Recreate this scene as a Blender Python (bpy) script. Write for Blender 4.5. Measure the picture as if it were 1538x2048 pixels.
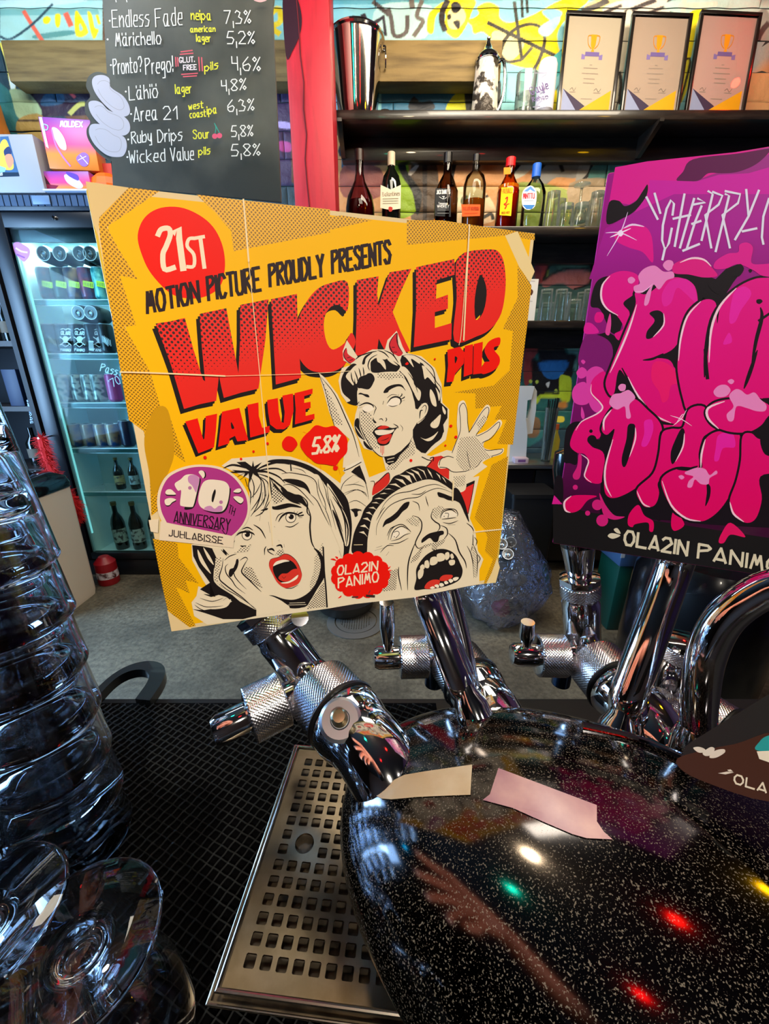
import bpy, bmesh, math, random
import numpy as np
from mathutils import Vector, Matrix
from mathutils.geometry import tessellate_polygon
for _o in list(bpy.data.objects): bpy.data.objects.remove(_o)
S = bpy.context.scene
COL = S.collection
PI = math.pi
random.seed(7)
# ------------------------------------------------------------------ camera
F = 810.0; TH = math.radians(19.4); H = 1.40
CAM = Vector((0, 0, H)); FW = Vector((0, math.cos(TH), -math.sin(TH))); UP = Vector((0, math.sin(TH), math.cos(TH))); RT = Vector((1, 0, 0))
cd = bpy.data.cameras.new('camera'); cam = bpy.data.objects.new('camera', cd); COL.objects.link(cam)
cam.location = CAM; cam.rotation_euler = (PI/2 - TH, 0, 0)
cd.sensor_fit = 'VERTICAL'; cd.sensor_height = 36; cd.lens = F/2048*36; cd.clip_start = .01; cd.clip_end = 50
S.camera = cam
# ------------------------------------------------------------------ world, exposure
w = bpy.data.worlds.new('world'); S.world = w; w.use_nodes = True
w.node_tree.nodes['Background'].inputs[0].default_value = (.55, .6, .75, 1)
w.node_tree.nodes['Background'].inputs[1].default_value = .02
S.view_settings.view_transform = 'Standard'; S.view_settings.look = 'None'
S.view_settings.exposure = 0.0; S.view_settings.gamma = 1.0; S.view_settings.use_curve_mapping = False
try:
    cy = S.cycles
    cy.max_bounces = 20; cy.transmission_bounces = 18; cy.transparent_max_bounces = 24; cy.glossy_bounces = 6; cy.diffuse_bounces = 3
    cy.sample_clamp_indirect = 4.0
except Exception: pass
# ------------------------------------------------------------------ area lights
def area(name, loc, target, size, power, col, sizey=None):
    l = bpy.data.lights.new(name, 'AREA'); l.energy = power; l.color = col; l.size = size
    if sizey: l.shape = 'RECTANGLE'; l.size_y = sizey
    o = bpy.data.objects.new(name, l); COL.objects.link(o); o.location = loc
    o.rotation_euler = (Vector(target) - Vector(loc)).to_track_quat('-Z', 'Y').to_euler()
    return o
def spot(name, loc, target, power, col, angle, blend=.5, r=.04):
    l = bpy.data.lights.new(name, 'SPOT'); l.energy = power; l.color = col; l.spot_size = math.radians(angle); l.spot_blend = blend; l.shadow_soft_size = r
    o = bpy.data.objects.new(name, l); COL.objects.link(o); o.location = loc
    o.rotation_euler = (Vector(target) - Vector(loc)).to_track_quat('-Z', 'Y').to_euler()
    return o
area('ceiling_lamp_over_shelves', (.9, 1.9, 3.25), (.9, 3.0, 2.3), 1.6, 46, (1, .86, .66), .3)
area('ceiling_lamp_over_cooler', (-1.6, 1.6, 3.2), (-1.4, 3.0, 2.2), 1.0, 26, (.9, .95, 1), .3)
area('daylight_at_window', (-3.05, 1.2, 1.6), (-.2, .3, 1.2), 1.6, 150, (.40, .68, 1), 1.3)
spot('guest_side_spot', (.35, -1.5, 2.7), (.0, .25, 1.3), 172, (1, .90, .74), 50, .8, .09)
spot('guest_side_spot_right', (1.3, -.9, 2.6), (.45, .3, 1.25), 44, (1, .88, .78), 55, .8, .07)
spot('added_hand_spot', (2.7, -.6, 1.75), (-.2, .0, 1.43), 620, (1, .84, .72), 8.5, .5, .06)  # added narrow spot without a fixture, brightens the hand mirrored in the tower
area('aisle_ceiling_lamp', (.1, 1.3, 3.3), (.0, 1.6, 0), .8, 28, (1, .9, .72))
# ------------------------------------------------------------------ helpers
def ray(u, v): return FW + RT*((u-769)/F) + UP*((1024-v)/F)
def at_y(u, v, Y): d = ray(u, v); return CAM + d*(Y/d.y)
def at_z(u, v, Z): d = ray(u, v); return CAM + d*((Z-H)/d.z)
def pc(u, v, zc): return CAM + ray(u, v)*zc
def xat(u, v, Y): return at_y(u, v, Y).x
def zat(v, Y): return at_y(769, v, Y).z
def lin(c):
    if isinstance(c, str): c = tuple(int(c[i:i+2], 16) for i in (0, 2, 4))
    return tuple((x/255/12.92 if x/255 <= .04045 else ((x/255+.055)/1.055)**2.4) for x in c)
MATS = {}
def mat(name, col=(128, 128, 128), rough=.5, metal=0., trans=0., ior=1.45, emis=0., emcol=None, coat=0., alpha=1., noise=None, bump=None, spec=None, speck=None):
    if name in MATS: return MATS[name]
    m = bpy.data.materials.new(name); m.use_nodes = True; nt = m.node_tree; b = nt.nodes['Principled BSDF']; c = lin(col)
    b.inputs['Base Color'].default_value = (*c, 1); b.inputs['Roughness'].default_value = rough; b.inputs['Metallic'].default_value = metal
    b.inputs['Transmission Weight'].default_value = trans; b.inputs['IOR'].default_value = ior; b.inputs['Coat Weight'].default_value = coat; b.inputs['Alpha'].default_value = alpha
    if spec is not None: b.inputs['Specular IOR Level'].default_value = spec
    if emis: b.inputs['Emission Color'].default_value = (*lin(emcol or col), 1); b.inputs['Emission Strength'].default_value = emis
    tc = nt.nodes.new('ShaderNodeTexCoord')
    if noise:  # (scale, second colour, lo, hi[, stretch])
        n = nt.nodes.new('ShaderNodeTexNoise'); n.inputs['Scale'].default_value = noise[0]; n.inputs['Detail'].default_value = 6
        mp = nt.nodes.new('ShaderNodeMapping'); nt.links.new(tc.outputs['Object'], mp.inputs[0])
        if len(noise) > 4: mp.inputs['Scale'].default_value = noise[4]
        nt.links.new(mp.outputs[0], n.inputs['Vector'])
        r = nt.nodes.new('ShaderNodeValToRGB'); r.color_ramp.elements[0].position = noise[2]; r.color_ramp.elements[1].position = noise[3]
        r.color_ramp.elements[0].color = (*c, 1); r.color_ramp.elements[1].color = (*lin(noise[1]), 1)
        nt.links.new(n.outputs['Fac'], r.inputs[0]); nt.links.new(r.outputs[0], b.inputs['Base Color'])
    if bump:
        n2 = nt.nodes.new('ShaderNodeTexNoise'); n2.inputs['Scale'].default_value = bump[0]; n2.inputs['Detail'].default_value = 5
        nt.links.new(tc.outputs['Object'], n2.inputs['Vector'])
        bp = nt.nodes.new('ShaderNodeBump'); bp.inputs['Strength'].default_value = bump[1]; bp.inputs['Distance'].default_value = bump[2] if len(bump) > 2 else .002
        nt.links.new(n2.outputs['Fac'], bp.inputs['Height']); nt.links.new(bp.outputs[0], b.inputs['Normal'])
    if speck:  # dust: (scale, colour, threshold)
        vn = nt.nodes.new('ShaderNodeTexNoise'); vn.inputs['Scale'].default_value = speck[0]; vn.inputs['Detail'].default_value = 3
        nt.links.new(tc.outputs['Object'], vn.inputs['Vector'])
        rr = nt.nodes.new('ShaderNodeValToRGB'); rr.color_ramp.elements[0].position = speck[2]; rr.color_ramp.elements[1].position = speck[2]+.05
        rr.color_ramp.elements[0].color = (0, 0, 0, 1); rr.color_ramp.elements[1].color = (speck[3],)*3+(1,)
        nt.links.new(vn.outputs['Fac'], rr.inputs[0])
        d = nt.nodes.new('ShaderNodeBsdfDiffuse'); d.inputs[0].default_value = (*lin(speck[1]), 1)
        mx = nt.nodes.new('ShaderNodeMixShader'); out = nt.nodes['Material Output']
        nt.links.new(rr.outputs[0], mx.inputs[0]); nt.links.new(b.outputs[0], mx.inputs[1]); nt.links.new(d.outputs[0], mx.inputs[2]); nt.links.new(mx.outputs[0], out.inputs[0])
    MATS[name] = m; return m
def thin_glass(name, tint=(255, 255, 255), rough=.02, k=1.0, ior=1.45):
    if name in MATS: return MATS[name]
    m = bpy.data.materials.new(name); m.use_nodes = True; nt = m.node_tree; nt.nodes.remove(nt.nodes['Principled BSDF'])
    t = nt.nodes.new('ShaderNodeBsdfTransparent'); t.inputs[0].default_value = (*lin(tint), 1)
    g = nt.nodes.new('ShaderNodeBsdfGlossy'); g.inputs['Roughness'].default_value = rough
    f = nt.nodes.new('ShaderNodeLayerWeight'); f.inputs[0].default_value = .25
    mu = nt.nodes.new('ShaderNodeMath'); mu.operation = 'MULTIPLY'; mu.inputs[1].default_value = k
    mx = nt.nodes.new('ShaderNodeMixShader')
    nt.links.new(f.outputs['Fresnel'], mu.inputs[0]); nt.links.new(mu.outputs[0], mx.inputs[0]); nt.links.new(t.outputs[0], mx.inputs[1]); nt.links.new(g.outputs[0], mx.inputs[2])
    nt.links.new(mx.outputs[0], nt.nodes['Material Output'].inputs[0]); MATS[name] = m; return m
def frame(o, x, z=None, y=None):
    """matrix with origin o and local x,z axes"""
    x = Vector(x).normalized(); z = Vector(z).normalized(); y = z.cross(x).normalized(); z = x.cross(y)
    return Matrix.Translation(Vector(o)) @ Matrix((x, y, z)).transposed().to_4x4()
def T(x, y, z): return Matrix.Translation((x, y, z))
def RX(a): return Matrix.Rotation(a, 4, 'X')
def RY(a): return Matrix.Rotation(a, 4, 'Y')
def RZ(a): return Matrix.Rotation(a, 4, 'Z')
I4 = Matrix.Identity(4)
class MB:
    def __init__(s): s.v = []; s.f = []; s.m = []
    def add(s, vs, fs, M=None, mi=0):
        n = len(s.v); M = M or I4
        s.v += [tuple(M @ Vector(p)) for p in vs]; s.f += [tuple(i+n for i in f) for f in fs]; s.m += [mi]*len(fs); return s
    def box(s, x0, x1, y0, y1, z0, z1, M=None, mi=0):
        return s.add([(x, y, z) for x in (x0, x1) for y in (y0, y1) for z in (z0, z1)], [(0, 1, 3, 2), (4, 6, 7, 5), (0, 4, 5, 1), (2, 3, 7, 6), (0, 2, 6, 4), (1, 5, 7, 3)], M, mi)
    def bbox(s, x0, x1, y0, y1, z0, z1, b=.004, M=None, mi=0, seg=2):
        """box with rounded edges"""
        bm = bmesh.new(); bmesh.ops.create_cube(bm, size=1)
        for q in bm.verts: q.co = Vector(((x0+x1)/2+q.co.x*(x1-x0), (y0+y1)/2+q.co.y*(y1-y0), (z0+z1)/2+q.co.z*(z1-z0)))
        bmesh.ops.bevel(bm, geom=bm.edges[:], offset=b, segments=seg, profile=.5, affect='EDGES')
        bm.verts.index_update(); s.add([q.co[:] for q in bm.verts], [[q.index for q in f.verts] for f in bm.faces], M, mi); bm.free(); return s
    def lathe(s, prof, M=None, seg=24, mi=0, fn=None, closed=False):
        vs = []; fs = []; n = len(prof)
        for k in range(seg):
            a = 2*PI*k/seg
            for j, (r, z) in enumerate(prof):
                rr = r if fn is None else fn(r, z, a, j)
                vs.append((rr*math.cos(a), rr*math.sin(a), z))
        for k in range(seg):
            k2 = (k+1) % seg
            for j in range(n-1 if not closed else n):
                j2 = (j+1) % n
                fs.append((k*n+j, k2*n+j, k2*n+j2, k*n+j2))
        if not closed:
            if prof[0][0] > 1e-6: fs.append([k*n for k in range(seg)][::-1])
            if prof[-1][0] > 1e-6: fs.append([k*n+n-1 for k in range(seg)])
        return s.add(vs, fs, M, mi)
    def tube(s, pts, r, seg=12, M=None, mi=0, cap=True, flat=1.0, closed=False):
        pts = [Vector(p) for p in pts]; n = len(pts); rs = r if isinstance(r, (list, tuple)) else [r]*n
        vs = []; up = None
        for i, p in enumerate(pts):
            a = pts[i-1] if (i or closed) else p; b = pts[(i+1) % n] if (i < n-1 or closed) else p
            t = (b-a).normalized()
            if up is None: up = t.orthogonal().normalized() if abs(t.z) > .9 else Vector((0, 0, 1)).cross(t).cross(t).normalized()*-1
            up = (up - t*up.dot(t)).normalized(); sd = t.cross(up)
            for k in range(seg):
                q = 2*PI*k/seg; vs.append(tuple(p+up*(math.cos(q)*rs[i]*flat)+sd*(math.sin(q)*rs[i])))
        fs = []
        for i in range(n if closed else n-1):
            i2 = (i+1) % n
            for k in range(seg): fs.append((i*seg+k, i*seg+(k+1) % seg, i2*seg+(k+1) % seg, i2*seg+k))
        if cap and not closed: fs += [list(range(seg))[::-1], [(n-1)*seg+k for k in range(seg)]]
        return s.add(vs, fs, M, mi)
    def prism(s, poly, z0, z1, M=None, mi=0):
        n = len(poly); vs = [(x, y, z0) for x, y in poly]+[(x, y, z1) for x, y in poly]
        tr = [t for t in tessellate_polygon([[Vector((x, y, 0)) for x, y in poly]])]
        a = sum(poly[i-1][0]*poly[i][1]-poly[i][0]*poly[i-1][1] for i in range(n))
        fs = []
        for t in tr:
            c = sum(poly[t[i-1]][0]*poly[t[i]][1]-poly[t[i]][0]*poly[t[i-1]][1] for i in range(3))
            if c < 0: t = t[::-1]
            fs += [[i for i in t[::-1]], [i+n for i in t]]
        for i in range(n):
            j = (i+1) % n; fs.append((i, j, j+n, i+n) if a > 0 else (j, i, i+n, j+n))
        return s.add(vs, fs, M, mi)
    def ellipsoid(s, c, r, M=None, mi=0, nu=24, nv=14):
        vs = [(c[0]+r[0]*math.sin(PI*j/nv)*math.cos(2*PI*i/nu), c[1]+r[1]*math.sin(PI*j/nv)*math.sin(2*PI*i/nu), c[2]+r[2]*math.cos(PI*j/nv)) for j in range(nv+1) for i in range(nu)]
        fs = [(j*nu+i, (j+1)*nu+i, (j+1)*nu+(i+1) % nu, j*nu+(i+1) % nu) for j in range(nv) for i in range(nu)]
        return s.add(vs, fs, M, mi)
    def build(s, name, mats, parent=None, smooth=True, ang=35, label=None, kind=None):
        me = bpy.data.meshes.new(name); me.from_pydata(s.v, [], s.f)
        for m in (mats if isinstance(mats, (list, tuple)) else [mats]): me.materials.append(m)
        me.polygons.foreach_set('material_index', s.m)
        bm = bmesh.new(); bm.from_mesh(me); bmesh.ops.remove_doubles(bm, verts=bm.verts, dist=1e-6)
        bm.to_mesh(me); bm.free()
        if smooth: me.polygons.foreach_set('use_smooth', [True]*len(me.polygons)); me.set_sharp_from_angle(angle=math.radians(ang))
        return link(name, me, parent, label, kind)
def link(name, me, parent=None, label=None, kind=None):
    o = bpy.data.objects.new(name, me); COL.objects.link(o)
    if parent is not None:
        o.parent = parent
        if parent.parent is None: o.matrix_parent_inverse = parent.matrix_basis.inverted()
    if label: o['label'] = label
    if kind: o['kind'] = kind
    return o
def tag(o, label=None, cat=None, group=None, kind=None):
    if label: o['label'] = label
    if cat: o['category'] = cat
    if group: o['group'] = group
    if kind: o['kind'] = kind
    return o
def thing(name, label, cat, loc=(0, 0, 0), rz=0, group=None):
    o = bpy.data.objects.new(name, None); COL.objects.link(o); o.location = loc; o.rotation_euler = (0, 0, rz); o.empty_display_size = .02
    return tag(o, label, cat, group)
def dup(root, loc, rz=0, label=None, rot=None):
    r = root.copy(); COL.objects.link(r); r.location = loc; r.rotation_euler = rot or (0, 0, rz)
    if label: r['label'] = label
    for ch in list(root.children):
        c = ch.copy(); COL.objects.link(c); c.parent = r; c.matrix_parent_inverse = ch.matrix_parent_inverse.copy()
        for g in list(ch.children):
            d = g.copy(); COL.objects.link(d); d.parent = c; d.matrix_parent_inverse = g.matrix_parent_inverse.copy()
    return r
def smooth(pts, closed=True, sub=5):
    n = len(pts); out = []
    for i in range(n if closed else n-1):
        p0 = pts[(i-1) % n] if (closed or i) else pts[0]; p1 = pts[i]; p2 = pts[(i+1) % n]; p3 = pts[(i+2) % n] if (closed or i < n-2) else pts[-1]
        for k in range(sub):
            t = k/sub
            out.append(tuple(.5*(2*b+(c-a)*t+(2*a-5*b+4*c-d)*t*t+(3*b-a-3*c+d)*t**3) for a, b, c, d in zip(p0, p1, p2, p3)))
    if not closed: out.append(tuple(pts[-1]))
    return out
CR = dict(a=(160, 340, 3.076), b=(620, 440, 3.204), c=(280, 820, 3.4955), d=(620, 660, 3.662), e=(620, 900, 3.662), f=(1080, 290, 3.358), g=(1080, 700, 3.358),
          h=(160, 0, 3.4955), i=(560, 0, 2.796), j=(1080, 0, 3.358), k=(660, 240, 2.607), l=(980, 440, 3.939), m=(0, 0, 5.12), q=(640, 0, 1.7127),
          V=(350, 760, 5.127), S=(300, 910, 6.991), W=(380, 900, 4.5235), D=(660, 660, 5.915), M=(700, 920, 5.127), n=(1020, 1080, 2.969), x=(0, 0, 1), o=(660, 1400, 1.7517))
def P(c, s):
    """'x,y x,y ...' in a measured drawing grid -> list of points"""
    x0, y0, k = CR[c]
    return [(x0+float(a)/k, y0+float(b)/k) for a, b in (t.split(',') for t in s.split())]
# ------------------------------------------------------------------ lettering: single-stroke glyphs on a 4 x 6 grid
G = {'A': '00 26 40|11 31', 'B': '00 06 26 35 24 03|23 42 41 20 00', 'C': '45 36 16 04 02 10 30 41', 'D': '00 06 26 44 42 20 00', 'E': '46 06 00 40|03 33', 'F': '00 06 46|03 33',
     'G': '45 36 16 04 02 10 30 42 22', 'H': '00 06|40 46|03 43', 'I': '00 06', 'J': '01 10 20 31 36', 'K': '00 06|46 03 40', 'L': '06 00 40', 'M': '00 16 22 36 40', 'N': '00 06 40 46',
     'O': '16 04 02 10 30 42 44 36 16', 'P': '00 06 36 45 34 03', 'R': '00 06 36 45 34 03|13 40', 'S': '45 36 16 05 14 33 42 30 10 01', 'T': '06 46|26 20', 'U': '06 01 10 30 41 46', 'V': '06 20 46',
     'W': '06 10 24 30 46', 'Y': '06 23 46|23 20', 'X': '00 46|06 40', 'Z': '06 46 00 40', 'Q': '05 16 36 44 20 00 10 40',
     'a': '34 14 02 10 20 32|34 30 40', 'b': '06 00 30 42 34 03', 'c': '34 14 02 10 30', 'd': '34 14 02 10 30|36 30', 'e': '02 32 34 14 01 10 30', 'g': '34 14 02 11 32|34 3z 1z', 'h': '06 00|03 24 32 30',
     'i': '04 00|05 06', 'k': '06 00|34 02 30', 'l': '06 00', 'n': '04 00|02 24 33 30', 'o': '14 02 10 30 42 34 14', 'p': '04 0z|03 24 42 20 01', 'r': '04 00|02 14 24', 's': '34 14 03 32 20 00', 't': '16 10 30|04 34',
     'u': '04 01 10 30 34|34 30', 'w': '04 10 23 30 44', 'y': '04 01 20 34|34 3z 1z', 'm': '04 00|02 14 23 20|23 34 43 40', 'v': '04 20 44', 'f': '00 15 26 36|03 33', '1': '04 26 20', '2': '05 16 36 44 00 40', '3': '05 16 35 23 42 30 00',
     '4': '06 03 33|36 30', '5': '46 16 03 33 42 30 00', '6': '36 03 01 10 30 42 33 02', '7': '06 46 10', '8': '23 05 16 36 45 23 01 10 30 41 23', '9': '43 13 05 16 36 44 30', '0': '16 04 02 10 30 42 44 36 16',
     '%': '00 46|16 05 14 25 16|32 41 30 21 32', '.': '00 01', ',': '01 0z', '?': '05 16 36 44 22|20 21', '!': '06 02|00 01', '-': '03 33', '/': '00 46', "'": '06 05', '*': '02 03 13 12 02', '"': '06 14|36 44'}
G['ä'] = G['a']+'|06 05|36 35'; G['ö'] = G['o']+'|06 05|36 35'
def gl(ch):
    out = []
    for st in G.get(ch, '').split('|'):
        pp = [(float(t[0]), -2. if t[1] == 'z' else float(t[1])) for t in st.split()]
        if pp: out.append(pp)
    return out
def gw(ch):
    s = gl(ch)
    return (max((x for st in s for x, y in st), default=1.5)+1.5) if ch != ' ' else 2.5
class Art:
    """flat print: ink shapes lying on a plane"""
    def __init__(s, org, nrm, base=.0001, step=1e-5): s.o = Vector(org); s.n = Vector(nrm).normalized(); s.h = base; s.step = step; s.cur = None; s.parts = {}
    def part(s, name): s.cur = s.parts.setdefault(name, (MB(), [])); return s
    def map(s, p):
        d = ray(*p); o = s.o+s.n*s.h; return CAM+d*((o-CAM).dot(s.n)/d.dot(s.n))
    def mi(s, m):
        if isinstance(m, str): m = mat('ink_'+m, m, .5, spec=.25)
        if m not in s.cur[1]: s.cur[1].append(m)
        return s.cur[1].index(m)
    def poly(s, m, pts, sm=False, holes=(), sub=5):
        if sm: pts = smooth(pts, True, sub)
        loops = [[Vector((x, y, 0)) for x, y in pts]]+[[Vector((x, y, 0)) for x, y in hh] for hh in holes]
        flat = [p for l in loops for p in l]; s.h += s.step
        s.cur[0].add([tuple(s.map((p.x, p.y))) for p in flat], [tuple(t) for t in tessellate_polygon(loops)], None, s.mi(m))
    def line(s, m, pts, w=2., taper=False, sm=True, w1=None, sub=4):
        if sm and len(pts) > 2: pts = smooth(pts, False, sub)
        n = len(pts); s.h += s.step; vs = []
        for i, (x, y) in enumerate(pts):
            a = pts[max(i-1, 0)]; b = pts[min(i+1, n-1)]; dx, dy = b[0]-a[0], b[1]-a[1]; L = math.hypot(dx, dy) or 1
            t = i/(n-1); ww = w if w1 is None else w+(w1-w)*t
            if taper: ww *= max(.12, math.sin(PI*min(max(t, .03), .97))**.6)
            nx, ny = -dy/L*ww/2, dx/L*ww/2
            ex = (dx/L*w*.3, dy/L*w*.3) if not taper and i in (0, n-1) else (0, 0)
            if i == 0: ex = (-ex[0], -ex[1])
            vs += [tuple(s.map((x+nx+ex[0], y+ny+ex[1]))), tuple(s.map((x-nx+ex[0], y-ny+ex[1])))]
        s.cur[0].add(vs, [(2*i, 2*i+1, 2*i+3, 2*i+2) for i in range(n-1)], None, s.mi(m))
    def text(s, m, txt, p0, p1, h, w, up=None, sm=False, flip=False):
        """lettering along p0->p1 (pixels on the plane), cap height h"""
        tot = sum(gw(c) for c in txt)-1.5; bx, by = p1[0]-p0[0], p1[1]-p0[1]; L = math.hypot(bx, by)
        if up is None: up = (by/L, -bx/L)
        x = 0
        for c in txt:
            for st in gl(c):
                pts = [(p0[0]+bx*(x+a)/tot+up[0]*b*h/6, p0[1]+by*(x+a)/tot+up[1]*b*h/6) for a, b in st]
                if sm and len(pts) > 3: s.line(m, pts, w, sub=3)
                else:
                    for q0, q1 in zip(pts, pts[1:]): s.line(m, [q0, q1], w)
            x += gw(c)
    def build(s, parent):
        for k, (mb, ms) in s.parts.items():
            if mb.f: mb.build(k, ms, parent, smooth=False)
CREAM, INK, RED, YEL, BRN = 'eadfc4', '1c1718', 'ee1608', 'f7bd04', 'b98a10'
# ================================================================== setting
m_floor = mat('concrete_floor', (104, 98, 84), .5, noise=(2.6, (50, 47, 40), .42, .72), bump=(60, .25, .003))
_nt = m_floor.node_tree; _b = _nt.nodes['Principled BSDF']; _src = _b.inputs['Base Color'].links[0].from_socket
_tc = _nt.nodes.new('ShaderNodeTexCoord'); _n = _nt.nodes.new('ShaderNodeTexNoise'); _n.inputs['Scale'].default_value = 42; _n.inputs['Detail'].default_value = 8; _n.inputs['Roughness'].default_value = .75; _nt.links.new(_tc.outputs['Object'], _n.inputs['Vector'])
_r = _nt.nodes.new('ShaderNodeValToRGB'); _r.color_ramp.elements[0].position = .34; _r.color_ramp.elements[1].position = .62; _r.color_ramp.elements[0].color = (.22, .21, .19, 1); _r.color_ramp.elements[1].color = (1.15, 1.12, 1.05, 1); _nt.links.new(_n.outputs['Fac'], _r.inputs[0])
_m = _nt.nodes.new('ShaderNodeMix'); _m.data_type = 'RGBA'; _m.blend_type = 'MULTIPLY'; _m.inputs[0].default_value = .8; _nt.links.new(_src, _m.inputs[6]); _nt.links.new(_r.outputs[0], _m.inputs[7]); _nt.links.new(_m.outputs[2], _b.inputs['Base Color'])
m_dark = mat('dark_paint', (22, 20, 24), .6)
m_ceil = mat('ceiling_paint', (40, 34, 32), .8)
MB().box(-3.2, 3.2, -3.2, 3.2, -.05, 0).build('floor', m_floor, kind='structure', smooth=False)
MB().box(-3.2, 3.2, -3.2, 3.2, 3.6, 3.65).build('ceiling', m_ceil, kind='structure', smooth=False)
MB().box(-3.25, -3.2, -3.2, 3.2, 0, 3.6).build('wall_left', m_dark, kind='structure', smooth=False)
MB().box(3.2, 3.25, -3.2, 3.2, 0, 3.6).build('wall_right', mat('purple_paint', (60, 30, 60), .6), kind='structure', smooth=False)
MB().box(-3.2, 3.2, -3.25, -3.2, 0, 3.6).build('wall_front', mat('brown_paint', (70, 46, 34), .6), kind='structure', smooth=False)
# daylight window on the guest side
wn = MB().box(-3.2, -3.17, .3, 2.1, .7, 2.6).build('window_1', mat('window_daylight', (150, 200, 255), 1, emis=11), kind='structure', smooth=False)
fr = MB()
for a in (.3, 1.2, 2.1): fr.box(-3.17, -3.13, a-.02, a+.02, .67, 2.63)
for a in (.69, 1.65, 2.61): fr.box(-3.17, -3.13, .28, 2.12, a-.02, a+.02)
fr.build('window_frame', mat('white_paint', (200, 200, 200), .5), wn)

# ---- back wall: rough blocks under a sprayed mural
MUR = []
def mu(col, c, s, sm=True): MUR.append((lin(col), smooth(P(c, s), True, 4) if sm else P(c, s)))
def ms(col, c, s, w, sm=True):
    pts = P(c, s); k = CR[c][2]
    if sm and len(pts) > 2: pts = smooth(pts, False, 4)
    L = []; R = []
    for i, (x, y) in enumerate(pts):
        a = pts[max(i-1, 0)]; b = pts[min(i+1, len(pts)-1)]; dx, dy = b[0]-a[0], b[1]-a[1]; q = math.hypot(dx, dy) or 1; h = w/k/2
        L.append((x-dy/q*h, y+dx/q*h)); R.append((x+dy/q*h, y-dx/q*h))
    for i in range(len(pts)-1): MUR.append((lin(col), [L[i], L[i+1], R[i+1], R[i]]))
# left of the chalkboard
mu('a9d6c8', 'm', '0,0 1050,0 1050,440 0,440', False); mu('7fb9ae', 'm', '0,90 1000,90 1020,150 0,160', False); mu('c6e6dc', 'm', '0,0 900,0 500,60 0,70')
mu('5e9c94', 'm', '350,360 700,310 760,350 400,400'); ms('f0694a', 'm', '240,110 330,260 440,430', 42); ms('2d4a52', 'm', '0,370 110,400 330,250 540,40', 26); ms('f0694a', 'm', '670,130 730,270', 55)
mu('f5dc0c', 'm', '440,190 480,165 520,190 500,240 450,240'); mu('f5dc0c', 'm', '565,150 620,150 615,250 590,285 565,240'); mu('f5dc0c', 'm', '765,150 800,120 905,330 780,370'); mu('9fcdbf', 'm', '815,240 850,300 815,310')
mu('f5dc0c', 'm', '895,120 940,150 970,280 1010,300 1000,340 960,400 920,290'); ms('f5dc0c', 'm', '990,150 1020,250', 30)
mu('f5e45a', 'm', '0,460 40,470 160,860 110,910 60,640'); mu('dff2ea', 'm', '90,700 160,880 110,910')
mu('2a1c30', 'm', '200,860 900,860 950,1180 350,1200', False); mu('244a66', 'm', '470,960 640,960 640,1060 420,1080'); ms('c94a4a', 'm', '700,930 770,1000', 30); ms('b8b860', 'm', '710,1170 800,1080 870,1060', 50)
mu('9cb58a', 'm', '110,910 300,960 430,1170 200,1220 120,1000'); mu('a98c4a', 'm', '190,1220 430,1180 480,1500 200,1400'); ms('3a2a20', 'm', '180,1235 400,1235', 20)
mu('3c2c50', 'h', '1370,580 1470,600 1480,1300 1390,1300', False); mu('b0a0d8', 'h', '1385,850 1470,860 1470,900 1385,890'); mu('b04088', 'h', '1390,990 1470,1000 1470,1060 1395,1050'); mu('88c8c4', 'h', '1330,0 1430,0 1430,280 1340,280', False); ms('f0d020', 'h', '1340,90 1390,60 1400,150 1340,190 1400,240', 40)
mu('5a5240', 'h', '1340,280 1440,280 1440,590 1360,590', False)
# top right
mu('86c6ce', 'q', '45,0 1538,0 1538,380 45,380', False); mu('5ba6b4', 'q', '45,0 500,0 500,12 45,16', False); mu('b6dfdc', 'q', '200,20 380,20 360,130 200,130')
mu('f4d90e', 'q', '366,100 372,50 400,22 440,0 530,0 520,40 500,90 470,130 440,118 425,90 430,50 412,40 395,60 388,110 375,115')
mu('efe3a0', 'q', '440,40 480,20 500,60 470,100 440,90')
ms('2c2420', 'i', '940,0 910,60 905,120 925,175', 32); mu('1f1a1a', 'i', '960,20 990,10 1015,40 985,75 960,60'); mu('2f2a2a', 'i', '970,120 1005,115 1000,165 975,140'); mu('2f2a2a', 'i', '935,85 955,80 955,105 938,110')
mu('f4d90e', 'q', '503,70 530,60 545,45 538,25 575,8 612,25 615,60 650,78 720,55 760,35 830,0 920,0 850,60 812,120 818,240 640,215 600,150 560,110 528,115 520,90')
mu('e9d79a', 'q', '590,110 640,110 700,150 650,210 600,160'); mu('86c6ce', 'q', '760,40 800,30 830,45 800,75')
ms('3a3028', 'i', '400,98 470,125', 26); ms('2a2430', 'i', '462,78 492,150 470,195 590,190 578,95 500,150', 30, False); ms('4a4240', 'i', '518,8 612,85', 26); ms('5a5250', 'i', '605,45 622,105 640,200 705,180 712,85', 24); ms('6a625c', 'i', '795,0 765,90 800,120 745,205', 24); ms('6a6058', 'i', '735,0 740,50', 30)
ms('33312a', 'i', '1160,125 1330,210 1538,312', 24); ms('3b3a33', 'i', '1310,8 1330,160 1352,330', 20); ms('4d493c', 'i', '1410,265 1350,335', 18)
ms('3a3528', 'i', '1230,300 1260,220 1320,160 1400,135 1465,160 1480,230 1455,320 1420,390', 20); ms('3a3528', 'i', '1230,300 1270,345 1350,335', 18); ms('33312a', 'i', '1352,0 1356,100', 16); ms('33312a', 'i', '1380,0 1384,75', 16)
mu('9ccfc8', 'j', '0,180 120,110 130,150 60,240 0,230'); mu('e8d88c', 'j', '280,90 380,0 870,0 900,60 880,100 300,100'); mu('efe2d0', 'j', '420,60 560,0 860,0 880,90 500,90')
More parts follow.
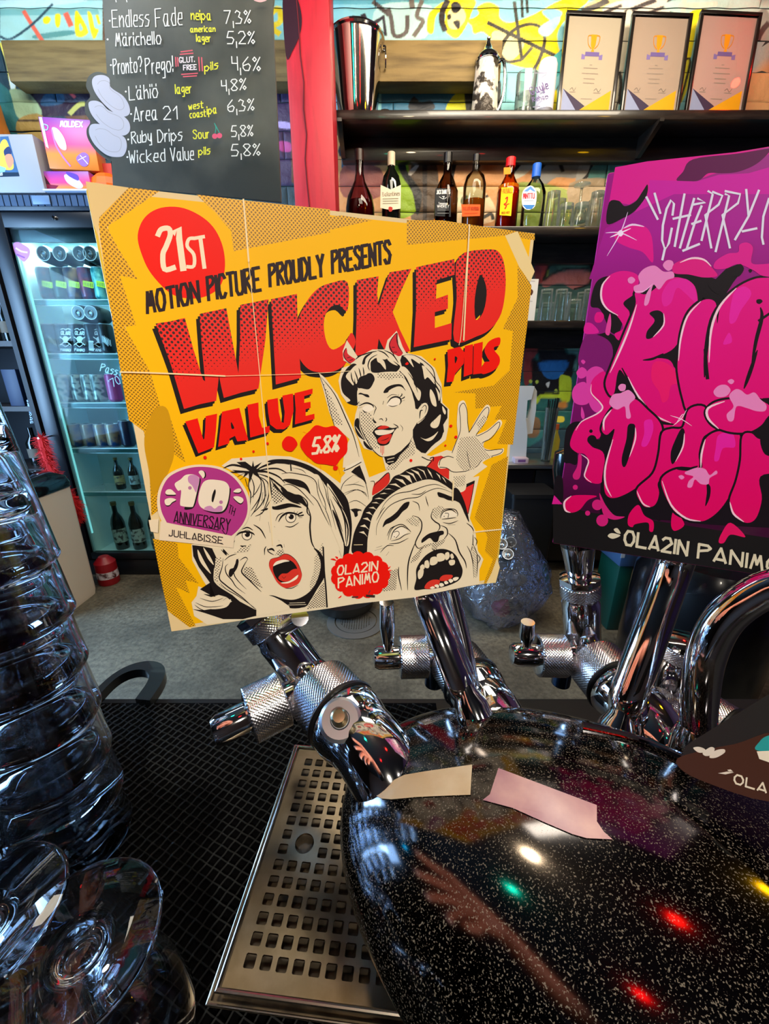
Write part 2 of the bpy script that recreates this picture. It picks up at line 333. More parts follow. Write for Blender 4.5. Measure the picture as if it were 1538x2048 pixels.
ms('55504c', 'j', '280,75 380,40 460,0', 40); ms('4a4544', 'j', '430,85 550,35', 22); ms('4a4544', 'j', '570,85 700,30 780,0', 30); ms('4a4544', 'j', '720,90 840,45', 20); ms('4a4544', 'j', '860,0 890,40 880,90', 26)
mu('b9ded4', 'j', '900,0 1538,0 1538,110 920,90'); ms('efe0cc', 'j', '930,40 1190,25', 30); ms('efe0cc', 'j', '970,0 960,90', 30)
mu('f0de1c', 'j', '1000,90 1110,60 1110,110 1060,140 1010,400 970,440 980,250'); mu('e6dcc4', 'j', '570,100 620,100 560,480 520,740 490,740 530,380'); ms('3f3a36', 'j', '530,480 545,560 530,700', 24)
mu('e8dc3a', 'j', '960,430 1010,420 990,600 930,700'); ms('3a3428', 'j', '960,410 1010,415 930,720', 16); mu('8ca09a', 'j', '1440,110 1538,90 1538,500 1400,560 1440,300'); ms('3c4040', 'j', '1538,150 1460,280 1430,620', 36); mu('b39a6c', 'j', '1420,470 1538,420 1538,740 1380,740')
mu('2e6c74', 'j', '0,560 90,500 140,420 150,330 100,380 60,480'); mu('2c2a2c', 'j', '60,690 130,560 100,640 60,700'); mu('4cb0b0', 'j', '60,420 150,340 140,480 90,520'); mu('f0dc10', 'j', '40,740 110,600 110,740')
# between top shelf and the beam
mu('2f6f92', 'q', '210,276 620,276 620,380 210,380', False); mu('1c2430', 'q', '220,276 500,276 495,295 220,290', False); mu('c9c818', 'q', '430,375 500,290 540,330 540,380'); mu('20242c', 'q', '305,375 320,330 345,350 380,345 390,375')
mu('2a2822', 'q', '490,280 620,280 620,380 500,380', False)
# between the two shelves
mu('c98d55', 'k', '0,80 1538,80 1538,560 0,560', False)
mu('30566a', 'k', '60,95 495,95 495,215 60,250', False); mu('152430', 'k', '70,118 290,120 310,165 70,200'); ms('0f151c', 'k', '70,118 280,118 310,160', 9); mu('4a6478', 'k', '330,105 495,105 490,200 380,200')
mu('8a4a3e', 'k', '70,240 260,250 260,400 70,400'); mu('54402c', 'k', '430,200 550,200 560,560 430,560'); mu('2c2018', 'k', '480,100 508,100 505,560 485,560', False)
mu('86a81a', 'k', '300,240 400,225 420,320 470,380 470,430 420,500 300,500'); mu('0e1012', 'k', '345,170 385,170 400,260 440,320 480,390 455,500 430,380 380,300 350,230'); mu('c9c0b0', 'k', '410,270 470,220 450,260 420,290')
mu('d8cc14', 'k', '510,95 665,95 655,205 508,203', False); ms('171310', 'k', '680,95 668,180 640,260 640,350', 26); ms('c8c4c0', 'k', '662,110 650,190', 14)
mu('d9a06a', 'k', '690,110 830,110 760,250 650,330 660,230'); ms('14110f', 'k', '836,95 800,160 762,240', 16); ms('e6e2dc', 'k', '840,110 790,190', 22); ms('14110f', 'k', '868,95 820,170 772,250', 14)
mu('cf9158', 'k', '870,100 1080,100 940,290 770,330 780,250'); ms('181410', 'k', '1085,95 1010,200 935,300', 24); mu('c7c2a8', 'k', '1010,220 1130,110 1120,180 1010,290 950,300')
mu('d6b24c', 'k', '1060,180 1140,120 1130,190 1080,205'); mu('2f6e6a', 'k', '1130,100 1290,100 1260,170 1180,200 1100,220'); mu('123436', 'k', '1160,100 1200,100 1190,190 1160,190')
mu('a8a49a', 'k', '1275,112 1470,112 1485,160 1450,215 1400,210 1300,150'); ms('131110', 'k', '1240,100 1300,165 1420,225 1480,215 1470,150 1450,100', 18)
mu('86827a', 'k', '1080,330 1100,260 1170,200 1250,185 1300,220 1290,300 1180,300 1110,350'); ms('121010', 'k', '1060,340 1100,250 1180,190 1260,180 1310,210 1350,205', 18); ms('131110', 'k', '1190,200 1215,270', 20); mu('a09a90', 'k', '1310,215 1360,220 1340,320 1280,330'); ms('131110', 'k', '1370,215 1350,280 1300,330', 16)
mu('4a7c74', 'k', '1370,240 1538,200 1538,400 1360,380'); mu('e2c39a', 'k', '640,370 760,350 850,430 850,530 640,530'); mu('3e4a1c', 'k', '690,400 720,395 700,450 680,430'); ms('1c1c14', 'k', '795,405 825,395', 14); ms('1c1c14', 'k', '795,510 840,490 850,520', 18)
mu('8f9a46', 'k', '940,350 1100,330 1300,400 1300,560 960,560'); mu('a08a6c', 'k', '1250,330 1538,330 1538,560 1300,560')
# between second shelf and third shelf
mu('38544a', 'l', '330,150 900,150 900,800 300,800', False); mu('a63a34', 'l', '370,200 500,160 480,300 420,500 360,420'); mu('7c2c34', 'l', '360,320 410,420 370,520 350,420'); ms('b9c21c', 'l', '535,165 490,290 445,440', 14)
ms('141414', 'l', '505,165 490,290 415,490', 22); mu('4c6a5a', 'l', '545,180 720,180 700,300 760,380 540,390'); ms('121212', 'l', '715,165 705,300 800,360 850,420', 22); mu('a05048', 'l', '720,310 850,240 840,280 740,320'); ms('efe9e0', 'l', '735,175 732,240', 14)
mu('b0645c', 'l', '420,480 560,410 680,390 790,410 810,450 770,500 670,550 560,500 430,530'); ms('121212', 'l', '420,480 540,400 690,378 830,400', 16); ms('121212', 'l', '810,440 770,510 660,545', 14)
# below third shelf: abstract hooded face
mu('1f5a54', 'l', '280,820 780,820 740,1640 230,1640', False); ms('86ad3c', 'l', '330,885 470,890', 18); ms('86ad3c', 'l', '530,895 700,915', 18); mu('5f8f88', 'l', '590,930 700,940 690,1200 640,1100')
mu('8a3230', 'l', '280,980 400,1000 330,1110 330,1250 270,1290'); mu('101014', 'l', '385,1110 375,1010 420,940 490,880 560,950 600,1040 680,1060 660,1150 640,1240 560,1240 550,1380 360,1380 330,1200 330,1090')
mu('1f69a8', 'l', '392,1122 605,1112 590,1190 540,1245 490,1256 440,1240 405,1190'); mu('bcd02c', 'l', '548,1235 600,1225 642,1260 630,1420 590,1430 550,1400'); ms('bcd02c', 'l', '390,1390 470,1385 600,1395', 28); mu('bcd02c', 'l', '360,1400 390,1395 380,1440 355,1440')
for a, b in ((320, 1272), (370, 1275), (520, 1345)): mu('b8c84a', 'l', '%d,%d %d,%d %d,%d %d,%d' % (a-14, b, a, b-16, a+14, b, a, b+16))
mu('d8d8d0', 'l', '440,1290 470,1275 465,1310 455,1320'); mu('c07a34', 'l', '540,1440 600,1430 600,1480 540,1480'); mu('d8c43c', 'l', '520,1550 580,1550 580,1590 520,1590'); mu('7a5a3c', 'l', '300,1560 390,1570 380,1700 290,1700')
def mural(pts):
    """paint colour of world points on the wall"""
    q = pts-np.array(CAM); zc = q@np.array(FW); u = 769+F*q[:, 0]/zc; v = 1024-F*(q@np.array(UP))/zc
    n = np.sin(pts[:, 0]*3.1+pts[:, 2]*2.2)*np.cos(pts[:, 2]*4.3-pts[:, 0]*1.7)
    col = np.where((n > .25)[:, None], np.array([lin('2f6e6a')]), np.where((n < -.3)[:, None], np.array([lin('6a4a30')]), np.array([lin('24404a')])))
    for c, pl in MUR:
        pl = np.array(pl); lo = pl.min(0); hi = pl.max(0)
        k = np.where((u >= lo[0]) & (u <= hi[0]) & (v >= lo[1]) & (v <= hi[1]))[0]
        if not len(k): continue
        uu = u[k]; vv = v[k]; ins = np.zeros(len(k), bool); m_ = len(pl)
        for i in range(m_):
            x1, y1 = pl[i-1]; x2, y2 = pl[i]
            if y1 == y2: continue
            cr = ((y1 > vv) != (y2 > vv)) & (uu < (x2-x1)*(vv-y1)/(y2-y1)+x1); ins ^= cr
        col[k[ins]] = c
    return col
m_mural = bpy.data.materials.new('sprayed_mural_on_block'); m_mural.use_nodes = True; nt = m_mural.node_tree; b = nt.nodes['Principled BSDF']; b.inputs['Roughness'].default_value = .55
an = nt.nodes.new('ShaderNodeAttribute'); an.attribute_name = 'paint'; nt.links.new(an.outputs['Color'], b.inputs['Base Color'])
nn = nt.nodes.new('ShaderNodeTexNoise'); nn.inputs['Scale'].default_value = 26; nn.inputs['Detail'].default_value = 6; tcn = nt.nodes.new('ShaderNodeTexCoord'); nt.links.new(tcn.outputs['Object'], nn.inputs['Vector'])
bp = nt.nodes.new('ShaderNodeBump'); bp.inputs['Strength'].default_value = .35; bp.inputs['Distance'].default_value = .02; nt.links.new(nn.outputs['Fac'], bp.inputs['Height']); nt.links.new(bp.outputs[0], b.inputs['Normal'])
WY = 3.0
bw = MB().box(-3.2, 3.2, WY+.009, WY+.1, 0, 3.6).build('wall_back', mat('mortar', (40, 50, 50), .9), kind='structure', smooth=False)
z318 = zat(318, WY); z372 = zat(372, WY); hc = z318-z372
zrow = z318
while zrow > 0: zrow -= hc
k = 0
rnd = random.Random(3)
SS = [(-.38, -.12), (.12, -.38), (.38, .12), (-.12, .38)]
while zrow < 3.6:
    LB = 1.3 if zrow < 2.9 else 2.1; x = -3.2-(k % 2)*LB*.5
    while x < 3.2:
        xa, xb, za, zb = max(x+.0015, -3.2), min(x+LB-.0015, 3.2), max(zrow+.0015, 0.001), min(zrow+hc-.0015, 3.59)
        x += LB
        if xb-xa < .02 or zb-za < .01: continue
        c = Vector(((xa+xb)/2, WY, (za+zb)/2)); q = c-CAM; zc = q.dot(FW); u = 769+F*q.x/zc; v = 1024-F*q.dot(UP)/zc
        fine = -150 < u < 1690 and -120 < v < 1000 and not (60 < u < 640 and v > 430) and not (u < 60 and v > 560)
        RS_ = .0045 if v < 520 or 1000 < u < 1250 else .012
        if not fine and (v > 1000 or u < -400 or u > 1900): nx, nz = 2, 1
        elif not fine: nx, nz = 12, 2
        else: nx, nz = max(2, int((xb-xa)/RS_)), max(2, int((zb-za)/RS_))
        X, Z = np.meshgrid(np.linspace(xa, xb, nx+1), np.linspace(za, zb, nz+1))
        X = X.ravel(); Z = Z.ravel(); e = np.minimum(np.minimum(X-xa, xb-X), np.minimum(Z-za, zb-Z))
        Y = WY+rnd.uniform(-.004, .004)+.005*np.exp(-e/.006)+.003*np.sin(X*31+Z*17)*np.sin(Z*41)
        co = np.stack([X, Y, Z], 1)
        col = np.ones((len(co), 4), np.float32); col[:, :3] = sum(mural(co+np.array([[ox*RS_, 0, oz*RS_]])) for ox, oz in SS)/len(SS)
        idx = np.arange((nx+1)*(nz+1)).reshape(nz+1, nx+1)
        fs = np.stack([idx[:-1, :-1], idx[:-1, 1:], idx[1:, 1:], idx[1:, :-1]], -1).reshape(-1, 4)
        me = bpy.data.meshes.new('block'); me.from_pydata(co.tolist(), [], fs.tolist()); me.materials.append(m_mural)
        at = me.color_attributes.new('paint', 'FLOAT_COLOR', 'POINT'); at.data.foreach_set('color', col.ravel()); me.polygons.foreach_set('use_smooth', [True]*len(me.polygons))
        link('block', me, bw)
    zrow += hc; k += 1
# ================================================================== shelving and back bar
m_blackwood = mat('black_stained_wood', (26, 22, 20), .32, noise=(9, (48, 40, 34), .45, .8, (1, 6, 6)), coat=.3, bump=(40, .2, .002))
m_beam = mat('weathered_beam', (128, 106, 62), .7, noise=(6, (92, 74, 40), .4, .7, (.6, 3, 6)), bump=(18, .5, .01))
m_post = mat('red_painted_wood', (176, 20, 40), .5, noise=(5, (146, 14, 32), .45, .7, (6, 6, .7)), bump=(14, .3, .006))
m_steel = mat('brushed_steel', (190, 186, 180), .28, 1.)
m_chrome = mat('chrome', (225, 226, 230), .06, 1.)
SY = 2.75
z1, z2, z3, zc_ = zat(219, SY), zat(452, SY), zat(641, SY), zat(929, 2.6)
# beam along the wall
bm_ = MB(); bx0, bx1 = xat(10, 100, 2.9), xat(1003, 100, 2.9)
bm_.bbox(bx0, bx1, 2.88, 2.99, zat(163, 2.88), zat(79, 2.88), .006)
tag(bm_.build('wall_beam', m_beam), 'weathered grey-brown timber beam fixed along the painted wall behind the chalkboard', 'beam')
pb = MB().bbox(xat(583, 300, 2.52), xat(668, 300, 2.52), 2.52, 2.72, 0, 3.6, .008).build('wooden_post', m_post)
tag(pb, 'red painted square wooden post from floor to ceiling beside the shelves', 'post')
cr = MB()
zs = [3.5-.1*i for i in range(32)]
cr.tube([(xat(612+rnd.uniform(-4, 4), 300, 2.52), 2.519, z) for z in zs], .0035, 5)
cr.build('drying_crack', mat('crack_shadow_wood', (90, 8, 22), .9), pb)
dk = Art((0, 2.5185, 0), (0, -1, 0), .0006, 1e-5).part('dark_paint_patch')
dk.poly('2a0a1c', P('x', '566,-10 592,-6 603,30 601,64 586,100 572,112'), True); dk.build(pb)
sx0 = xat(668, 228, SY); sx1 = 2.6
def shelf(z, label, x0=sx0, under=True):
    s = thing('wall_shelf', label, 'shelf', ((x0+sx1)/2, SY, z-.04))
    MB().bbox(x0, sx1, SY, 2.99, z-.042, z, .004).build('shelf_board', m_blackwood, s)
    if under: MB().bbox(x0+.02, sx1, 2.93, 2.99, z-.15, z-.043, .003).build('wall_batten', m_blackwood, s)
    for x in (x0+.03, x0+1.75):
        MB().prism([(0, 0), (.2, 0), (.2, -.015), (.02, -.1), (0, -.1)], -.012, .012, Matrix(((0, 0, 1, x), (-1, 0, 0, 2.93), (0, 1, 0, z-.043), (0, 0, 0, 1)))).build('bracket', m_blackwood, s)
shelf(z1, 'top black wooden shelf carrying the framed certificates and steel bucket')
shelf(z2, 'middle black wooden shelf with the row of spirit bottles', xat(690, 452, SY))
shelf(z3, 'lowest black shelf with upturned glasses behind the yellow sign', xat(690, 641, SY))
# steel counter and the dark cabinet below
bc = thing('back_bar_counter', 'brushed steel back counter under the lowest glass shelf', 'counter', (1.2, 2.8, 0))
MB().bbox(.3, 3.1, 2.6, 2.99, zc_-.03, zc_, .004).build('worktop', m_steel, bc)
MB().box(.32, 3.08, 2.68, 2.98, .08, zc_-.031).build('cabinet_body', m_dark, bc)
for x in (.33, 1.02, 1.71, 2.4):
    d = MB().bbox(x, x+.67, 2.655, 2.679, .1, zc_-.05, .003).build('door', mat('black_laminate', (12, 12, 14), .3), bc)
    MB().tube([(x+.06, 2.655, .62), (x+.06, 2.63, .62), (x+.06, 2.63, .48), (x+.06, 2.655, .48)], .005, 8).build('handle', m_steel, d)
# ------------------------------------------------------------------ top shelf things
def onshelf(u, z, Y=2.82): return Vector((xat(u, 1024-810*math.tan(TH+math.atan((z-H)/Y)), Y), Y, z))
# champagne bucket
p = onshelf(716, z1, 2.86)
bk = thing('wine_bucket', 'polished steel wine bucket at the post end of the top shelf', 'bucket', p)
hb = zat(78, 2.86)-z1
MB().lathe([(.1, 0), (.104, .004), (.112, .05), (.136, hb-.02), (.139, hb-.012), (.148, hb-.006), (.15, hb), (.143, hb+.002), (.134, hb-.012), (.11, .052), (.1, .01), (0, .01)], Matrix.Translation(p), 40).build('bucket_body', mat('mirror_steel', (205, 200, 195), .07, 1.), bk)
for s in (-1, 1):
    c = p+Vector((s*.14, 0, hb-.055)); MB().tube([(c.x, c.y-.012, c.z+.02), (c.x+s*.012, c.y-.012, c.z+.02), (c.x+s*.012, c.y+.012, c.z+.02), (c.x, c.y+.012, c.z+.02)], .005, 8).build('handle_lug', m_chrome, bk)
    MB().tube([(c.x+s*.014, c.y+.028*math.sin(a), c.z-.02+.045*math.cos(a)) for a in [2*PI*i/20 for i in range(20)]], .0042, 8, closed=True).build('ring_handle', m_chrome, bk)
p = onshelf(770, z1, 2.84)
tag(MB().lathe([(.035, 0), (.04, .003), (.04, .02), (.034, .03), (0, .032)], Matrix.Translation(p), 24).build('bottle_stopper', mat('black_rubber', (18, 18, 18), .5)), 'small black round lid lying beside the steel bucket', 'lid')
# lidded stein
p = onshelf(967, z1, 2.85); hs = zat(126, 2.85)-z1
st = thing('beer_stein', 'silver lidded beer stein with dark relief decoration', 'stein', p)
m_relief = mat('dark_relief', (60, 54, 48), .35, .4, noise=(16, (224, 215, 200), .47, .53), bump=(40, .8, .01))
MB().lathe([(.072, 0), (.078, .008), (.072, .02), (.066, hs*.5), (.06, hs-.01), (.056, hs)], Matrix.Translation(p), 32).build('mug_body', m_relief, st)
MB().lathe([(.063, hs), (.067, hs+.006), (.062, hs+.02), (.044, hs+.036), (.03, hs+.05), (.014, hs+.075), (.009, hs+.09), (.011, hs+.1), (0, hs+.112)], Matrix.Translation(p), 32).build('pewter_lid', m_chrome, st)
MB().tube(smooth([(.05, 0, hs), (.085, 0, hs+.01), (.1, 0, hs-.05), (.098, 0, .11), (.075, 0, .045), (.055, 0, .04)], False, 4), .0085, 10, Matrix.Translation(p)).build('mug_handle', m_chrome, st)
MB().lathe([(.064, .0), (.07, .006), (.064, .014)], Matrix.Translation(p), 32).build('foot_ring', m_chrome, st)
m_clear = thin_glass('clear_glass', (244, 248, 244), .06, 2.2)
_nt = m_clear.node_tree; _d = _nt.nodes.new('ShaderNodeBsdfTranslucent'); _d.inputs[0].default_value = (.9, .95, .9, 1); _d2 = _nt.nodes.new('ShaderNodeMixShader'); _d2.inputs[0].default_value = .10
_o = _nt.nodes['Material Output']; _l = _o.inputs[0].links[0].from_socket; _nt.links.new(_l, _d2.inputs[1]); _nt.links.new(_d.outputs[0], _d2.inputs[2]); _nt.links.new(_d2.outputs[0], _o.inputs[0])
def tumbler(mb, p, r0, r1, h, t=.002, M=None):
    mb.lathe([(0, 0), (r0, 0), (r1, h), (r1-t, h), (r0-t, .012), (0, .012)], M or Matrix.Translation(p), 20)
# beer glasses with drawn figures, can
for i, (u, r, h, Y) in enumerate(((1046, .055, .19, 2.84), (1068, .055, .165, 2.9))):
    p = onshelf(u, z1, Y); g = thing('beer_glass', ('clear beer glass standing beside the silver stein', 'shorter clear glass partly behind the white can')[i], 'glass', p)
    mb = MB(); tumbler(mb, p, r*.88, r, h); mb.build('glass_body', m_clear, g)
    MB().lathe([(r*.93, .035), (r*.97, .1)], Matrix.Translation(p), 20).build('printed_picture', mat('glass_print', (120, 150, 140), .6, noise=(30, (30, 40, 36), .5, .52), alpha=.45), g)
def can(p, r, h, body, name='beer_can', label=None, cat='can', group=None, rot=None, mt=None):
    t = thing(name, label, cat, p, group=group)
    M = Matrix.Translation(p)
    MB().lathe([(r*.72, 0), (r*.8, .004), (r, .014), (r, h-.016), (r*.86, h-.003)], M, 20).build('can_body', body, t)
    MB().lathe([(r*.86, h-.003), (r*.88, h), (r*.82, h), (r*.78, h-.004), (0, h-.004)], M, 20).build('can_lid', mat('can_aluminium', (205, 208, 210), .3, .15), t)
    tb = MB(); tb.tube([(r*.3*math.sin(a), -r*.1+r*.42*math.cos(a), h-.001) for a in [2*PI*i/12 for i in range(12)]], r*.09, 5, M, closed=True); tb.box(-r*.2, r*.2, -r*.12, r*.08, h-.0035, h-.0005, M); tb.build('pull_tab', mat('tab_grey', (120, 125, 130), .3, .8), t)
    return t
p = onshelf(1086, z1, 2.8)
wc = can(p, .048, zat(124, 2.8)-z1, mat('white_can_print', (206, 204, 214), .35, .2), label='slim white and silver can with purple script on the top shelf')
ca = Art((0, 2.8-.0485, 0), (0, -1, 0), .0002, 2e-5).part('can_lettering')
ca.text('4a3468', 'Gayle', (1063, 190), (1098, 176), 15, 1.8); ca.text('4a3468', 'Rehab', (1066, 204), (1097, 196), 9, 1.4); ca.line('6a6a80', P('x', '1070,146 1094,146'), 1.5); ca.line('6a6a80', P('x', '1066,214 1080,213'), 2)
ca.build(wc)
# certificates
m_blackframe = mat('black_frame', (24, 20, 18), .3, coat=.4)
m_pane = thin_glass('frame_glass', (250, 250, 250), .02, .5)
for i, (cs, papers, lab) in enumerate(((((1131, 29), (1247, 29), (1226, 215), (1112, 215)), 'a89c88', 'black framed certificate with gold trophy nearest the white can'),
                               (((1262, 31), (1377, 30), (1356, 217), (1240, 218)), 'a08c7c', 'middle one of the three black framed trophy certificates'),
                               (((1398, 28), (1518, 27), (1487, 216), (1369, 217)), 'b08e86', 'black framed certificate farthest from the bucket, tinted red by a lamp'))):  # last paper's pinker base colour carries part of the red lamp's tint
    ub = (cs[2][0]+cs[3][0])/2
    zb, zt = z1, zat(29, 2.93)
    bl = at_y(cs[3][0], 217, 2.86); br = at_y(cs[2][0], 217, 2.86); wd = br.x-bl.x; o = Vector((bl.x, 2.86, z1+.001))
    tl = at_y(cs[0][0], cs[0][1], 2.93); hh = (tl.z-z1)
    ax = Vector((1, 0, 0)); upv = Vector((tl.x-bl.x, .07, hh)); L = upv.length; upv.normalize(); nrm = ax.cross(upv).normalized(); axx = upv.cross(nrm).normalized()
    M = Matrix((axx, upv, nrm)).transposed().to_4x4(); M.translation = o+Vector((0, 0, .004))  # z = towards the guest
    t = thing('framed_certificate', lab, 'certificate', o)
    fr = MB(); b_ = .016
    for bx in ((0, wd, 0, b_), (0, wd, L-b_, L), (0, b_, b_, L-b_), (wd-b_, wd, b_, L-b_)): fr.bbox(bx[0], bx[1], bx[2], bx[3], 0, .02, .002, M)
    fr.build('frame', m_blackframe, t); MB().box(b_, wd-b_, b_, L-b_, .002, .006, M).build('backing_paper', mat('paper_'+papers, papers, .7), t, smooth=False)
    def loc(a, b): return M @ Vector((a*wd, b*L, .0062))
    A = Art(M @ Vector((0, 0, .0065)), nrm if nrm.y < 0 else nrm, 0, 2e-5); A.n = nrm if (CAM-o).dot(nrm) > 0 else -nrm; A.part('certificate_print')
    A.map = (lambda Q, MM, W_, L_: (lambda p: MM @ Vector((p[0]*W_, (1-p[1])*L_, .0065+Q.h))))(A, M, wd, L)
    def pp(s): return [(float(a)/100, float(b)/100) for a, b in (q_.split(',') for q_ in s.split())]
    A.poly('8a93b4', pp('8,70 45,97 8,97')); A.poly('3a3048', pp('8,70 49,86 36,92')); A.poly('d89c18', pp('92,70 92,97 25,97 40,90')); A.poly('d89018', pp('47,19 57,19 56,29 53,33 51,33 48,29'))
    A.poly('d89018', pp('50,33 54,33 55,36 49,36'))
    for sg in (-1, 1): A.line('c07a20', [(.52+sg*.05, .2), (.52+sg*.1, .21), (.52+sg*.085, .28), (.52+sg*.03, .32)], .012)
    A.poly('6a5a92', pp('40,35 64,35 64,39 40,39')); A.poly('7a6aa2', pp('34,37 40,38 40,42 34,42')); A.poly('7a6aa2', pp('70,37 64,38 64,42 70,42'))
    for y_, a_, b2 in ((47, 50, 54), (50, 40, 64), (55, 38, 66), (60, 42, 61), (64, 42, 61), (73, 20, 30), (73, 62, 74), (79, 41, 60)): A.line('8d7f74', [(a_/100, y_/100), (b2/100, y_/100)], .008)
    A.line('6a5f58', pp('20,71 24,69 27,72 30,69'), .006); A.line('6a5f58', pp('62,71 66,69 70,72 74,69'), .006)
    A.build(t); MB().box(b_, wd-b_, b_, L-b_, .009, .0105, M).build('glass_pane', m_pane, t, smooth=False)
    MB().box(wd*.46, wd*.54, L*.05, L*.5, -.02, -.001, M).build('easel_leg', m_blackframe, t, smooth=False)
# ------------------------------------------------------------------ spirit bottles
def bottle(u, vtop, Y, prof, glass, cap, capc, label, liquid=None, caph=.03, sq=None):
    """prof: list of (radius m, height fraction)"""
    p = onshelf(u, z2, Y); h = zat(vtop, Y)-z2; t = thing('spirit_bottle', label, 'bottle', p)
    M = Matrix.Translation(p); pr = [(r*1.36, f*h) for r, f in prof]; hcap = h-caph
    body = [(0, .002)]+[(r, z) for r, z in pr if z < hcap-.002]+[(pr[-1][0], hcap)]
    fn = None
    if sq: fn = lambda r, z, a, j: r*(1 if z > sq*h else min(1.28, 1/max(abs(math.cos(a+PI/4)), abs(math.sin(a+PI/4)), .78)) * .93)
    MB().lathe(body, M, 28, fn=fn).build('glass_body', glass, t)
    if liquid:
        lh = liquid[1]*h; lp = [(0, .006)]+[(r*.93, max(z, .006)) for r, z in pr if z < lh]
        rl = lp[-1][0]; lp += [(rl, lh), (0, lh)]
        MB().lathe(lp, M, 24, fn=fn).build('liquid', liquid[0], t)
    rc = pr[-1][0]+.003
    MB().lathe([(rc, hcap-.004), (rc, h-.002), (rc-.002, h), (0, h)], M, 18).build(cap, capc, t)
    return t, p, h
gt = thin_glass('bottle_glass', (225, 232, 222), .03, 1.3)
amber = mat('amber_spirit', (176, 84, 14), .08, trans=.35, ior=1.36); ruby = mat('dark_red_spirit', (84, 12, 20), .08, trans=.2, ior=1.36)
PR = [(.036, 0), (.04, .02), (.04, .56), (.034, .66), (.016, .76), (.014, .98)]
YB = 2.84
def lab(t, p, fr, name='paper_label'):
    A = Art((0, fr, 0), (0, -1, 0), .0003, 4e-5).part(name); return A
bottle(721, 300, 2.84, [(.05, 0), (.062, .06), (.062, .28), (.055, .42), (.024, .62), (.017, .72), (.017, .98)], thin_glass('pinkish_glass', (200, 150, 150), .03, 1.3), 'cork_cap', mat('dark_foil', (40, 16, 12), .4), 'round carafe-shaped bottle of dark red spirit nearest the red post', (ruby, .36), .05)
t, p, h = bottle(782, 305, YB, [(.038, 0), (.041, .02), (.041, .6), (.034, .7), (.015, .8), (.014, .98)], mat('dark_green_glass', (10, 14, 10), .06, coat=.5), 'screw_cap', mat('cream_cap', (196, 184, 160), .5), 'dark bottle with cream pointed label and pale cap', None, .06)
A = lab(t, p, YB-.058); A.poly('d9d2bd', P('k', '264,338 316,362 370,338 368,462 316,470 262,458')); A.text('7a6a50', 'Ballantines', P('k', '274,398')[0], P('k', '364,392')[0], 8, .7); A.poly('b03028', P('k', '306,456 316,452 326,458 322,476 308,476'), True)
for q_ in (410, 422, 434): A.line('a09880', P('k', '276,%d 356,%d' % (q_, q_-2)), .9)
A.build(t)
t, p, h = bottle(890, 306, YB, [(.04, 0), (.042, .02), (.042, .52), (.03, .66), (.017, .74), (.016, .98)], thin_glass('smoky_glass', (150, 120, 90), .03, 1.4), 'screw_cap', mat('black_cap', (14, 12, 12), .35), 'square whiskey bottle with a black label and black cap', (mat('dark_whiskey', (70, 30, 10), .1, trans=.3), .22), .045, .55)
A = lab(t, p, YB-.062); A.poly('1c1f22', P('k', '550,356 630,356 630,505 546,500')); A.text('c9c9c6', 'JACK DANIELS', P('k', '556,386')[0], P('k', '626,384')[0], 8, 1.1); A.line('c9c9c6', P('k', '570,400 592,412 612,400'), 1); A.text('d9d9d6', '7', P('k', '586,412')[0], P('k', '596,412')[0], 5, 1.2)
A.text('b9b9b6', 'Tennessee', P('k', '566,440')[0], P('k', '616,440')[0], 4, .8); A.text('b9b9b6', 'WHISKEY', P('k', '560,456')[0], P('k', '620,456')[0], 5, 1.1)
for q_ in (463, 470, 486): A.line('8a8a88', P('k', '560,%d 618,%d' % (q_, q_)), .8)
A.build(t)
t, p, h = bottle(944, 309, YB, [(.044, 0), (.048, .03), (.048, .6), (.038, .72), (.014, .8), (.012, .98)], gt, 'stopper', mat('black_cap'), 'round bourbon bottle half full with an orange label', (amber, .4), .03)
A = lab(t, p, YB-.067); A.poly('d8541a', P('k', '684,440 784,440 782,500 690,504'), False); A.text('a83408', 'BULLEIT BOURBON', P('k', '694,470')[0], P('k', '776,468')[0], 6, .9); A.line('a83408', P('k', '700,486 770,484'), .8); A.build(t)
t, p, h = bottle(1010, 316, YB, [(.043, 0), (.046, .02), (.046, .54), (.036, .64), (.019, .76), (.018, .98)], thin_glass('amber_glass', (226, 140, 50), .03, 1.3), 'red_cap', mat('red_cap', (190, 16, 20), .35), 'amber whisky bottle with yellow label and bright red cap', (mat('orange_spirit', (190, 92, 8), .1, trans=.3), .62), .038)
A = lab(t, p, YB-.065); A.poly('f2c40a', P('k', '894,352 956,350 944,500 884,496')); A.text('c86a08', 'FIREBALL', P('k', '898,384')[0], P('k', '950,378')[0], 9, 1.2)
A.line('c0260c', P('k', '916,410 926,402 920,430 908,440 920,446 912,462'), 2.4); A.line('c0260c', P('k', '922,440 934,436'), 1.6); A.text('a04a08', 'RED HOT', P('k', '896,490')[0], P('k', '938,486')[0], 4, .7); A.poly('e0861a', P('k', '906,248 942,246 942,282 906,284'), False); A.build(t)
t, p, h = bottle(1061, 328, YB, [(.044, 0), (.048, .03), (.048, .56), (.036, .68), (.017, .78), (.016, .98)], gt, 'blue_cap', mat('blue_cap', (28, 92, 190), .35), 'clear mint liqueur bottle with white oval label and blue cap', None, .06)
A = lab(t, p, YB-.067); A.poly('e6e8ea', P('k', '1006,372 1046,342 1076,372 1072,440 1052,464 1022,466 1002,440'), True); A.poly('5a8ac6', P('k', '1010,372 1046,344 1074,374 1058,372 1044,362 1030,374')); A.text('c03440', 'MINTTU', P('k', '1008,410')[0], P('k', '1066,408')[0], 10, 1.7)
A.poly('3a78bc', P('k', '1004,442 1070,442 1052,464 1024,464')); A.line('8a90a0', P('k', '1012,420 1062,420'), .8); A.build(t)
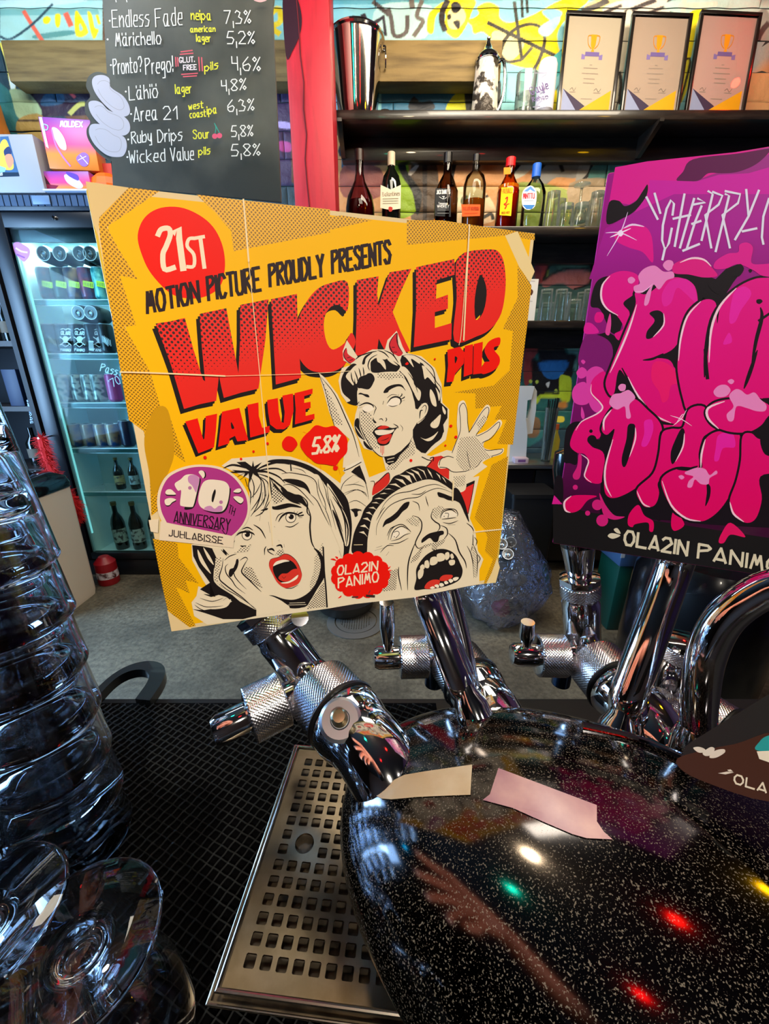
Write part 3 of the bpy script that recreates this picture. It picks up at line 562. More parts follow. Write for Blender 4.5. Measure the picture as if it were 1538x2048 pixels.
# ------------------------------------------------------------------ rows of glasses on the shelves
gproto = {}
def glass_proto(kind, p):
    nm = dict(pint='pint_glass', wine='stemmed_glass', shot='small_glass')[kind]; t = thing(nm, 'x', 'glass', p); M = Matrix.Translation(p)
    if kind == 'pint': pr = [(.044, 0), (.0435, .002), (.036, .16), (.036, .178), (0, .18), (0, .162), (.034, .16), (.042, 0)]
    elif kind == 'shot': pr = [(.044, 0), (.0435, .002), (.04, .11), (.038, .12), (0, .121), (0, .105), (.037, .103), (.042, 0)]
    else: pr = [(.04, 0), (.05, .05), (.042, .1), (.016, .135), (.007, .15), (.007, .215), (.015, .226), (.046, .232), (.046, .236), (0, .236), (0, .155), (.014, .137), (.04, .1), (.048, .05), (.038, 0)]
    MB().lathe(pr[1:-1], M, 18, closed=False).build('glass_body', m_clear, t)
    MB().lathe([(pr[0][0]+.0006, 0), (pr[0][0]+.0006, .0022), (pr[0][0]-.0018, .0022), (pr[0][0]-.0018, 0)], M, 18, closed=True).build('rim', thin_glass('glass_edge', (235, 240, 235), .05, 3.), t)
    return t
def put(kind, loc, label, grp):
    if kind not in gproto: gproto[kind] = glass_proto(kind, loc); o = gproto[kind]; o['label'] = label
    else: o = dup(gproto[kind], loc, 0, label)
    o['group'] = grp; return o
L2 = 'clear upturned glass among the glasses on the bottle shelf'
ORD = ['first', 'second', 'third', 'fourth', 'fifth', 'sixth', 'seventh', 'eighth', 'ninth']
KW = dict(pint='tall straight', wine='stemmed', shot='short')
cnt = {}
for row, z_, start, lst in (('bottle shelf', z2, 'the blue capped bottle', ((1100, 2.80, 'pint'), (1112, 2.91, 'pint'), (1128, 2.80, 'shot'), (1152, 2.86, 'wine'), (1158, 2.79, 'shot'), (1186, 2.80, 'pint'), (1180, 2.92, 'pint'), (1214, 2.82, 'wine'), (1246, 2.82, 'wine'))),
                            ('lowest shelf', z3, 'the small white card', ((1087, 2.80, 'pint'), (1092, 2.91, 'shot'), (1116, 2.80, 'pint'), (1124, 2.91, 'pint'), (1144, 2.79, 'shot'), (1158, 2.90, 'pint'), (1172, 2.79, 'pint'), (1200, 2.80, 'pint')))):
    for u, Y, kd in lst:
        n_ = cnt[(row, kd)] = cnt.get((row, kd), -1)+1
        put(kd, onshelf(u, z_, Y), '%s upturned clear %s glass on the %s counting from %s' % (ORD[n_], KW[kd], row, start), 'upturned %s glasses on the %s' % (KW[kd], row))
p = onshelf(1062, z3, 2.8)
cdx = thing('info_card', 'small white card with a brown dot on the lowest shelf', 'card', p)
x_ = xat(1056, 600, 2.77); x2_ = xat(1073, 600, 2.77)
MB().box(x_, x2_, 2.77, 2.775, z3, zat(558, 2.77)).build('card_sheet', mat('card_white', (205, 200, 190), .6), cdx, smooth=False)
A = Art((0, 2.7695, 0), (0, -1, 0), .0002, 1e-5).part('card_print'); A.poly('4a2c22', P('l', '314,560 328,545 340,565 328,592 314,585'), True); A.line('b0a8a0', P('l', '325,480 352,482'), 2); A.line('b0a8a0', P('l', '310,640 332,640'), 2); A.build(cdx)
# things on the steel counter
def oncounter(u, v): return at_z(u, v, zc_)
p = oncounter(1050, 906); p.y = 2.72; p.x = xat(1048, 880, 2.72)
jg = thing('plastic_jug', 'translucent white plastic jug with grip hole on the steel counter', 'jug', p)
m_hdpe = mat('milky_plastic', (200, 204, 206), .4, trans=.25)
def jp(L_): return [(v_.x, v_.z) for v_ in (at_y(a_, b_, 2.72) for a_, b_ in L_)]
JM = Matrix(((1, 0, 0, 0), (0, 0, 1, 2.69), (0, 1, 0, 0), (0, 0, 0, 1)))
jo = jp([(1010, 778), (1030, 772), (1066, 772), (1072, 782), (1070, 820), (1063, 866), (1052, 868)]); jl = jp([(1052, 868), (1048, 934), (1006, 934)]); jh = jp([(1052, 800), (1060, 798), (1060, 815), (1054, 836), (1049, 838)])
MB().prism([jo[0], jo[1], jo[2], jh[1], jh[0], jh[4], jo[6], jl[1], jl[2]], 0, .06, JM).build('jug_body', m_hdpe, jg); MB().prism([jo[2], jo[3], jo[4], jo[5], jo[6], jh[4], jh[3], jh[2], jh[1]], .012, .048, JM).build('jug_grip', m_hdpe, jg)
jg.location = (jl[1][0], 2.72, zc_)
for c_ in jg.children: c_.matrix_parent_inverse = jg.matrix_basis.inverted()
p = at_y(1096, 880, 2.7); p.z = zc_
tg = thing('straw_glass', 'tall clear glass holding black straws on the steel counter', 'glass', p)
tb = MB(); hg = zat(815, 2.7)-zc_; tumbler(tb, p, .03, .042, hg); tb.build('glass_body', m_clear, tg)
for i in range(9):
    a = i*2.4; MB().tube([(p.x+.012*math.cos(a), p.y+.012*math.sin(a), zc_+.015), (p.x+.032*math.cos(a), p.y+.03*math.sin(a), zc_+hg+.04+.01*(i % 3))], .0035, 6).build('drinking_straw', mat('black_plastic', (14, 14, 15), .35), tg)
for i, (u, v, c_, l_) in enumerate(((1118, 826, (190, 176, 60), 'yellowish bottle standing behind the straw glass'), (1044, 905, (168, 150, 160), 'small pale carton lying at the foot of the white jug'))):
    p = at_y(u, v, 2.8 if i == 0 else 2.66); p.z = zc_
    if i == 0:
        t = thing('syrup_bottle', l_, 'bottle', p); MB().lathe([(.03, 0), (.032, .01), (.032, .13), (.012, .18), (.012, .21)], Matrix.Translation(p), 20).build('glass_body', mat('syrup_yellow', c_, .15, trans=.3), t); MB().lathe([(.014, .2), (.014, .235), (0, .236)], Matrix.Translation(p), 16).build('cap', mat('orange_cap', (190, 90, 40), .4), t)
    else:
        t = thing('small_carton', l_, 'box', p); MB().bbox(p.x-.05, p.x+.04, p.y-.03, p.y+.04, zc_, zc_+.035, .003).build('carton_body', mat('carton_pale', c_, .6), t); MB().box(p.x-.03, p.x+.02, p.y-.0305, p.y-.03, zc_+.008, zc_+.026).build('carton_stripe', mat('carton_purple', (96, 60, 110), .6), t)
# ================================================================== chalkboard
CY = 1.9
cb = thing('chalkboard', 'black chalkboard listing beers in white and yellow handwriting', 'chalkboard', at_y(400, 380, CY))
m_slate = mat('slate_board', (54, 57, 54), .42, noise=(3.0, (104, 104, 94), .36, .8), bump=(30, .05, .001))
bp_ = [(v.x, v.z) for v in (at_y(*q, CY) for q in ((226, 372), (562, 404), (545, 20), (548, -6), (548, -220), (196, -220), (206, 0), (213, 130)))]
fing = [(v.x, v.z) for v in (at_y(*q, CY) for q in smooth(P('h', '200,520 120,500 60,530 40,600 70,670 35,720 35,790 70,850 45,900 50,960 90,1030 150,1090 235,1130 300,1110 330,1050'), False, 4))]
XZ = Matrix(((1, 0, 0, 0), (0, 0, 1, CY), (0, 1, 0, 0), (0, 0, 0, 1)))
MB().prism(bp_, -.001, .012, XZ).build('board_panel', m_slate, cb)
MB().prism([bp_[0]] + fing[::-1] + [bp_[7]], .0015, .011, XZ).build('finger_cutout', m_slate, cb)
A = Art((0, CY-.001, 0), (0, -1, 0), .0004, 2e-5); A.part('painted_fingers')
for s_ in ('85,560 110,530 165,525 205,550 210,600 240,630 300,670 340,730 348,790 310,815 250,795 180,740 120,670 90,610', '60,720 100,703 150,720 200,770 300,810 345,860 345,920 300,948 220,925 130,860 75,790', '70,880 110,865 180,880 250,930 310,960 328,1020 310,1080 270,1098 190,1085 110,1020 65,940'):
    A.poly('c4c0c8', P('h', s_), True); A.line('a49e9c', [(a*.7+sum(x for x, y in P('h', s_))/len(P('h', s_))*.3, b*.7+sum(y for x, y in P('h', s_))/len(P('h', s_))*.3) for a, b in P('h', s_)], .8)
A.part('chalk_lettering')
CW = 'f2efe4'; CYL = 'f0e83c'
def ct(s, a, b, h_, c=CW, w=2.0): A.text(c, s, P('h', a)[0], P('h', b)[0], h_/3.4955, w, up=(-.05, -1))
ct('Endless', '228,190', '485,182', 118); ct('Fade', '530,188', '715,172', 125); ct('neipa', '778,136', '915,140', 66, CYL, 2); ct('7,3%', '1010,165', '1195,162', 90)
ct('Märichello', '250,322', '568,306', 88); ct('american', '772,225', '945,220', 40, CYL, 1.8); ct('lager', '815,290', '912,292', 50, CYL, 1.9); ct('5,2%', '1030,305', '1222,305', 85)
ct('Pronto?', '235,520', '435,500', 105); ct('Prego!', '460,520', '650,500', 110); ct('GLUT.', '695,438', '800,432', 36, 'f0dede', 1.9); ct('FREE', '724,490', '815,485', 34, 'f0dede', 1.9); ct('pils', '872,500', '965,478', 55, CYL, 2); ct('4,6%', '1065,490', '1262,495', 95)
for s_ in ('700,380 790,372', '705,362 785,352', '710,520 822,512', '722,536 815,530', '668,400 672,465', '682,402 686,462', '830,400 836,495', '850,402 856,495'): A.line('e0606c', P('h', s_), 2.2)
ct('Lähiö', '345,700', '545,680', 95); ct('lager', '668,655', '778,650', 64, CYL, 2); ct('4,8%', '992,640', '1162,625', 78)
ct('Area', '378,850', '540,835', 100); ct('21', '585,835', '680,832', 90); ct('west', '760,768', '862,752', 46, CYL, 1.9); ct('coast', '768,825', '880,812', 46, CYL, 1.9); ct('ipa', '890,800', '955,790', 55, CYL, 2); ct('6,3%', '1035,780', '1218,770', 80)
ct('Ruby', '362,1005', '500,985', 80); ct('Drips', '545,995', '715,980', 85); ct('Sour', '792,970', '902,965', 60, CYL, 2); ct('5,8%', '1060,955', '1210,950', 75)
A.line('3aa890', P('h', '945,930 950,890 940,862'), 1.5); A.line('3aa890', P('h', '975,930 960,900 940,862'), 1.5)
for a_, b_ in ((942, 952), (975, 948)): A.poly('e85f78', [(160+(a_+19*math.cos(t_))/3.4955, (b_+19*math.sin(t_))/3.4955) for t_ in [k_*PI/6 for k_ in range(12)]])
ct('Wicked', '345,1140', '595,1125', 85); ct('Value', '635,1125', '795,1115', 90); ct('pils', '830,1085', '910,1075', 52, CYL, 2); ct('5,8%', '1060,1090', '1260,1085', 80)
for a_, b_ in ((208, 145), (193, 275), (216, 455), (320, 640), (357, 797), (337, 975), (331, 1098)): A.poly(CW, [(160+(a_+7*math.cos(t_))/3.4955, (b_+7*math.sin(t_))/3.4955) for t_ in [k_*PI/4 for k_ in range(8)]])
for a_ in (250, 325): A.line(CW, P('h', '%d,0 %d,14' % (a_, a_+3)), 1.6)
A.poly('d9a8a8', P('h', '1215,0 1260,16 1305,0'), True)
A.build(cb)
for x_ in (-.95, -.4): MB().tube([(x_, CY+.006, zat(-215, CY)), (x_, CY+.006, 3.6)], .002, 6).build('hanging_wire', m_steel, cb)
# ================================================================== drinks cooler
FY = 2.6
ftop = zat(386, FY); fx0, fx1 = -2.16, -1.40
m_cool = mat('cooler_black', (16, 19, 24), .35); m_coolin = mat('cooler_liner', (196, 226, 228), .5)
fz = thing('drinks_cooler', 'tall black glass-door drinks cooler lit inside behind the yellow sign', 'cooler', (-1.8, 2.8, 0))
zd0, zd1 = .16, zat(449, FY)
fb = MB(); fb.box(fx0, fx0+.05, FY+.05, 2.97, 0, ftop).box(fx1-.05, fx1, FY+.05, 2.97, 0, ftop).box(fx0, fx1, FY+.05, 2.97, ftop-.1, ftop).box(fx0, fx1, FY+.05, 2.97, 0, .12); fb.build('cooler_cabinet', m_cool, fz, smooth=False)
li = MB(); li.box(fx0+.051, fx1-.051, 2.93, 2.965, .121, ftop-.101).box(fx0+.051, fx0+.06, FY+.06, 2.93, .121, ftop-.101).box(fx1-.06, fx1-.051, FY+.06, 2.93, .121, ftop-.101).box(fx0+.06, fx1-.06, FY+.06, 2.93, .121, .14).box(fx0+.06, fx1-.06, FY+.06, 2.93, ftop-.12, ftop-.102)
li.build('inner_liner', m_coolin, fz, smooth=False)
# header grille
MB().bbox(fx0, fx1, FY, FY+.05, zat(421, FY), ftop, .004).build('header_panel', mat('cooler_header', (20, 27, 40), .4), fz)
x = fx0+.02
while x < fx1-.02:
    MB().box(x, x+.03, FY-.008, FY-.0005, zat(413, FY), zat(391, FY)).build('grille_slat', mat('grille_blue', (48, 66, 92), .4), fz, smooth=False); x += .036
MB().bbox(xat(68, 400, FY), xat(103, 400, FY), FY-.016, FY-.009, zat(411, FY), zat(393, FY), .002).build('badge', mat('badge_grey', (96, 120, 150), .4), fz)
# door
zg0, zg1 = zat(1106, FY), zat(455, FY)
dr = MB(); gx0, gx1 = fx0+.085, fx1-.085
for q in ((fx0, gx0, .13, zat(424, FY)), (gx1, fx1, .13, zat(424, FY)), (gx0, gx1, .13, zg0), (gx0, gx1, zg1, zat(424, FY))): dr.bbox(q[0], q[1], FY, FY+.045, q[2], q[3], .003)
door = dr.build('door', m_cool, fz)
MB().box(gx0-.005, gx1+.005, FY+.018, FY+.024, zg0-.005, zg1+.005).build('door_glass', thin_glass('cooler_glass', (232, 245, 244), .02, .3), door, smooth=False)
MB().lathe([(.012, 0), (.012, .008), (.008, .012), (0, .012)], T(xat(110, 436, FY), FY, zat(436, FY)) @ RX(PI/2), 16).build('lock', m_chrome, door)
MB().bbox(gx0, gx1, FY+.03, FY+.045, zat(482, FY), zg1, .003).build('light_cover', mat('dark_green_trim', (22, 34, 34), .3), door)
MB().box(gx0+.001, gx0+.012, FY+.025, FY+.04, zg0, zat(482, FY)).build('door_gasket', mat('gasket_light', (150, 190, 196), .4), door, smooth=False)
# sticker on glass
A = Art((0, FY+.017, 0), (0, -1, 0), .0002, 2e-5).part('sticker'); A.poly('b478b0', [(a/4.806, 380+b/4.806) for a, b in smooth([(125, 520), (170, 500), (220, 520), (285, 570), (280, 640), (230, 690), (180, 650), (140, 600)])]); A.line('e8c8e0', [(155/4.806, 380+560/4.806), (205/4.806, 380+590/4.806), (260/4.806, 380+600/4.806)], 3); A.line('8a4a9a', [(165/4.806, 380+620/4.806), (235/4.806, 380+650/4.806)], 3); A.build(door)
# tube light
MB().tube([(fx0+.1, FY+.1, ftop-.14), (fx1-.1, FY+.1, ftop-.14)], .012, 10).build('tube_light', mat('tube_white', (190, 240, 255), .5, emis=9), fz)
MB().tube([(fx0+.075, FY+.075, .3), (fx0+.075, FY+.075, ftop-.2)], .008, 8).build('side_light', mat('strip_cyan', (150, 235, 240), .5, emis=.7), fz)
area('cooler_light', (-1.78, FY+.12, ftop-.16), (-1.78, 2.75, 1.4), .5, 13, (.72, .95, 1), .05)
FSY = FY+.09
for i, v_ in enumerate((600, 708, 806, 897, 984)):
    zz = zat(v_, FSY); s_ = MB()
    s_.tube([(fx0+.065, FSY, zz), (fx1-.065, FSY, zz)], .004, 6); s_.tube([(fx0+.065, FSY, zz-.03), (fx1-.065, FSY, zz-.03)], .004, 6); s_.tube([(fx0+.065, 2.9, zz-.003), (fx1-.065, 2.9, zz-.003)], .004, 6)
    x = fx0+.07
    while x < fx1-.065: s_.tube([(x, FSY, zz), (x, 2.91, zz)], .0016, 4, cap=False); x += .02
    s_.build('wire_shelf', mat('white_wire', (205, 220, 222), .35), fz); MB().box(fx0+.065, fx1-.065, FSY-.006, FSY-.004, zz-.028, zz-.002).build('price_rail', thin_glass('rail_clear', (200, 225, 225), .1, .8), fz, smooth=False)
# cans and bottles inside
def tr(v_): return zat(v_, FSY)
def sl(name, c1, c2, sc=30, lo=.48, hi=.52): return mat(name, c1, .3, .2, noise=(sc, c2, lo, hi))
cp = {}; cused = set()
def fcan(u, v_, Y, key, mt, label, grp, r=.0425, h=.172, lay=None, dz=0):
    zz = tr(v_)+.006+dz; p = Vector((xat(u, v_-30, Y), Y, zz))
    if key not in cp:
        cp[key] = can(Vector((0, 0, 0)), r, h, mt, 'drink_can', label, 'can', grp)
        A_ = None
    o = cp[key]
    if key in cused: o = dup(o, p, rnd.uniform(-.5, .5), label)
    else: o.location = p; cused.add(key)
    o['group'] = grp
    if lay: o.rotation_euler = (PI/2-.1, rnd.uniform(0, 3), 0); o.location = p+Vector((0, .10, r)); o.rotation_euler = (PI/2-.05, 0, 0)
    return o
LF = 'multicoloured can with neon lettering on the cooler top shelf'
for i, (u, c1, c2) in enumerate(((94, '6a3a30', '2e2420'), (122, '2a4038', '141a1a'), (148, '8a6a50', '3a2c4a'), (176, '8a2838', '3a2a5a'), (203, '2a8a90', '8ad0c8'), (228, '603050', '2a2030'))):
    zz = tr(600)+.006; Y = FSY+.055; p = Vector((xat(u, 570, Y), Y, zz))
    o = can(p, .043, .172, sl('can_art_%s' % c1, lin and tuple(int(c1[k_:k_+2], 16) for k_ in (0, 2, 4)), tuple(int(c2[k_:k_+2], 16) for k_ in (0, 2, 4)), 26, .4, .6), 'drink_can', ('brown and black', 'dark green', 'tan and violet', 'crimson', 'turquoise', 'plum')[i]+' can with neon yellow lettering on the cooler top shelf', 'can')
    A = Art((0, Y-.045, 0), (0, -1, 0), .0002, 2e-5).part('neon_lettering')
    um = u
    for k_ in range(-3, 4): A.line('d8f01a', [(um+k_*3.2, 563+k_*.6), (um+k_*3.2+.6, 574+k_*.6)], 1.7)
    A.line('d8f01a', [(um-10, 563), (um+10, 566)], 1.5); A.line('d8f01a', [(um-9, 571), (um+9, 576)], 1.5); A.build(o)
for i, u in enumerate((114, 145, 183, 203)):
    fcan(u, 600, FSY+.02, 'lay', mat('can_dark_print', (36, 42, 46), .3, .3), ('leftmost', 'second', 'third', 'rightmost')[i]+' of the four cans lying lid outwards above the top row', 'cans lying on top of the upper row', r=.044, h=.15, lay=1, dz=.176)
for i, u in enumerate((179, 203)):
    fcan(u, 708, FSY+.02, 'lay', None, ('left', 'right')[i]+' of two cans lying lid outwards above the black cans', 'cans lying above the black cans', lay=1, dz=.172)
for i, u in enumerate((104, 130, 158, 188, 214)):
    o = fcan(u, 708, FSY+.055, 'blk%d' % (i % 2), mat('black_can%d_print' % (i % 2), (20, 22, 25), .3, .2), ('black can at the hinge end of the second cooler shelf', 'black can with white skull drawing nearer the hinge', 'black can with white skull drawing next to the barcode can', 'black can showing a white barcode on the second cooler shelf', 'black can touching the yellow sign edge on the second cooler shelf')[i], 'black cans with skulls' if i in (1, 2) else 'plain side black cans', r=.0435, h=.168)
    A = Art((0, FSY+.055-.0465, 0), (0, -1, 0), .0002, 2e-5).part('can_drawing')
    if i in (1, 2):
        u0 = u+1; W_ = 'e6ecee'
        A.text(W_, 'OLARI', (u0-9, 669), (u0+9, 670), 7, 1.4); A.poly(W_, [(u0-6, 676), (u0, 672), (u0+6, 676), (u0+4, 683), (u0, 686), (u0-4, 683)], True); A.line(W_, [(u0-11, 674), (u0+11, 690)], 1.8); A.line(W_, [(u0+11, 674), (u0-11, 690)], 1.8)
        A.line(W_, [(u0-8, 688), (u0, 694), (u0+8, 688)], 1.4, sm=False); A.text(W_, 'PANIMO', (u0-10, 702), (u0+10, 703), 5, 1.1); A.line(W_, [(u0-10, 659), (u0-4, 657), (u0, 660), (u0+5, 657), (u0+10, 660)], 1.5)
    elif i == 3:
        A.poly('d8dcdc', [(u-11, 681), (u-1, 682), (u, 702), (u-10, 701)])
        for k_ in range(5): A.line('4a4a4a', [(u-9+k_*1.9, 684), (u-8.5+k_*1.9, 697)], .8)
    else:
        for k_ in range(5): A.line('c8d0d2', [(u-6+k_*3, 672+k_*2), (u-4+k_*3, 684+k_*2)], 1.5)
    A.build(o)
for i, u in enumerate((129, 157, 180, 198)):
    fcan(u, 806, FSY+.055, 'grey%d' % (i % 2), sl('grey_green_can_print', (58, 66, 60), (164, 168, 158), 34), ORD[i]+' grey and green illustrated can from the hinge on the third cooler shelf', 'grey green cans', r=.0435, h=.168)
o = fcan(228, 806, FSY+.055, 'mag', mat('magenta_can_print', (176, 30, 110), .3, .1), 'magenta can with white script beside the yellow sign edge', 'magenta cans'); del o['group']
A = Art((0, FSY+.055-.0465, 0), (0, -1, 0), .0002, 2e-5).part('can_lettering'); A.text('f0e0ec', "'70", (224, 775), (242, 766), 16, 1.6); A.build(o)
o = Art((0, FSY-.008, 0), (0, -1, 0), .0002, 2e-5).part('shelf_lettering')
o.text('e8eef0', 'PassThis', P('x', '200,742')[0], P('x', '262,758')[0], 15, 1.9); o.build(fz)
for i, u in enumerate((152, 177, 203, 226)):
    fcan(u, 897, FSY+.055, 'multi%d' % (i % 2), sl('cream_red_blue_can_print', (150, 120, 96), (20, 60, 110), 18, .45, .6), ORD[i]+' cream, red and blue can from the hinge on the fourth cooler shelf', 'cream red blue cans', r=.042, h=.15)
o = fcan(254, 897, FSY+.055, 'navy', mat('navy_can_print', (24, 22, 44), .3, .2), 'narrow navy blue can on the fourth cooler shelf', 'navy cans'); del o['group']
m_darkb = mat('dark_bottle_glass', (12, 16, 14), .12, coat=.6)
def fbottle(u, v_, Y, lbl, h, r, labc):
    zz = (tr(v_)+.006) if v_ < 1000 else .142; p = Vector((xat(u, v_-40, Y), Y, zz)); t = thing('dark_bottle', lbl, 'bottle', p); M = Matrix.Translation(p)
    MB().lathe([(r*.94, 0), (r, .01), (r, h*.55), (r*.8, h*.66), (r*.36, h*.78), (r*.34, h*.95)], M, 20).build('glass_body', m_darkb, t); MB().lathe([(r*.42, h*.93), (r*.42, h), (0, h)], M, 14).build('crown_cap', mat('gold_cap', (110, 96, 60), .35, .6), t)
    MB().lathe([(r+.0006, h*.16), (r+.0006, h*.45)], M, 20).build('paper_label', mat('label_'+labc, labc, .6, noise=(40, (60, 60, 60), .5, .6)), t)
fbottle(236, 984, FSY+.07, 'small dark bottle with a gold label on the fifth cooler shelf', .22, .032, 'a89868'); fbottle(266, 984, FSY+.07, 'small dark bottle with a grey label beside the sign edge', .22, .032, '90a09c'); fbottle(296, 984, FSY+.08, 'dark bottle half hidden behind the sign on the fifth cooler shelf', .22, .032, '70807c')
fbottle(236, 1090, FSY+.08, 'large dark bottle nearest the door hinge on the cooler floor', .36, .046, '9aa8a0'); fbottle(272, 1090, FSY+.08, 'large dark bottle with a printed label on the cooler floor', .36, .046, 'a8b0aa'); fbottle(310, 1090, FSY+.08, 'large dark bottle behind the sign corner on the cooler floor', .36, .046, '808a86')
MB().bbox(fx0+.01, fx1-.01, FY+.01, FY+.05, .0, .12, .004).build('kick_grille', mat('cooler_black'), fz)
# ------------------------------------------------------------------ on top of the cooler
zt_ = ftop+.001
def at_top(u, v, Y): q = at_y(u, v, Y); return q
p = Vector((xat(-14, 300, 2.84), 2.84, zt_)); t = thing('turned_wood_post', 'thick honey-coloured wooden post on the cooler at the picture edge', 'post', p)
MB().lathe([(.09, 0), (.105, .06), (.112, .2), (.105, .34), (.09, .42), (.085, .5), (.06, .55), (0, .56)], Matrix.Translation(p), 28).build('wood_body', mat('honey_wood', (196, 120, 40), .5, noise=(4, (160, 84, 24), .4, .7, (5, 5, .8))), t)
def boxthing(name, u0, u1, v0, Y, dep, zb, mt, label, cat='box', rz=0.):
    xa, xb = xat(u0, v0, Y), xat(u1, v0, Y); zt = zat(v0, Y); t = thing(name, label, cat, ((xa+xb)/2, Y, zb)); M = T((xa+xb)/2, Y, 0) @ RZ(rz)
    w_ = (xb-xa)/2; MB().bbox(-w_, w_, 0, dep, zb, zt, .003, M).build('box_body', mt, t); return t, M, w_, zt
t, M, w_, zt = boxthing('picture_box', -70, 64, 268, 2.60, .10, zt_, mat('white_carton', (150, 152, 156), .5), 'white box with a painted cartoon scene beside the cardboard box', 'box')
A = Art((0, 2.60, 0), (0, -1, 0), .0003, 3e-5).part('printed_picture')
A.poly('3c5f86', P('m', '0,1400 85,1395 130,1560 200,1800 0,1810')); A.poly('e0b84a', P('m', '0,1480 60,1430 110,1560 140,1720 60,1740 0,1700'), True); A.poly('2c3860', P('m', '40,1540 90,1500 120,1560 80,1620 50,1600'), True); A.poly('d88a6a', P('m', '50,1600 110,1580 140,1660 90,1720'), True); A.poly('1c2c40', P('m', '0,1765 190,1765 200,1805 0,1812')); A.poly('86c0d8', P('m', '0,1700 60,1720 50,1760 0,1765')); A.text('d8e0e8', 'US', P('m', '0,1795')[0], P('m', '25,1795')[0], 5, 1); A.build(t)
t = thing('cardboard_box', 'plain brown cardboard carton behind the patterned glove box', 'box', (xat(85, 330, 2.76), 2.76, zt_))
cbm = mat('cardboard', (178, 112, 44), .8, noise=(8, (150, 90, 34), .4, .7))
xa, xb = xat(50, 300, 2.76), xat(118, 300, 2.76); hz = zat(278, 2.72)
q = MB(); q.box(xa, xb, 2.76, 2.766, zt_, hz).box(xa, xb, 2.9, 2.906, zt_, hz).box(xa, xa+.006, 2.766, 2.9, zt_, hz+.01).box(xb-.006, xb, 2.766, 2.9, zt_, hz-.03).box(xa, xb, 2.766, 2.9, zt_, zt_+.006); q.build('carton_wall', cbm, t, smooth=False)
MB().box(xa-.01, xb, 2.755, 2.759, hz-.06, hz, T(0, 0, 0)).build('carton_flap', cbm, t, smooth=False)
m_glove = bpy.data.materials.new('purple_orange_carton'); m_glove.use_nodes = True; nt = m_glove.node_tree; b = nt.nodes['Principled BSDF']; b.inputs['Roughness'].default_value = .4
tc = nt.nodes.new('ShaderNodeTexCoord'); sp = nt.nodes.new('ShaderNodeSeparateXYZ'); cr_ = nt.nodes.new('ShaderNodeValToRGB'); nt.links.new(tc.outputs['Generated'], sp.inputs[0]); nt.links.new(sp.outputs[2], cr_.inputs[0]); nt.links.new(cr_.outputs[0], b.inputs['Base Color'])
el = cr_.color_ramp.elements; el[0].position = 0; el[0].color = (*lin('c87420'), 1); el[1].position = 1; el[1].color = (*lin('7c3c96'), 1); e_ = el.new(.3); e_.color = (*lin('e0802c'), 1); e_ = el.new(.5); e_.color = (*lin('d83a78'), 1)
t, M, w_, zt = boxthing('glove_box', 80, 176, 236, 2.64, .1, zt_+.115, m_glove, 'upright purple and orange carton with white lettering on the cooler', 'box', .12)
A = Art((0, 2.63, 0), (0, -1, 0), .0006, 3e-5); A.o = M @ Vector((0, 0, zt_)); A.n = -(M.to_3x3() @ Vector((0, 1, 0))); A.part('carton_print')
A.text('f4f0f6', 'MOLDEX', P('m', '618,1295')[0], P('m', '842,1300')[0], 10.5, 2.6); A.poly('d8b8d8', P('m', '530,1310 590,1320 660,1420 680,1530 620,1520 560,1420'), True); A.poly('eedff0', P('m', '560,1340 600,1360 640,1430 660,1510 600,1470'), True); A.poly('c0bce8', P('m', '398,1200 430,1200 500,1520 470,1500')); A.line('b070b8', P('m', '530,1330 570,1480 640,1600 720,1700'), 3); A.line('8fb0e0', P('m', '450,1270 490,1290 480,1330 450,1320 445,1290'), 2)
A.poly('8a60b8', P('m', '780,1620 850,1560 910,1600 900,1690 840,1700'), True); A.line('f0e8f8', P('m', '820,1590 900,1680'), 1.2); A.line('f0e8f8', P('m', '800,1640 880,1600'), 1.2); A.build(t)
t, M, w_, zt = boxthing('glove_box', 78, 176, 342, 2.62, .14, zt_, m_glove, 'lying orange and violet carton under the upright one', 'box', .0)
A = Art((0, 2.62, 0), (0, -1, 0), .0004, 3e-5).part('carton_print'); A.poly('3c1420', P('m', '395,1790 430,1760 550,1940 450,1945')); A.poly('7a1c38', P('m', '430,1880 600,1900 560,1945 450,1945')); A.poly('c4c8e6', P('m', '660,1790 760,1800 850,1900 800,1930 690,1870'), True); A.poly('5a3c98', P('m', '680,1760 790,1790 800,1850 700,1800'), True); A.build(t)
t = thing('paper_sheet', 'white sheet of paper hanging over the cooler top edge', 'paper', (xat(130, 380, 2.58), 2.59, zt_)); MB().box(xat(88, 384, 2.58), xat(176, 384, 2.58), 2.575, 2.72, zt_-.004+.005, zt_+.0035+.005).build('sheet', mat('paper_bluish', (190, 200, 225), .6), t, smooth=False)
t, M, w_, zt = boxthing('red_box', 192, 234, 326, 2.7, .1, zt_, mat('red_carton', (190, 52, 36), .6), 'small red box between the orange pouch and the chalkboard', 'box')
p = Vector((xat(196, 345, 2.6), 2.66, zt_+.05)); t = thing('orange_pouch', 'glowing orange faceted pouch at the chalkboard corner', 'pouch', p)
pm = MB(); pm.ellipsoid(p, (.085, .05, .06), None, 0, 10, 6); pm.build('pouch_body', mat('bright_orange', (255, 96, 10), .5), t, smooth=False)
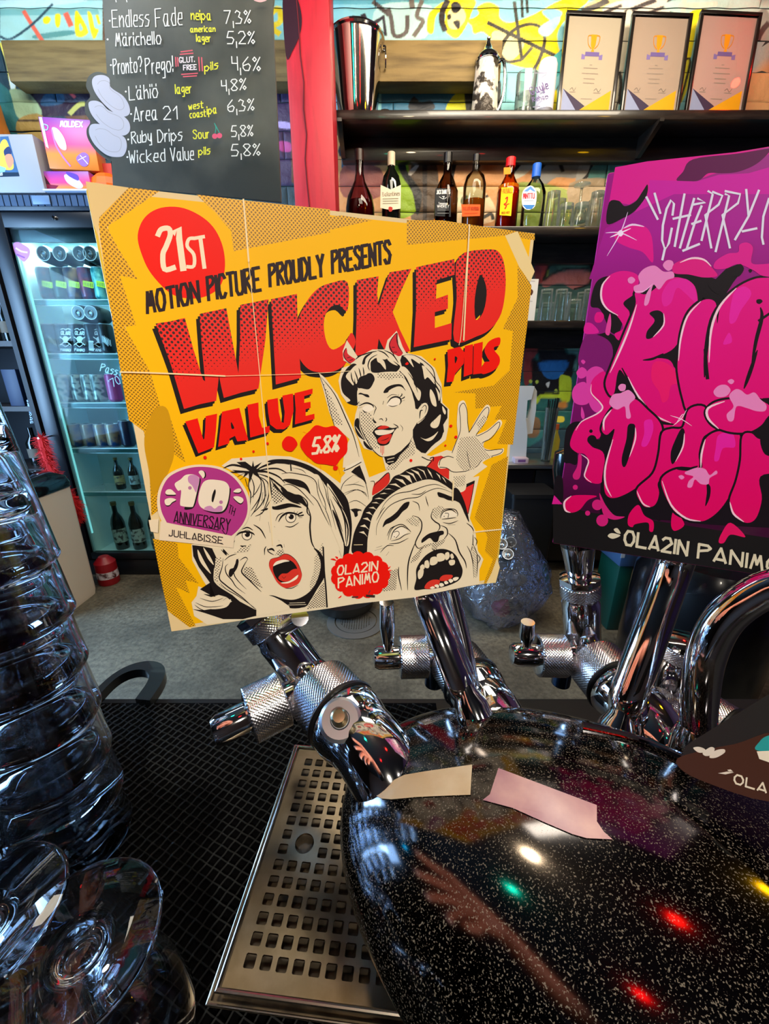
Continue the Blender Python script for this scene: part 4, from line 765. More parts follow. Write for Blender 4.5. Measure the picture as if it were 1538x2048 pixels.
# ------------------------------------------------------------------ dark shelves left of the cooler
ds = thing('dark_cabinet', 'dark open cabinet at the picture edge next to the cooler', 'cabinet', (-2.6, 2.7, 0))
xr = -2.2
MB().box(xr-.03, xr, 2.62, 2.95, 0, 2.0).build('side_panel', m_dark, ds, smooth=False); MB().box(-3.1, xr-.03, 2.93, 2.95, 0, 2.0).build('back_panel', m_dark, ds, smooth=False)
for z in (.35, .78, 1.18, 1.56, 1.97): MB().box(-3.1, xr-.03, 2.62, 2.93, z-.03, z).build('shelf', mat('dark_brown_shelf', (36, 26, 22), .5), ds, smooth=False)
p = Vector((xat(84, 810, 2.7)-.05, 2.66, 1.181)); t = thing('blue_carton', 'narrow blue carton with white script in the dark cabinet', 'box', p)
MB().bbox(p.x-.09, p.x+.0, 2.63, 2.71, 1.181, 1.40, .003).build('carton_body', mat('deep_blue', (8, 28, 62), .5), t)
A = Art((0, 2.63, 0), (0, -1, 0), .0003, 3e-5).part('carton_lettering'); A.text('a8c0dc', 'Stromberg', (66, 846), (57, 800), 5, 1.2); A.text('7090c0', 'Sk', (76, 800), (85, 802), 6, 1.2); A.build(t)
for i, (u, z, h, r) in enumerate(((20, 1.181, .22, .04), (40, 1.181, .2, .035), (6, 1.561, .28, .04), (30, 1.561, .26, .04), (14, .781, .25, .045))):
    p = Vector((xat(u, 700, 2.76), 2.76, z)); t = thing('dark_bottle', ['tall dark bottle on the shelf level with the blue carton', 'shorter dark bottle touching the blue carton', 'dark bottle at the picture edge on the upper cabinet shelf', 'dark bottle near the cooler side on the upper cabinet shelf', 'dark bottle low in the dark cabinet'][i], 'bottle', p)
    MB().lathe([(r, 0), (r, h*.6), (r*.35, h*.78), (r*.35, h)], Matrix.Translation(p), 18).build('glass_body', m_darkb, t); MB().lathe([(r+.001, h*.2), (r+.001, h*.45)], Matrix.Translation(p), 18).build('paper_label', mat('dim_label', (110, 100, 86), .7), t)
# ------------------------------------------------------------------ waste bin, boa
bn = thing('swing_bin', 'pale grey plastic waste bin with a glossy black lid', 'bin', (-2.2, 2.1, 0))
bx1_, by0 = -1.905, 2.05
m_bin = mat('pale_plastic', (208, 198, 180), .45)
bb = MB(); n_ = 24
def rr(hx, hy, r_, cx, cy):
    o_ = []
    for sx, sy, a0 in ((1, 1, 0), (-1, 1, 90), (-1, -1, 180), (1, -1, 270)):
        for k_ in range(5): a = math.radians(a0+k_*22.5); o_.append((cx+sx*(hx-r_)+r_*math.cos(a), cy+sy*(hy-r_)+r_*math.sin(a)))
    return o_
def loft(mb, secs, M=None, mi=0):
    n = len(secs[0][0]); vs = [(x, y, z) for pl, z in secs for x, y in pl]; fs = [(i*n+k, i*n+(k+1) % n, (i+1)*n+(k+1) % n, (i+1)*n+k) for i in range(len(secs)-1) for k in range(n)]
    fs += [list(range(n))[::-1], [(len(secs)-1)*n+k for k in range(n)]]; mb.add(vs, fs, M, mi); return mb
cx_ = bx1_-.25; cyy = by0+.16
loft(bb, [(rr(.24, .17, .04, cx_, cyy), 0), (rr(.245, .175, .04, cx_, cyy), .03), (rr(.25, .18, .04, cx_, cyy), .74)]); bb.build('bin_body', m_bin, bn)
lb = MB(); loft(lb, [(rr(.256, .186, .05, cx_, cyy), .735), (rr(.26, .19, .06, cx_, cyy), .76), (rr(.25, .18, .06, cx_, cyy), .80), (rr(.2, .13, .06, cx_, cyy), .835), (rr(.1, .05, .04, cx_, cyy), .845)]); lb.build('lid', mat('gloss_black', (10, 10, 12), .12, coat=.5), bn, ang=60)
MB().bbox(bx1_-.2, bx1_-.09, by0-.026, by0-.012, .28, .62, .01).build('front_recess', mat('plastic_shade', (176, 164, 144), .5), bn); MB().bbox(bx1_-.14, bx1_-.06, by0-.04, by0-.012, .26, .30, .012).build('pedal_grip', m_bin, bn)
fe = MB(); rf = random.Random(5)
bp0 = [(-2.13, 2.52, 1.0), (-2.11, 2.5, .85), (-2.07, 2.49, .72), (-2.0, 2.48, .6), (-2.02, 2.49, .5)]
bps = smooth(bp0, False, 10)
for i in range(2200):
    c = Vector(bps[rf.randrange(len(bps))]); a = Vector((rf.gauss(0, 1), rf.gauss(0, .35), rf.gauss(0, 1))).normalized(); L_ = rf.uniform(.03, .07); s_ = a.orthogonal().normalized()*.0022; e_ = c+a*L_+Vector((0, 0, -.02))
    fe.add([c-s_, c+s_, e_+s_*.3, e_-s_*.3], [(0, 1, 2, 3)])
t = thing('feather_boa', 'bright red feather boa hanging between bin and cooler', 'boa', bp0[0]); MB().tube([(-2.13, 2.5, 1.0), (-2.13, 2.6, 1.0)], .006, 8).build('hook', m_chrome, t); MB().tube(bps, .02, 8).build('cord', mat('boa_red', (190, 10, 14), .8), t); fe.build('feathers', mat('boa_red'), t, kind='stuff')
t = thing('red_canister', 'small red canister on the floor beside the cooler base', 'canister', (-1.98, 2.5, 0)); q = at_y(212, 1135, 2.5); MB().lathe([(.06, 0), (.065, .01), (.065, .16), (.03, .2), (0, .2)], T(q.x, 2.5, 0), 20).build('canister_body', mat('canister_red', (130, 10, 22), .4), t); MB().lathe([(.066, .05), (.066, .1)], T(q.x, 2.5, 0), 20).build('paper_label', mat('white_print', (180, 170, 175), .6, noise=(30, (60, 20, 20), .45, .6)), t)
# ================================================================== floor things behind the bar
q = at_z(712, 1243, 0); dn = thing('floor_drain', 'round metal floor drain in the stained concrete floor', 'drain', (q.x, q.y, 0))
m_drain = mat('drain_steel', (120, 118, 112), .5, .7)
MB().lathe([(.17, .001), (.17, .006), (.125, .008), (.125, .001)], T(q.x, q.y, 0), 40, closed=True).build('outer_ring', m_drain, dn); MB().lathe([(.118, .001), (.118, .006), (.09, .006), (.09, .001)], T(q.x, q.y, 0), 36, closed=True).build('inner_ring', m_drain, dn)
gr = MB()
for i in range(-6, 7):
    h_ = math.sqrt(max(.09**2-(i*.014)**2, 0)); gr.box(i*.014-.0035, i*.014+.0035, -h_, h_, .002, .006, T(q.x, q.y, 0)); gr.box(-h_, h_, i*.014-.003, i*.014+.003, .0025, .0055, T(q.x, q.y, 0))
gr.build('grate', m_drain, dn, smooth=False)
q = at_z(690, 1215, 0.02); bl = thing('rubber_basin', 'black round rubber basin on the floor half hidden under the yellow sign', 'basin', (q.x, q.y, 0))
MB().lathe([(.12, 0), (.17, .02), (.19, .09), (.2, .095), (.185, .085), (.16, .03), (0, .02)], T(q.x, q.y+.05, 0), 36).build('basin_body', mat('black_rubber2', (20, 19, 18), .45), bl)
# clear bag with empties
q = at_z(1008, 1252, 0); bg = thing('rubbish_bag', 'clear plastic bag of empty cans and rubbish on the floor below the yellow sign', 'bag', (q.x, q.y+.1, 0)); bc_ = Vector((q.x, q.y+.16, 0))
rb = random.Random(11)
def bagfn(r, z, a, j): return r*(1+.10*math.sin(3*a+j*.7)+.06*math.sin(7*a+j*1.9)+.05*math.sin(11*a-j*2.3))
bgm = bpy.data.materials.new('crinkled_clear_plastic'); bgm.use_nodes = True; nt = bgm.node_tree; nt.nodes.remove(nt.nodes['Principled BSDF'])
t_ = nt.nodes.new('ShaderNodeBsdfTransparent'); t_.inputs[0].default_value = (.62, .64, .7, 1); g_ = nt.nodes.new('ShaderNodeBsdfGlossy'); g_.inputs[1].default_value = .12; g_.inputs[0].default_value = (.8, .85, 1, 1); d_ = nt.nodes.new('ShaderNodeBsdfDiffuse'); d_.inputs[0].default_value = (.24, .25, .26, 1)
m1 = nt.nodes.new('ShaderNodeMixShader'); m1.inputs[0].default_value = .16; m2 = nt.nodes.new('ShaderNodeMixShader'); lw = nt.nodes.new('ShaderNodeLayerWeight'); lw.inputs[0].default_value = .45
n_ = nt.nodes.new('ShaderNodeTexNoise'); n_.inputs['Scale'].default_value = 11; n_.inputs['Distortion'].default_value = 2.5; tcb = nt.nodes.new('ShaderNodeTexCoord'); nt.links.new(tcb.outputs['Object'], n_.inputs['Vector']); b_ = nt.nodes.new('ShaderNodeBump'); b_.inputs['Strength'].default_value = 1; b_.inputs['Distance'].default_value = .024
nt.links.new(n_.outputs['Fac'], b_.inputs['Height']); nt.links.new(b_.outputs[0], g_.inputs['Normal']); nt.links.new(b_.outputs[0], lw.inputs['Normal'])
nt.links.new(t_.outputs[0], m1.inputs[1]); nt.links.new(d_.outputs[0], m1.inputs[2]); nt.links.new(lw.outputs['Facing'], m2.inputs[0]); nt.links.new(m1.outputs[0], m2.inputs[1]); nt.links.new(g_.outputs[0], m2.inputs[2]); nt.links.new(m2.outputs[0], nt.nodes['Material Output'].inputs[0])
MB().lathe([(.1, .005), (.2, .02), (.245, .1), (.26, .2), (.25, .3), (.22, .38), (.17, .46), (.15, .52), (.10, .60), (.07, .64)], Matrix.Translation(bc_), 44, fn=bagfn).build('bag_film', bgm, bg, ang=60)
A = Art(bc_+Vector((0, -.275, 0)), (0, -1, .15), 0, 1e-5).part('pen_mark'); A.line('20222c', P('x', '996,1158 1001,1169'), 1.6); A.line('20222c', P('x', '1006,1158 998,1164 1005,1170'), 1.6); A.build(bg)
fills = [('8a2c50', 'crumpled pink napkin inside the bag'), ('9fb4c8', 'crumpled pale blue wrapper inside the bag'), ('38405a', 'crumpled dark blue wrapper inside the bag'), ('6a6a70', 'crumpled grey paper inside the bag')]
for i, (c_, l_) in enumerate(fills):
    pp_ = bc_+Vector(((-.02, -.14, .06, .1)[i], (-.14, -.10, -.12, .02)[i], (.11, .17, .1, .2)[i])); t = thing('crumpled_wrapper', l_, 'wrapper', pp_)
    bm = bmesh.new(); bmesh.ops.create_icosphere(bm, subdivisions=2, radius=.06)
    for v_ in bm.verts: v_.co = pp_+v_.co*rb.uniform(.6, 1.1)
    bm.verts.index_update(); MB().add([v_.co[:] for v_ in bm.verts], [[v_.index for v_ in f.verts] for f in bm.faces]).build('paper', mat('wrap_'+c_, c_, .5), t, smooth=False); bm.free()
for i, (u, v, Y) in enumerate(((1010, 1088, 1.98), (1022, 1108, 1.94), (1028, 1084, 2.02))):
    pp_ = at_y(u-6, v, Y); t = can(Vector((0, 0, 0)), .033, .15, mat('empty_can_dark', (50, 46, 40), .35, .5), 'empty_can', ('empty gold ringed can at the bag mouth touching the sign edge', 'lowest empty can in the bag mouth', 'empty can farthest back in the bag mouth')[i], 'can')
    dirn = (CAM-pp_).normalized(); dirn = (dirn+Vector((rb.uniform(-.3, .3), 0, .1))).normalized(); qm = Vector((0, 0, 1)).rotation_difference(dirn); t.rotation_euler = qm.to_euler(); t.location = pp_-dirn*.15
# dark bins further right
t = thing('black_bin', 'tall black rectangular bin standing behind the clear bag', 'bin', (.95, 2.3, 0)); q = at_z(1131, 1243, 0)
b0, b1 = q.x-.28, q.x; q.y += .26; loft_ = MB(); loft(loft_, [(rr(.13, .12, .02, (b0+b1)/2, q.y+.2), 0), (rr(.14, .13, .02, (b0+b1)/2, q.y+.2), .66)]); loft_.build('bin_body', mat('bin_black', (9, 9, 11), .5), t); loft_ = MB(); loft(loft_, [(rr(.146, .136, .02, (b0+b1)/2, q.y+.2), .655), (rr(.146, .136, .02, (b0+b1)/2, q.y+.2), .68)]); loft_.build('bin_rim', mat('bin_black'), t)
t = thing('black_barrel', 'big round black barrel with a pale paper label behind the taps', 'barrel', (1.15, 1.5, 0)); q = at_z(1370, 1395, 0)
MB().lathe([(.24, 0), (.25, .02), (.26, .3), (.25, .62), (.2, .7), (.05, .73), (0, .73)], T(1.3, 1.45, 0), 40).build('barrel_body', mat('barrel_black', (8, 8, 11), .22, coat=.3), t)
A = Art((1.2, 1.19, 0), (-.35, -1, 0), 0, 1e-5).part('paper_label'); A.poly('b8bcc8', P('n', '1010,712 1110,722 1085,812 985,808')); A.line('60646c', P('n', '1020,750 1080,756'), 1); A.line('60646c', P('n', '1015,775 1075,780'), 1); A.build(t)
t = thing('blue_white_disc', 'pale blue white round lid lying on the floor behind the right tap', 'lid', (1.02, 1.1, 0)); q = at_z(1372, 1452, .001)
t.location = q; MB().lathe([(.075, 0), (.08, .008), (.075, .016), (0, .016)], T(q.x, q.y, .001), 36).build('disc', mat('pale_blue_plastic', (170, 190, 220), .4), t)
t = thing('green_crate_panel', 'dark green plastic crate seen behind the chrome taps', 'crate', (.95, 1.95, 0)); a_ = at_y(1222, 1215, 1.95); b_2 = at_y(1250, 1115, 1.95)
MB().bbox(a_.x, b_2.x+.06, 1.95, 2.15, 0, at_y(1250, 1170, 1.75).z, .01).build('crate_body', mat('crate_green', (8, 62, 52), .4), t); MB().bbox(a_.x-.01, b_2.x+.07, 1.94, 2.16, at_y(1250, 1170, 1.75).z, at_y(1250, 1105, 1.75).z, .01).build('crate_top', mat('crate_blue', (56, 84, 120), .4), t)
MB().box(b_2.x-.03, b_2.x-.01, 1.938, 1.9395, at_y(1284, 1150, 1.75).z, at_y(1284, 1138, 1.75).z).build('white_tag', mat('tag_white', (190, 200, 205), .5), t)
# ================================================================== bar counter
BZ = 1.04
m_bar = mat('bar_top_black', (14, 14, 15), .4, bump=(30, .1, .001))
bt = thing('bar_counter', 'black bar counter carrying taps, tray and glasses', 'counter', (.3, .1, 0))
MB().bbox(-.95, 1.1, -.30, .383, .985, 1.03, .004).build('counter_top', m_bar, bt); MB().box(-.93, 1.08, -.25, .33, 0, .985).build('counter_front', mat('bar_front', (16, 14, 14), .6), bt)
# rubber mat tray with diamond mesh
mt = thing('mesh_mat', 'black expanded metal mesh mat under the stacked glasses', 'mat', (-.3, .15, BZ-.008))
MB().box(-.72, .06, -.2, .372, 1.0305, 1.0325).build('mat_base', mat('mat_base_black', (3, 3, 4), .95, spec=.05), mt, smooth=False)
me_ = MB(); ang1, ang2 = math.radians(62), math.radians(-24); ps = .0072
def clipseg(c, s_, x0, x1, y0, y1):
    dx, dy = c; t0, t1 = -9, 9
    for o_, d_, lo, hi in ((s_[0], dx, x0, x1), (s_[1], dy, y0, y1)):
        if abs(d_) < 1e-9:
            if not lo <= o_ <= hi: return None
            continue
        a, b = (lo-o_)/d_, (hi-o_)/d_; a, b = min(a, b), max(a, b); t0, t1 = max(t0, a), min(t1, b)
    return (t0, t1) if t1 > t0+.004 else None
for ai, ang in enumerate((ang1, ang2)):
    dx, dy = math.cos(ang), math.sin(ang); nx_, ny_ = -dy, dx
    for k_ in range(-120, 121):
        s_ = (-.33+nx_*k_*ps, .08+ny_*k_*ps); c_ = clipseg((dx, dy), s_, -.715, .055, -.19, .368)
        if not c_: continue
        n_ = max(2, int((c_[1]-c_[0])/ps)); zz = []
        pts = []
        for j in range(n_+1):
            t_ = c_[0]+(c_[1]-c_[0])*j/n_; pts.append((s_[0]+dx*t_, s_[1]+dy*t_, 1.0352+(.0005 if (j+k_) % 2 else -.0005)*(1 if ai else -1)))
        vs = []; h_ = .00052
        for (x, y, z) in pts: vs += [(x-nx_*h_, y-ny_*h_, z-.0006), (x, y, z+.0009), (x+nx_*h_, y+ny_*h_, z-.0006)]
        fs = []
        for j in range(n_): a = j*3; fs += [(a, a+3, a+4, a+1), (a+1, a+4, a+5, a+2)]
        me_.add(vs, fs)
me_.build('diamond_mesh', mat('mesh_black', (120, 124, 126), .25, .9), mt, smooth=False, kind='stuff')
h0, h1 = at_z(200, 1392, 1.03), at_z(322, 1392, 1.03); hm = at_z(262, 1338, 1.03)
hd = MB(); wd_ = (h1.x-h0.x)/2; cx_ = (h0.x+h1.x)/2; dep = hm.y-h0.y
outer = [(cx_+wd_*1.0*math.cos(a), h0.y-.02+(dep+.02)*math.sin(a)**.6) for a in [PI-PI*i/20 for i in range(21)]]
inner = [(cx_-.004+wd_*.62*math.cos(a), h0.y-.018+(dep+.002)*math.sin(a)**.5) for a in [PI*i/20 for i in range(21)]]
hd.prism(outer+inner, 1.031, 1.043); hd.build('carry_handle', mat('handle_black', (22, 28, 32), .25, coat=.4), mt)
# ------------------------------------------------------------------ drip tray
ta = math.radians(-5.2); TO = at_z(443, 1974, 1.044); TM = Matrix.Translation(TO) @ RZ(ta); m_plate = mat('tray_steel', (104, 93, 76), .3, 1., bump=(120, .08, .0005), noise=(60, (120, 108, 92), .4, .7))
dt = thing('drip_tray', 'perforated steel drip tray lying on the mat under the chrome tower', 'tray', TO, ta)
TW, TL_ = .215, .165; NX, NY = 19, 14; mg = .0075; cw, chh = (TW-2*mg)/NX, (TL_-2*mg)/NY; zt_p = 0.0
pl = MB(); hc_ = Vector((mg+cw*2.45, mg+chh*7.5, 0))
for i in range(NX):
    for j in range(NY):
        x, y = mg+i*cw, mg+j*chh
        if i in (2-1, 2) and j in (6, 7): continue
        hw, hh_ = cw*.335, chh*.335; cx_, cy_ = x+cw/2, y+chh/2; O = [(x, y), (x+cw, y), (x+cw, y+chh), (x, y+chh)]; k_ = .0007
        I_ = [(cx_-hw+k_, cy_-hh_), (cx_+hw-k_, cy_-hh_), (cx_+hw, cy_-hh_+k_), (cx_+hw, cy_+hh_-k_), (cx_+hw-k_, cy_+hh_), (cx_-hw+k_, cy_+hh_), (cx_-hw, cy_+hh_-k_), (cx_-hw, cy_-hh_+k_)]
        vs = [(a, b, 0) for a, b in O+I_]+[(a, b, -.0016) for a, b in I_]
        fs = [(0, 1, 5, 4), (1, 6, 5), (1, 2, 7, 6), (2, 8, 7), (2, 3, 9, 8), (3, 10, 9), (3, 0, 11, 10), (0, 4, 11)]+[(4+a, 4+(a+1) % 8, 12+(a+1) % 8, 12+a) for a in range(8)]
        pl.add(vs, fs, TM)
x0_, y0_, x1_, y1_ = mg+cw, mg+chh*6, mg+cw*3, mg+chh*8; cx_, cy_ = (x0_+x1_)/2, (y0_+y1_)/2; rh = .0075; ns = 24
ring = [(cx_+rh*math.cos(2*PI*a/ns), cy_+rh*math.sin(2*PI*a/ns)) for a in range(ns)]
sqv = []
for a in range(ns):
    c_, s_ = math.cos(2*PI*a/ns), math.sin(2*PI*a/ns); k_ = 1/max(abs(c_), abs(s_)); sqv.append((cx_+c_*k_*(x1_-x0_)/2, cy_+s_*k_*(y1_-y0_)/2))
pl.add([(a, b, 0) for a, b in sqv+ring]+[(a, b, -.002) for a, b in ring], [(a, (a+1) % ns, ns+(a+1) % ns, ns+a) for a in range(ns)]+[(ns+a, ns+(a+1) % ns, 2*ns+(a+1) % ns, 2*ns+a) for a in range(ns)], TM)
for x0_, x1_, y0_, y1_ in ((0, mg, 0, TL_), (TW-mg, TW, 0, TL_), (mg, TW-mg, 0, mg), (mg, TW-mg, TL_-mg, TL_)): pl.add([(x0_, y0_, 0), (x1_, y0_, 0), (x1_, y1_, 0), (x0_, y1_, 0)], [(0, 1, 2, 3)], TM)
pl.build('perforated_plate', m_plate, dt, smooth=False)
rim = MB(); rim.tube([(-.002, -.002, .0008), (TW+.002, -.002, .0008), (TW+.002, TL_+.002, .0008), (-.002, TL_+.002, .0008)], .0016, 8, TM, closed=True); rim.tube([(-.0065, -.0065, -.0035), (TW+.0065, -.0065, -.0035), (TW+.0065, TL_+.0065, -.0035), (-.0065, TL_+.0065, -.0035)], .001, 8, TM, closed=True)
rim.build('tray_rim', mat('rim_steel', (205, 196, 182), .2, 1.), dt)
pn = MB(); pn.box(-.006, TW+.006, -.006, TL_+.006, -.0079, -.0069, TM)
for x0_, x1_, y0_, y1_ in ((-.006, -.005, -.006, TL_+.006), (TW+.005, TW+.006, -.006, TL_+.006), (-.005, TW+.005, -.006, -.005), (-.005, TW+.005, TL_+.005, TL_+.006)): pn.box(x0_, x1_, y0_, y1_, -.0069, -.003, TM)
pn.build('tray_pan', mat('pan_dark_steel', (84, 74, 60), .4, .5, noise=(50, (30, 26, 22), .4, .65)), dt, smooth=False)
# ------------------------------------------------------------------ stacked tumblers
m_glass = mat('tumbler_glass', (250, 252, 255), .0, trans=1., ior=1.42)
def tumbler_thing(loc, label, grp, proto=None, rz=0.):
    if proto is not None: o = dup(proto, loc, rz, label); o['group'] = grp; return o
    t = thing('stacked_tumbler', label, 'glass', (0, 0, 0), group=grp); h_ = .088
    ou = [(.0385, 0), (.039, .0008), (.0386, .002), (.0372, .02), (.0345, .05), (.0322, h_-.006), (.0305, h_-.0015), (.028, h_), (.024, h_-.0008), (.02, h_-.0018), (0, h_-.002)]
    inn = [(0, h_-.011), (.022, h_-.0105), (.0285, h_-.013), (.0305, h_-.02), (.033, .05), (.0358, .02), (.0372, .002), (.0379, .0002)]
    MB().lathe(ou+inn, None, 48).build('glass_body', m_glass, t, ang=80)
    t.location = loc; return t
RS = Vector((-.252, .2255)); zs_ = [1.0373+.0408*i for i in range(7)]; proto = None
for i, z in enumerate(zs_):
    lb_ = ['bottom', 'second', 'third', 'fourth', 'fifth', 'sixth', 'topmost'][i]+' tumbler of the tall upturned stack beside the mesh mat'
    o = tumbler_thing((RS.x+.0006*(i % 2), RS.y+.0005*i, z), lb_, 'tall stack of upturned tumblers', proto, i*.7); proto = proto or o
for i in range(8): tumbler_thing((-.318+.0005*i, .292, 1.0373+.0408*i), ['bottom', 'second', 'third', 'fourth', 'fifth', 'sixth', 'seventh', 'topmost'][i]+' tumbler of the rear upturned stack nearest the white bin', 'rear stack of upturned tumblers', proto, i*.5)
for i in range(4): tumbler_thing((-.285, .148+.0006*i, 1.0373+.0408*i), ['bottom', 'second', 'third', 'topmost'][i]+' tumbler of the low stack between the tall stack and the stemmed glasses', 'low stack of upturned tumblers', proto, i*.9)
# upturned stemmed glasses
def goblet(loc, label, proto=None):
    if proto is not None: return dup(proto, loc, 1., label)
    t = thing('stemmed_beer_glass', label, 'glass', (0, 0, 0), group='upturned stemmed glasses')
    MB().lathe([(.027, 0), (.0278, .0008), (.033, .02), (.036, .045), (.032, .068), (.02, .084), (.008, .09), (0, .0905), (0, .0875), (.007, .0865), (.0185, .0815), (.0305, .067), (.0345, .045), (.0315, .02), (.0262, .0003)], None, 48).build('bowl', m_glass, t, ang=80)
    MB().lathe([(0, .0903), (.0075, .0908), (.0048, .096), (.0045, .108), (.006, .116), (.010, .1195), (.014, .121), (.031, .1225), (.0335, .1236), (.0338, .1246), (.033, .1254), (.014, .1246), (.009, .126), (.004, .1258), (0, .1262)], None, 48).build('stem_and_foot', m_glass, t, ang=80)
    t.location = loc; return t
gz = 1.0373; f0 = at_z(155, 1890, gz+.124); g0 = goblet((f0.x, f0.y, gz), 'upturned stemmed glass nearest the drip tray, its round foot upwards')
f1 = at_z(-25, 1845, gz+.124); g1 = goblet((f1.x-.004, f1.y, gz), 'upturned stemmed glass cut by the picture edge beside the low stack', g0); g2 = goblet((f0.x-.01, f0.y-.074, gz), 'upturned stemmed glass at the lowest picture edge', g0)
# ================================================================== chrome tower
PCN = Vector((.1326, .1302, 1.126)); PR_ = Vector((.1747, .1062, .0709)); PYAW = -.5121
PM = Matrix.Translation(PCN) @ RZ(PYAW)
def pod_hit(u, v, off=0.):
    Mi = (PM @ Matrix.Diagonal((PR_.x+off, PR_.y+off, PR_.z+off, 1))).inverted(); o = Mi @ CAM; d = Mi.to_3x3() @ ray(u, v)
    a, b, c = d.dot(d), o.dot(d), o.dot(o)-1; D = b*b-a*c
    if D < 0: return None
    return CAM+ray(u, v)*((-b-math.sqrt(D))/a)
tw = thing('beer_tower', 'dusty dark chrome beer tower head swelling from the counter', 'beer tower', (PCN.x, PCN.y, BZ))
m_pod = mat('dusty_dark_chrome', (84, 82, 84), .10, 1., speck=(1150, (176, 166, 150), .59, .30), bump=(9, .06, .004))
MB().ellipsoid((0, 0, 0), PR_, PM, 0, 96, 56).build('tower_head', m_pod, tw, ang=180)
MB().lathe([(.055, 1.031), (.055, 1.036), (.045, 1.04), (.04, 1.05), (.045, 1.075)], T(PCN.x+.06, PCN.y-.02, 0), 40).build('pedestal', m_chrome, tw)
A = Art((0, 0, 0), (0, 0, 1), .0002, .0001).part('tape_remnant')
A.map = lambda p: pod_hit(p[0], p[1], A.h)
def tape(mt_, s_, nm):
    """sticky tape following the curved surface"""
    pts = P('o', s_); cx_ = sum(p[0] for p in pts)/len(pts); cy_ = sum(p[1] for p in pts)/len(pts); dense = []
    for i in range(len(pts)):
        a, b = pts[i], pts[(i+1) % len(pts)]
        for k_ in range(6): dense.append((a[0]+(b[0]-a[0])*k_/6, a[1]+(b[1]-a[1])*k_/6))
    vs = [pod_hit(cx_, cy_, .0006)]; fs = []; n_ = len(dense)
    for r_ in (.33, .66, 1):
        for x, y in dense: vs.append(pod_hit(cx_+(x-cx_)*r_, cy_+(y-cy_)*r_, .0006))
    fs = [(0, 1+i, 1+(i+1) % n_) for i in range(n_)]
    for r_ in range(2): fs += [(1+r_*n_+i, 1+(r_+1)*n_+i, 1+(r_+1)*n_+(i+1) % n_, 1+r_*n_+(i+1) % n_) for i in range(n_)]
    return MB().add(vs, fs).build('tape_remnant', mt_, tw, label=nm, ang=180)
tape(mat('beige_tape', (190, 168, 134), .35, noise=(40, (206, 190, 160), .4, .6)), '150,328 205,290 260,262 330,250 498,226 492,332 380,336 300,340 215,348 180,345', 'beige tape strip torn to a point')
tape(mat('violet_tape', (150, 104, 124), .25, noise=(14, (206, 170, 164), .42, .6)), '590,238 935,368 935,425 960,462 990,488 900,484 850,470 760,432 640,378 535,350 560,330', 'violet tinted clear tape strip')
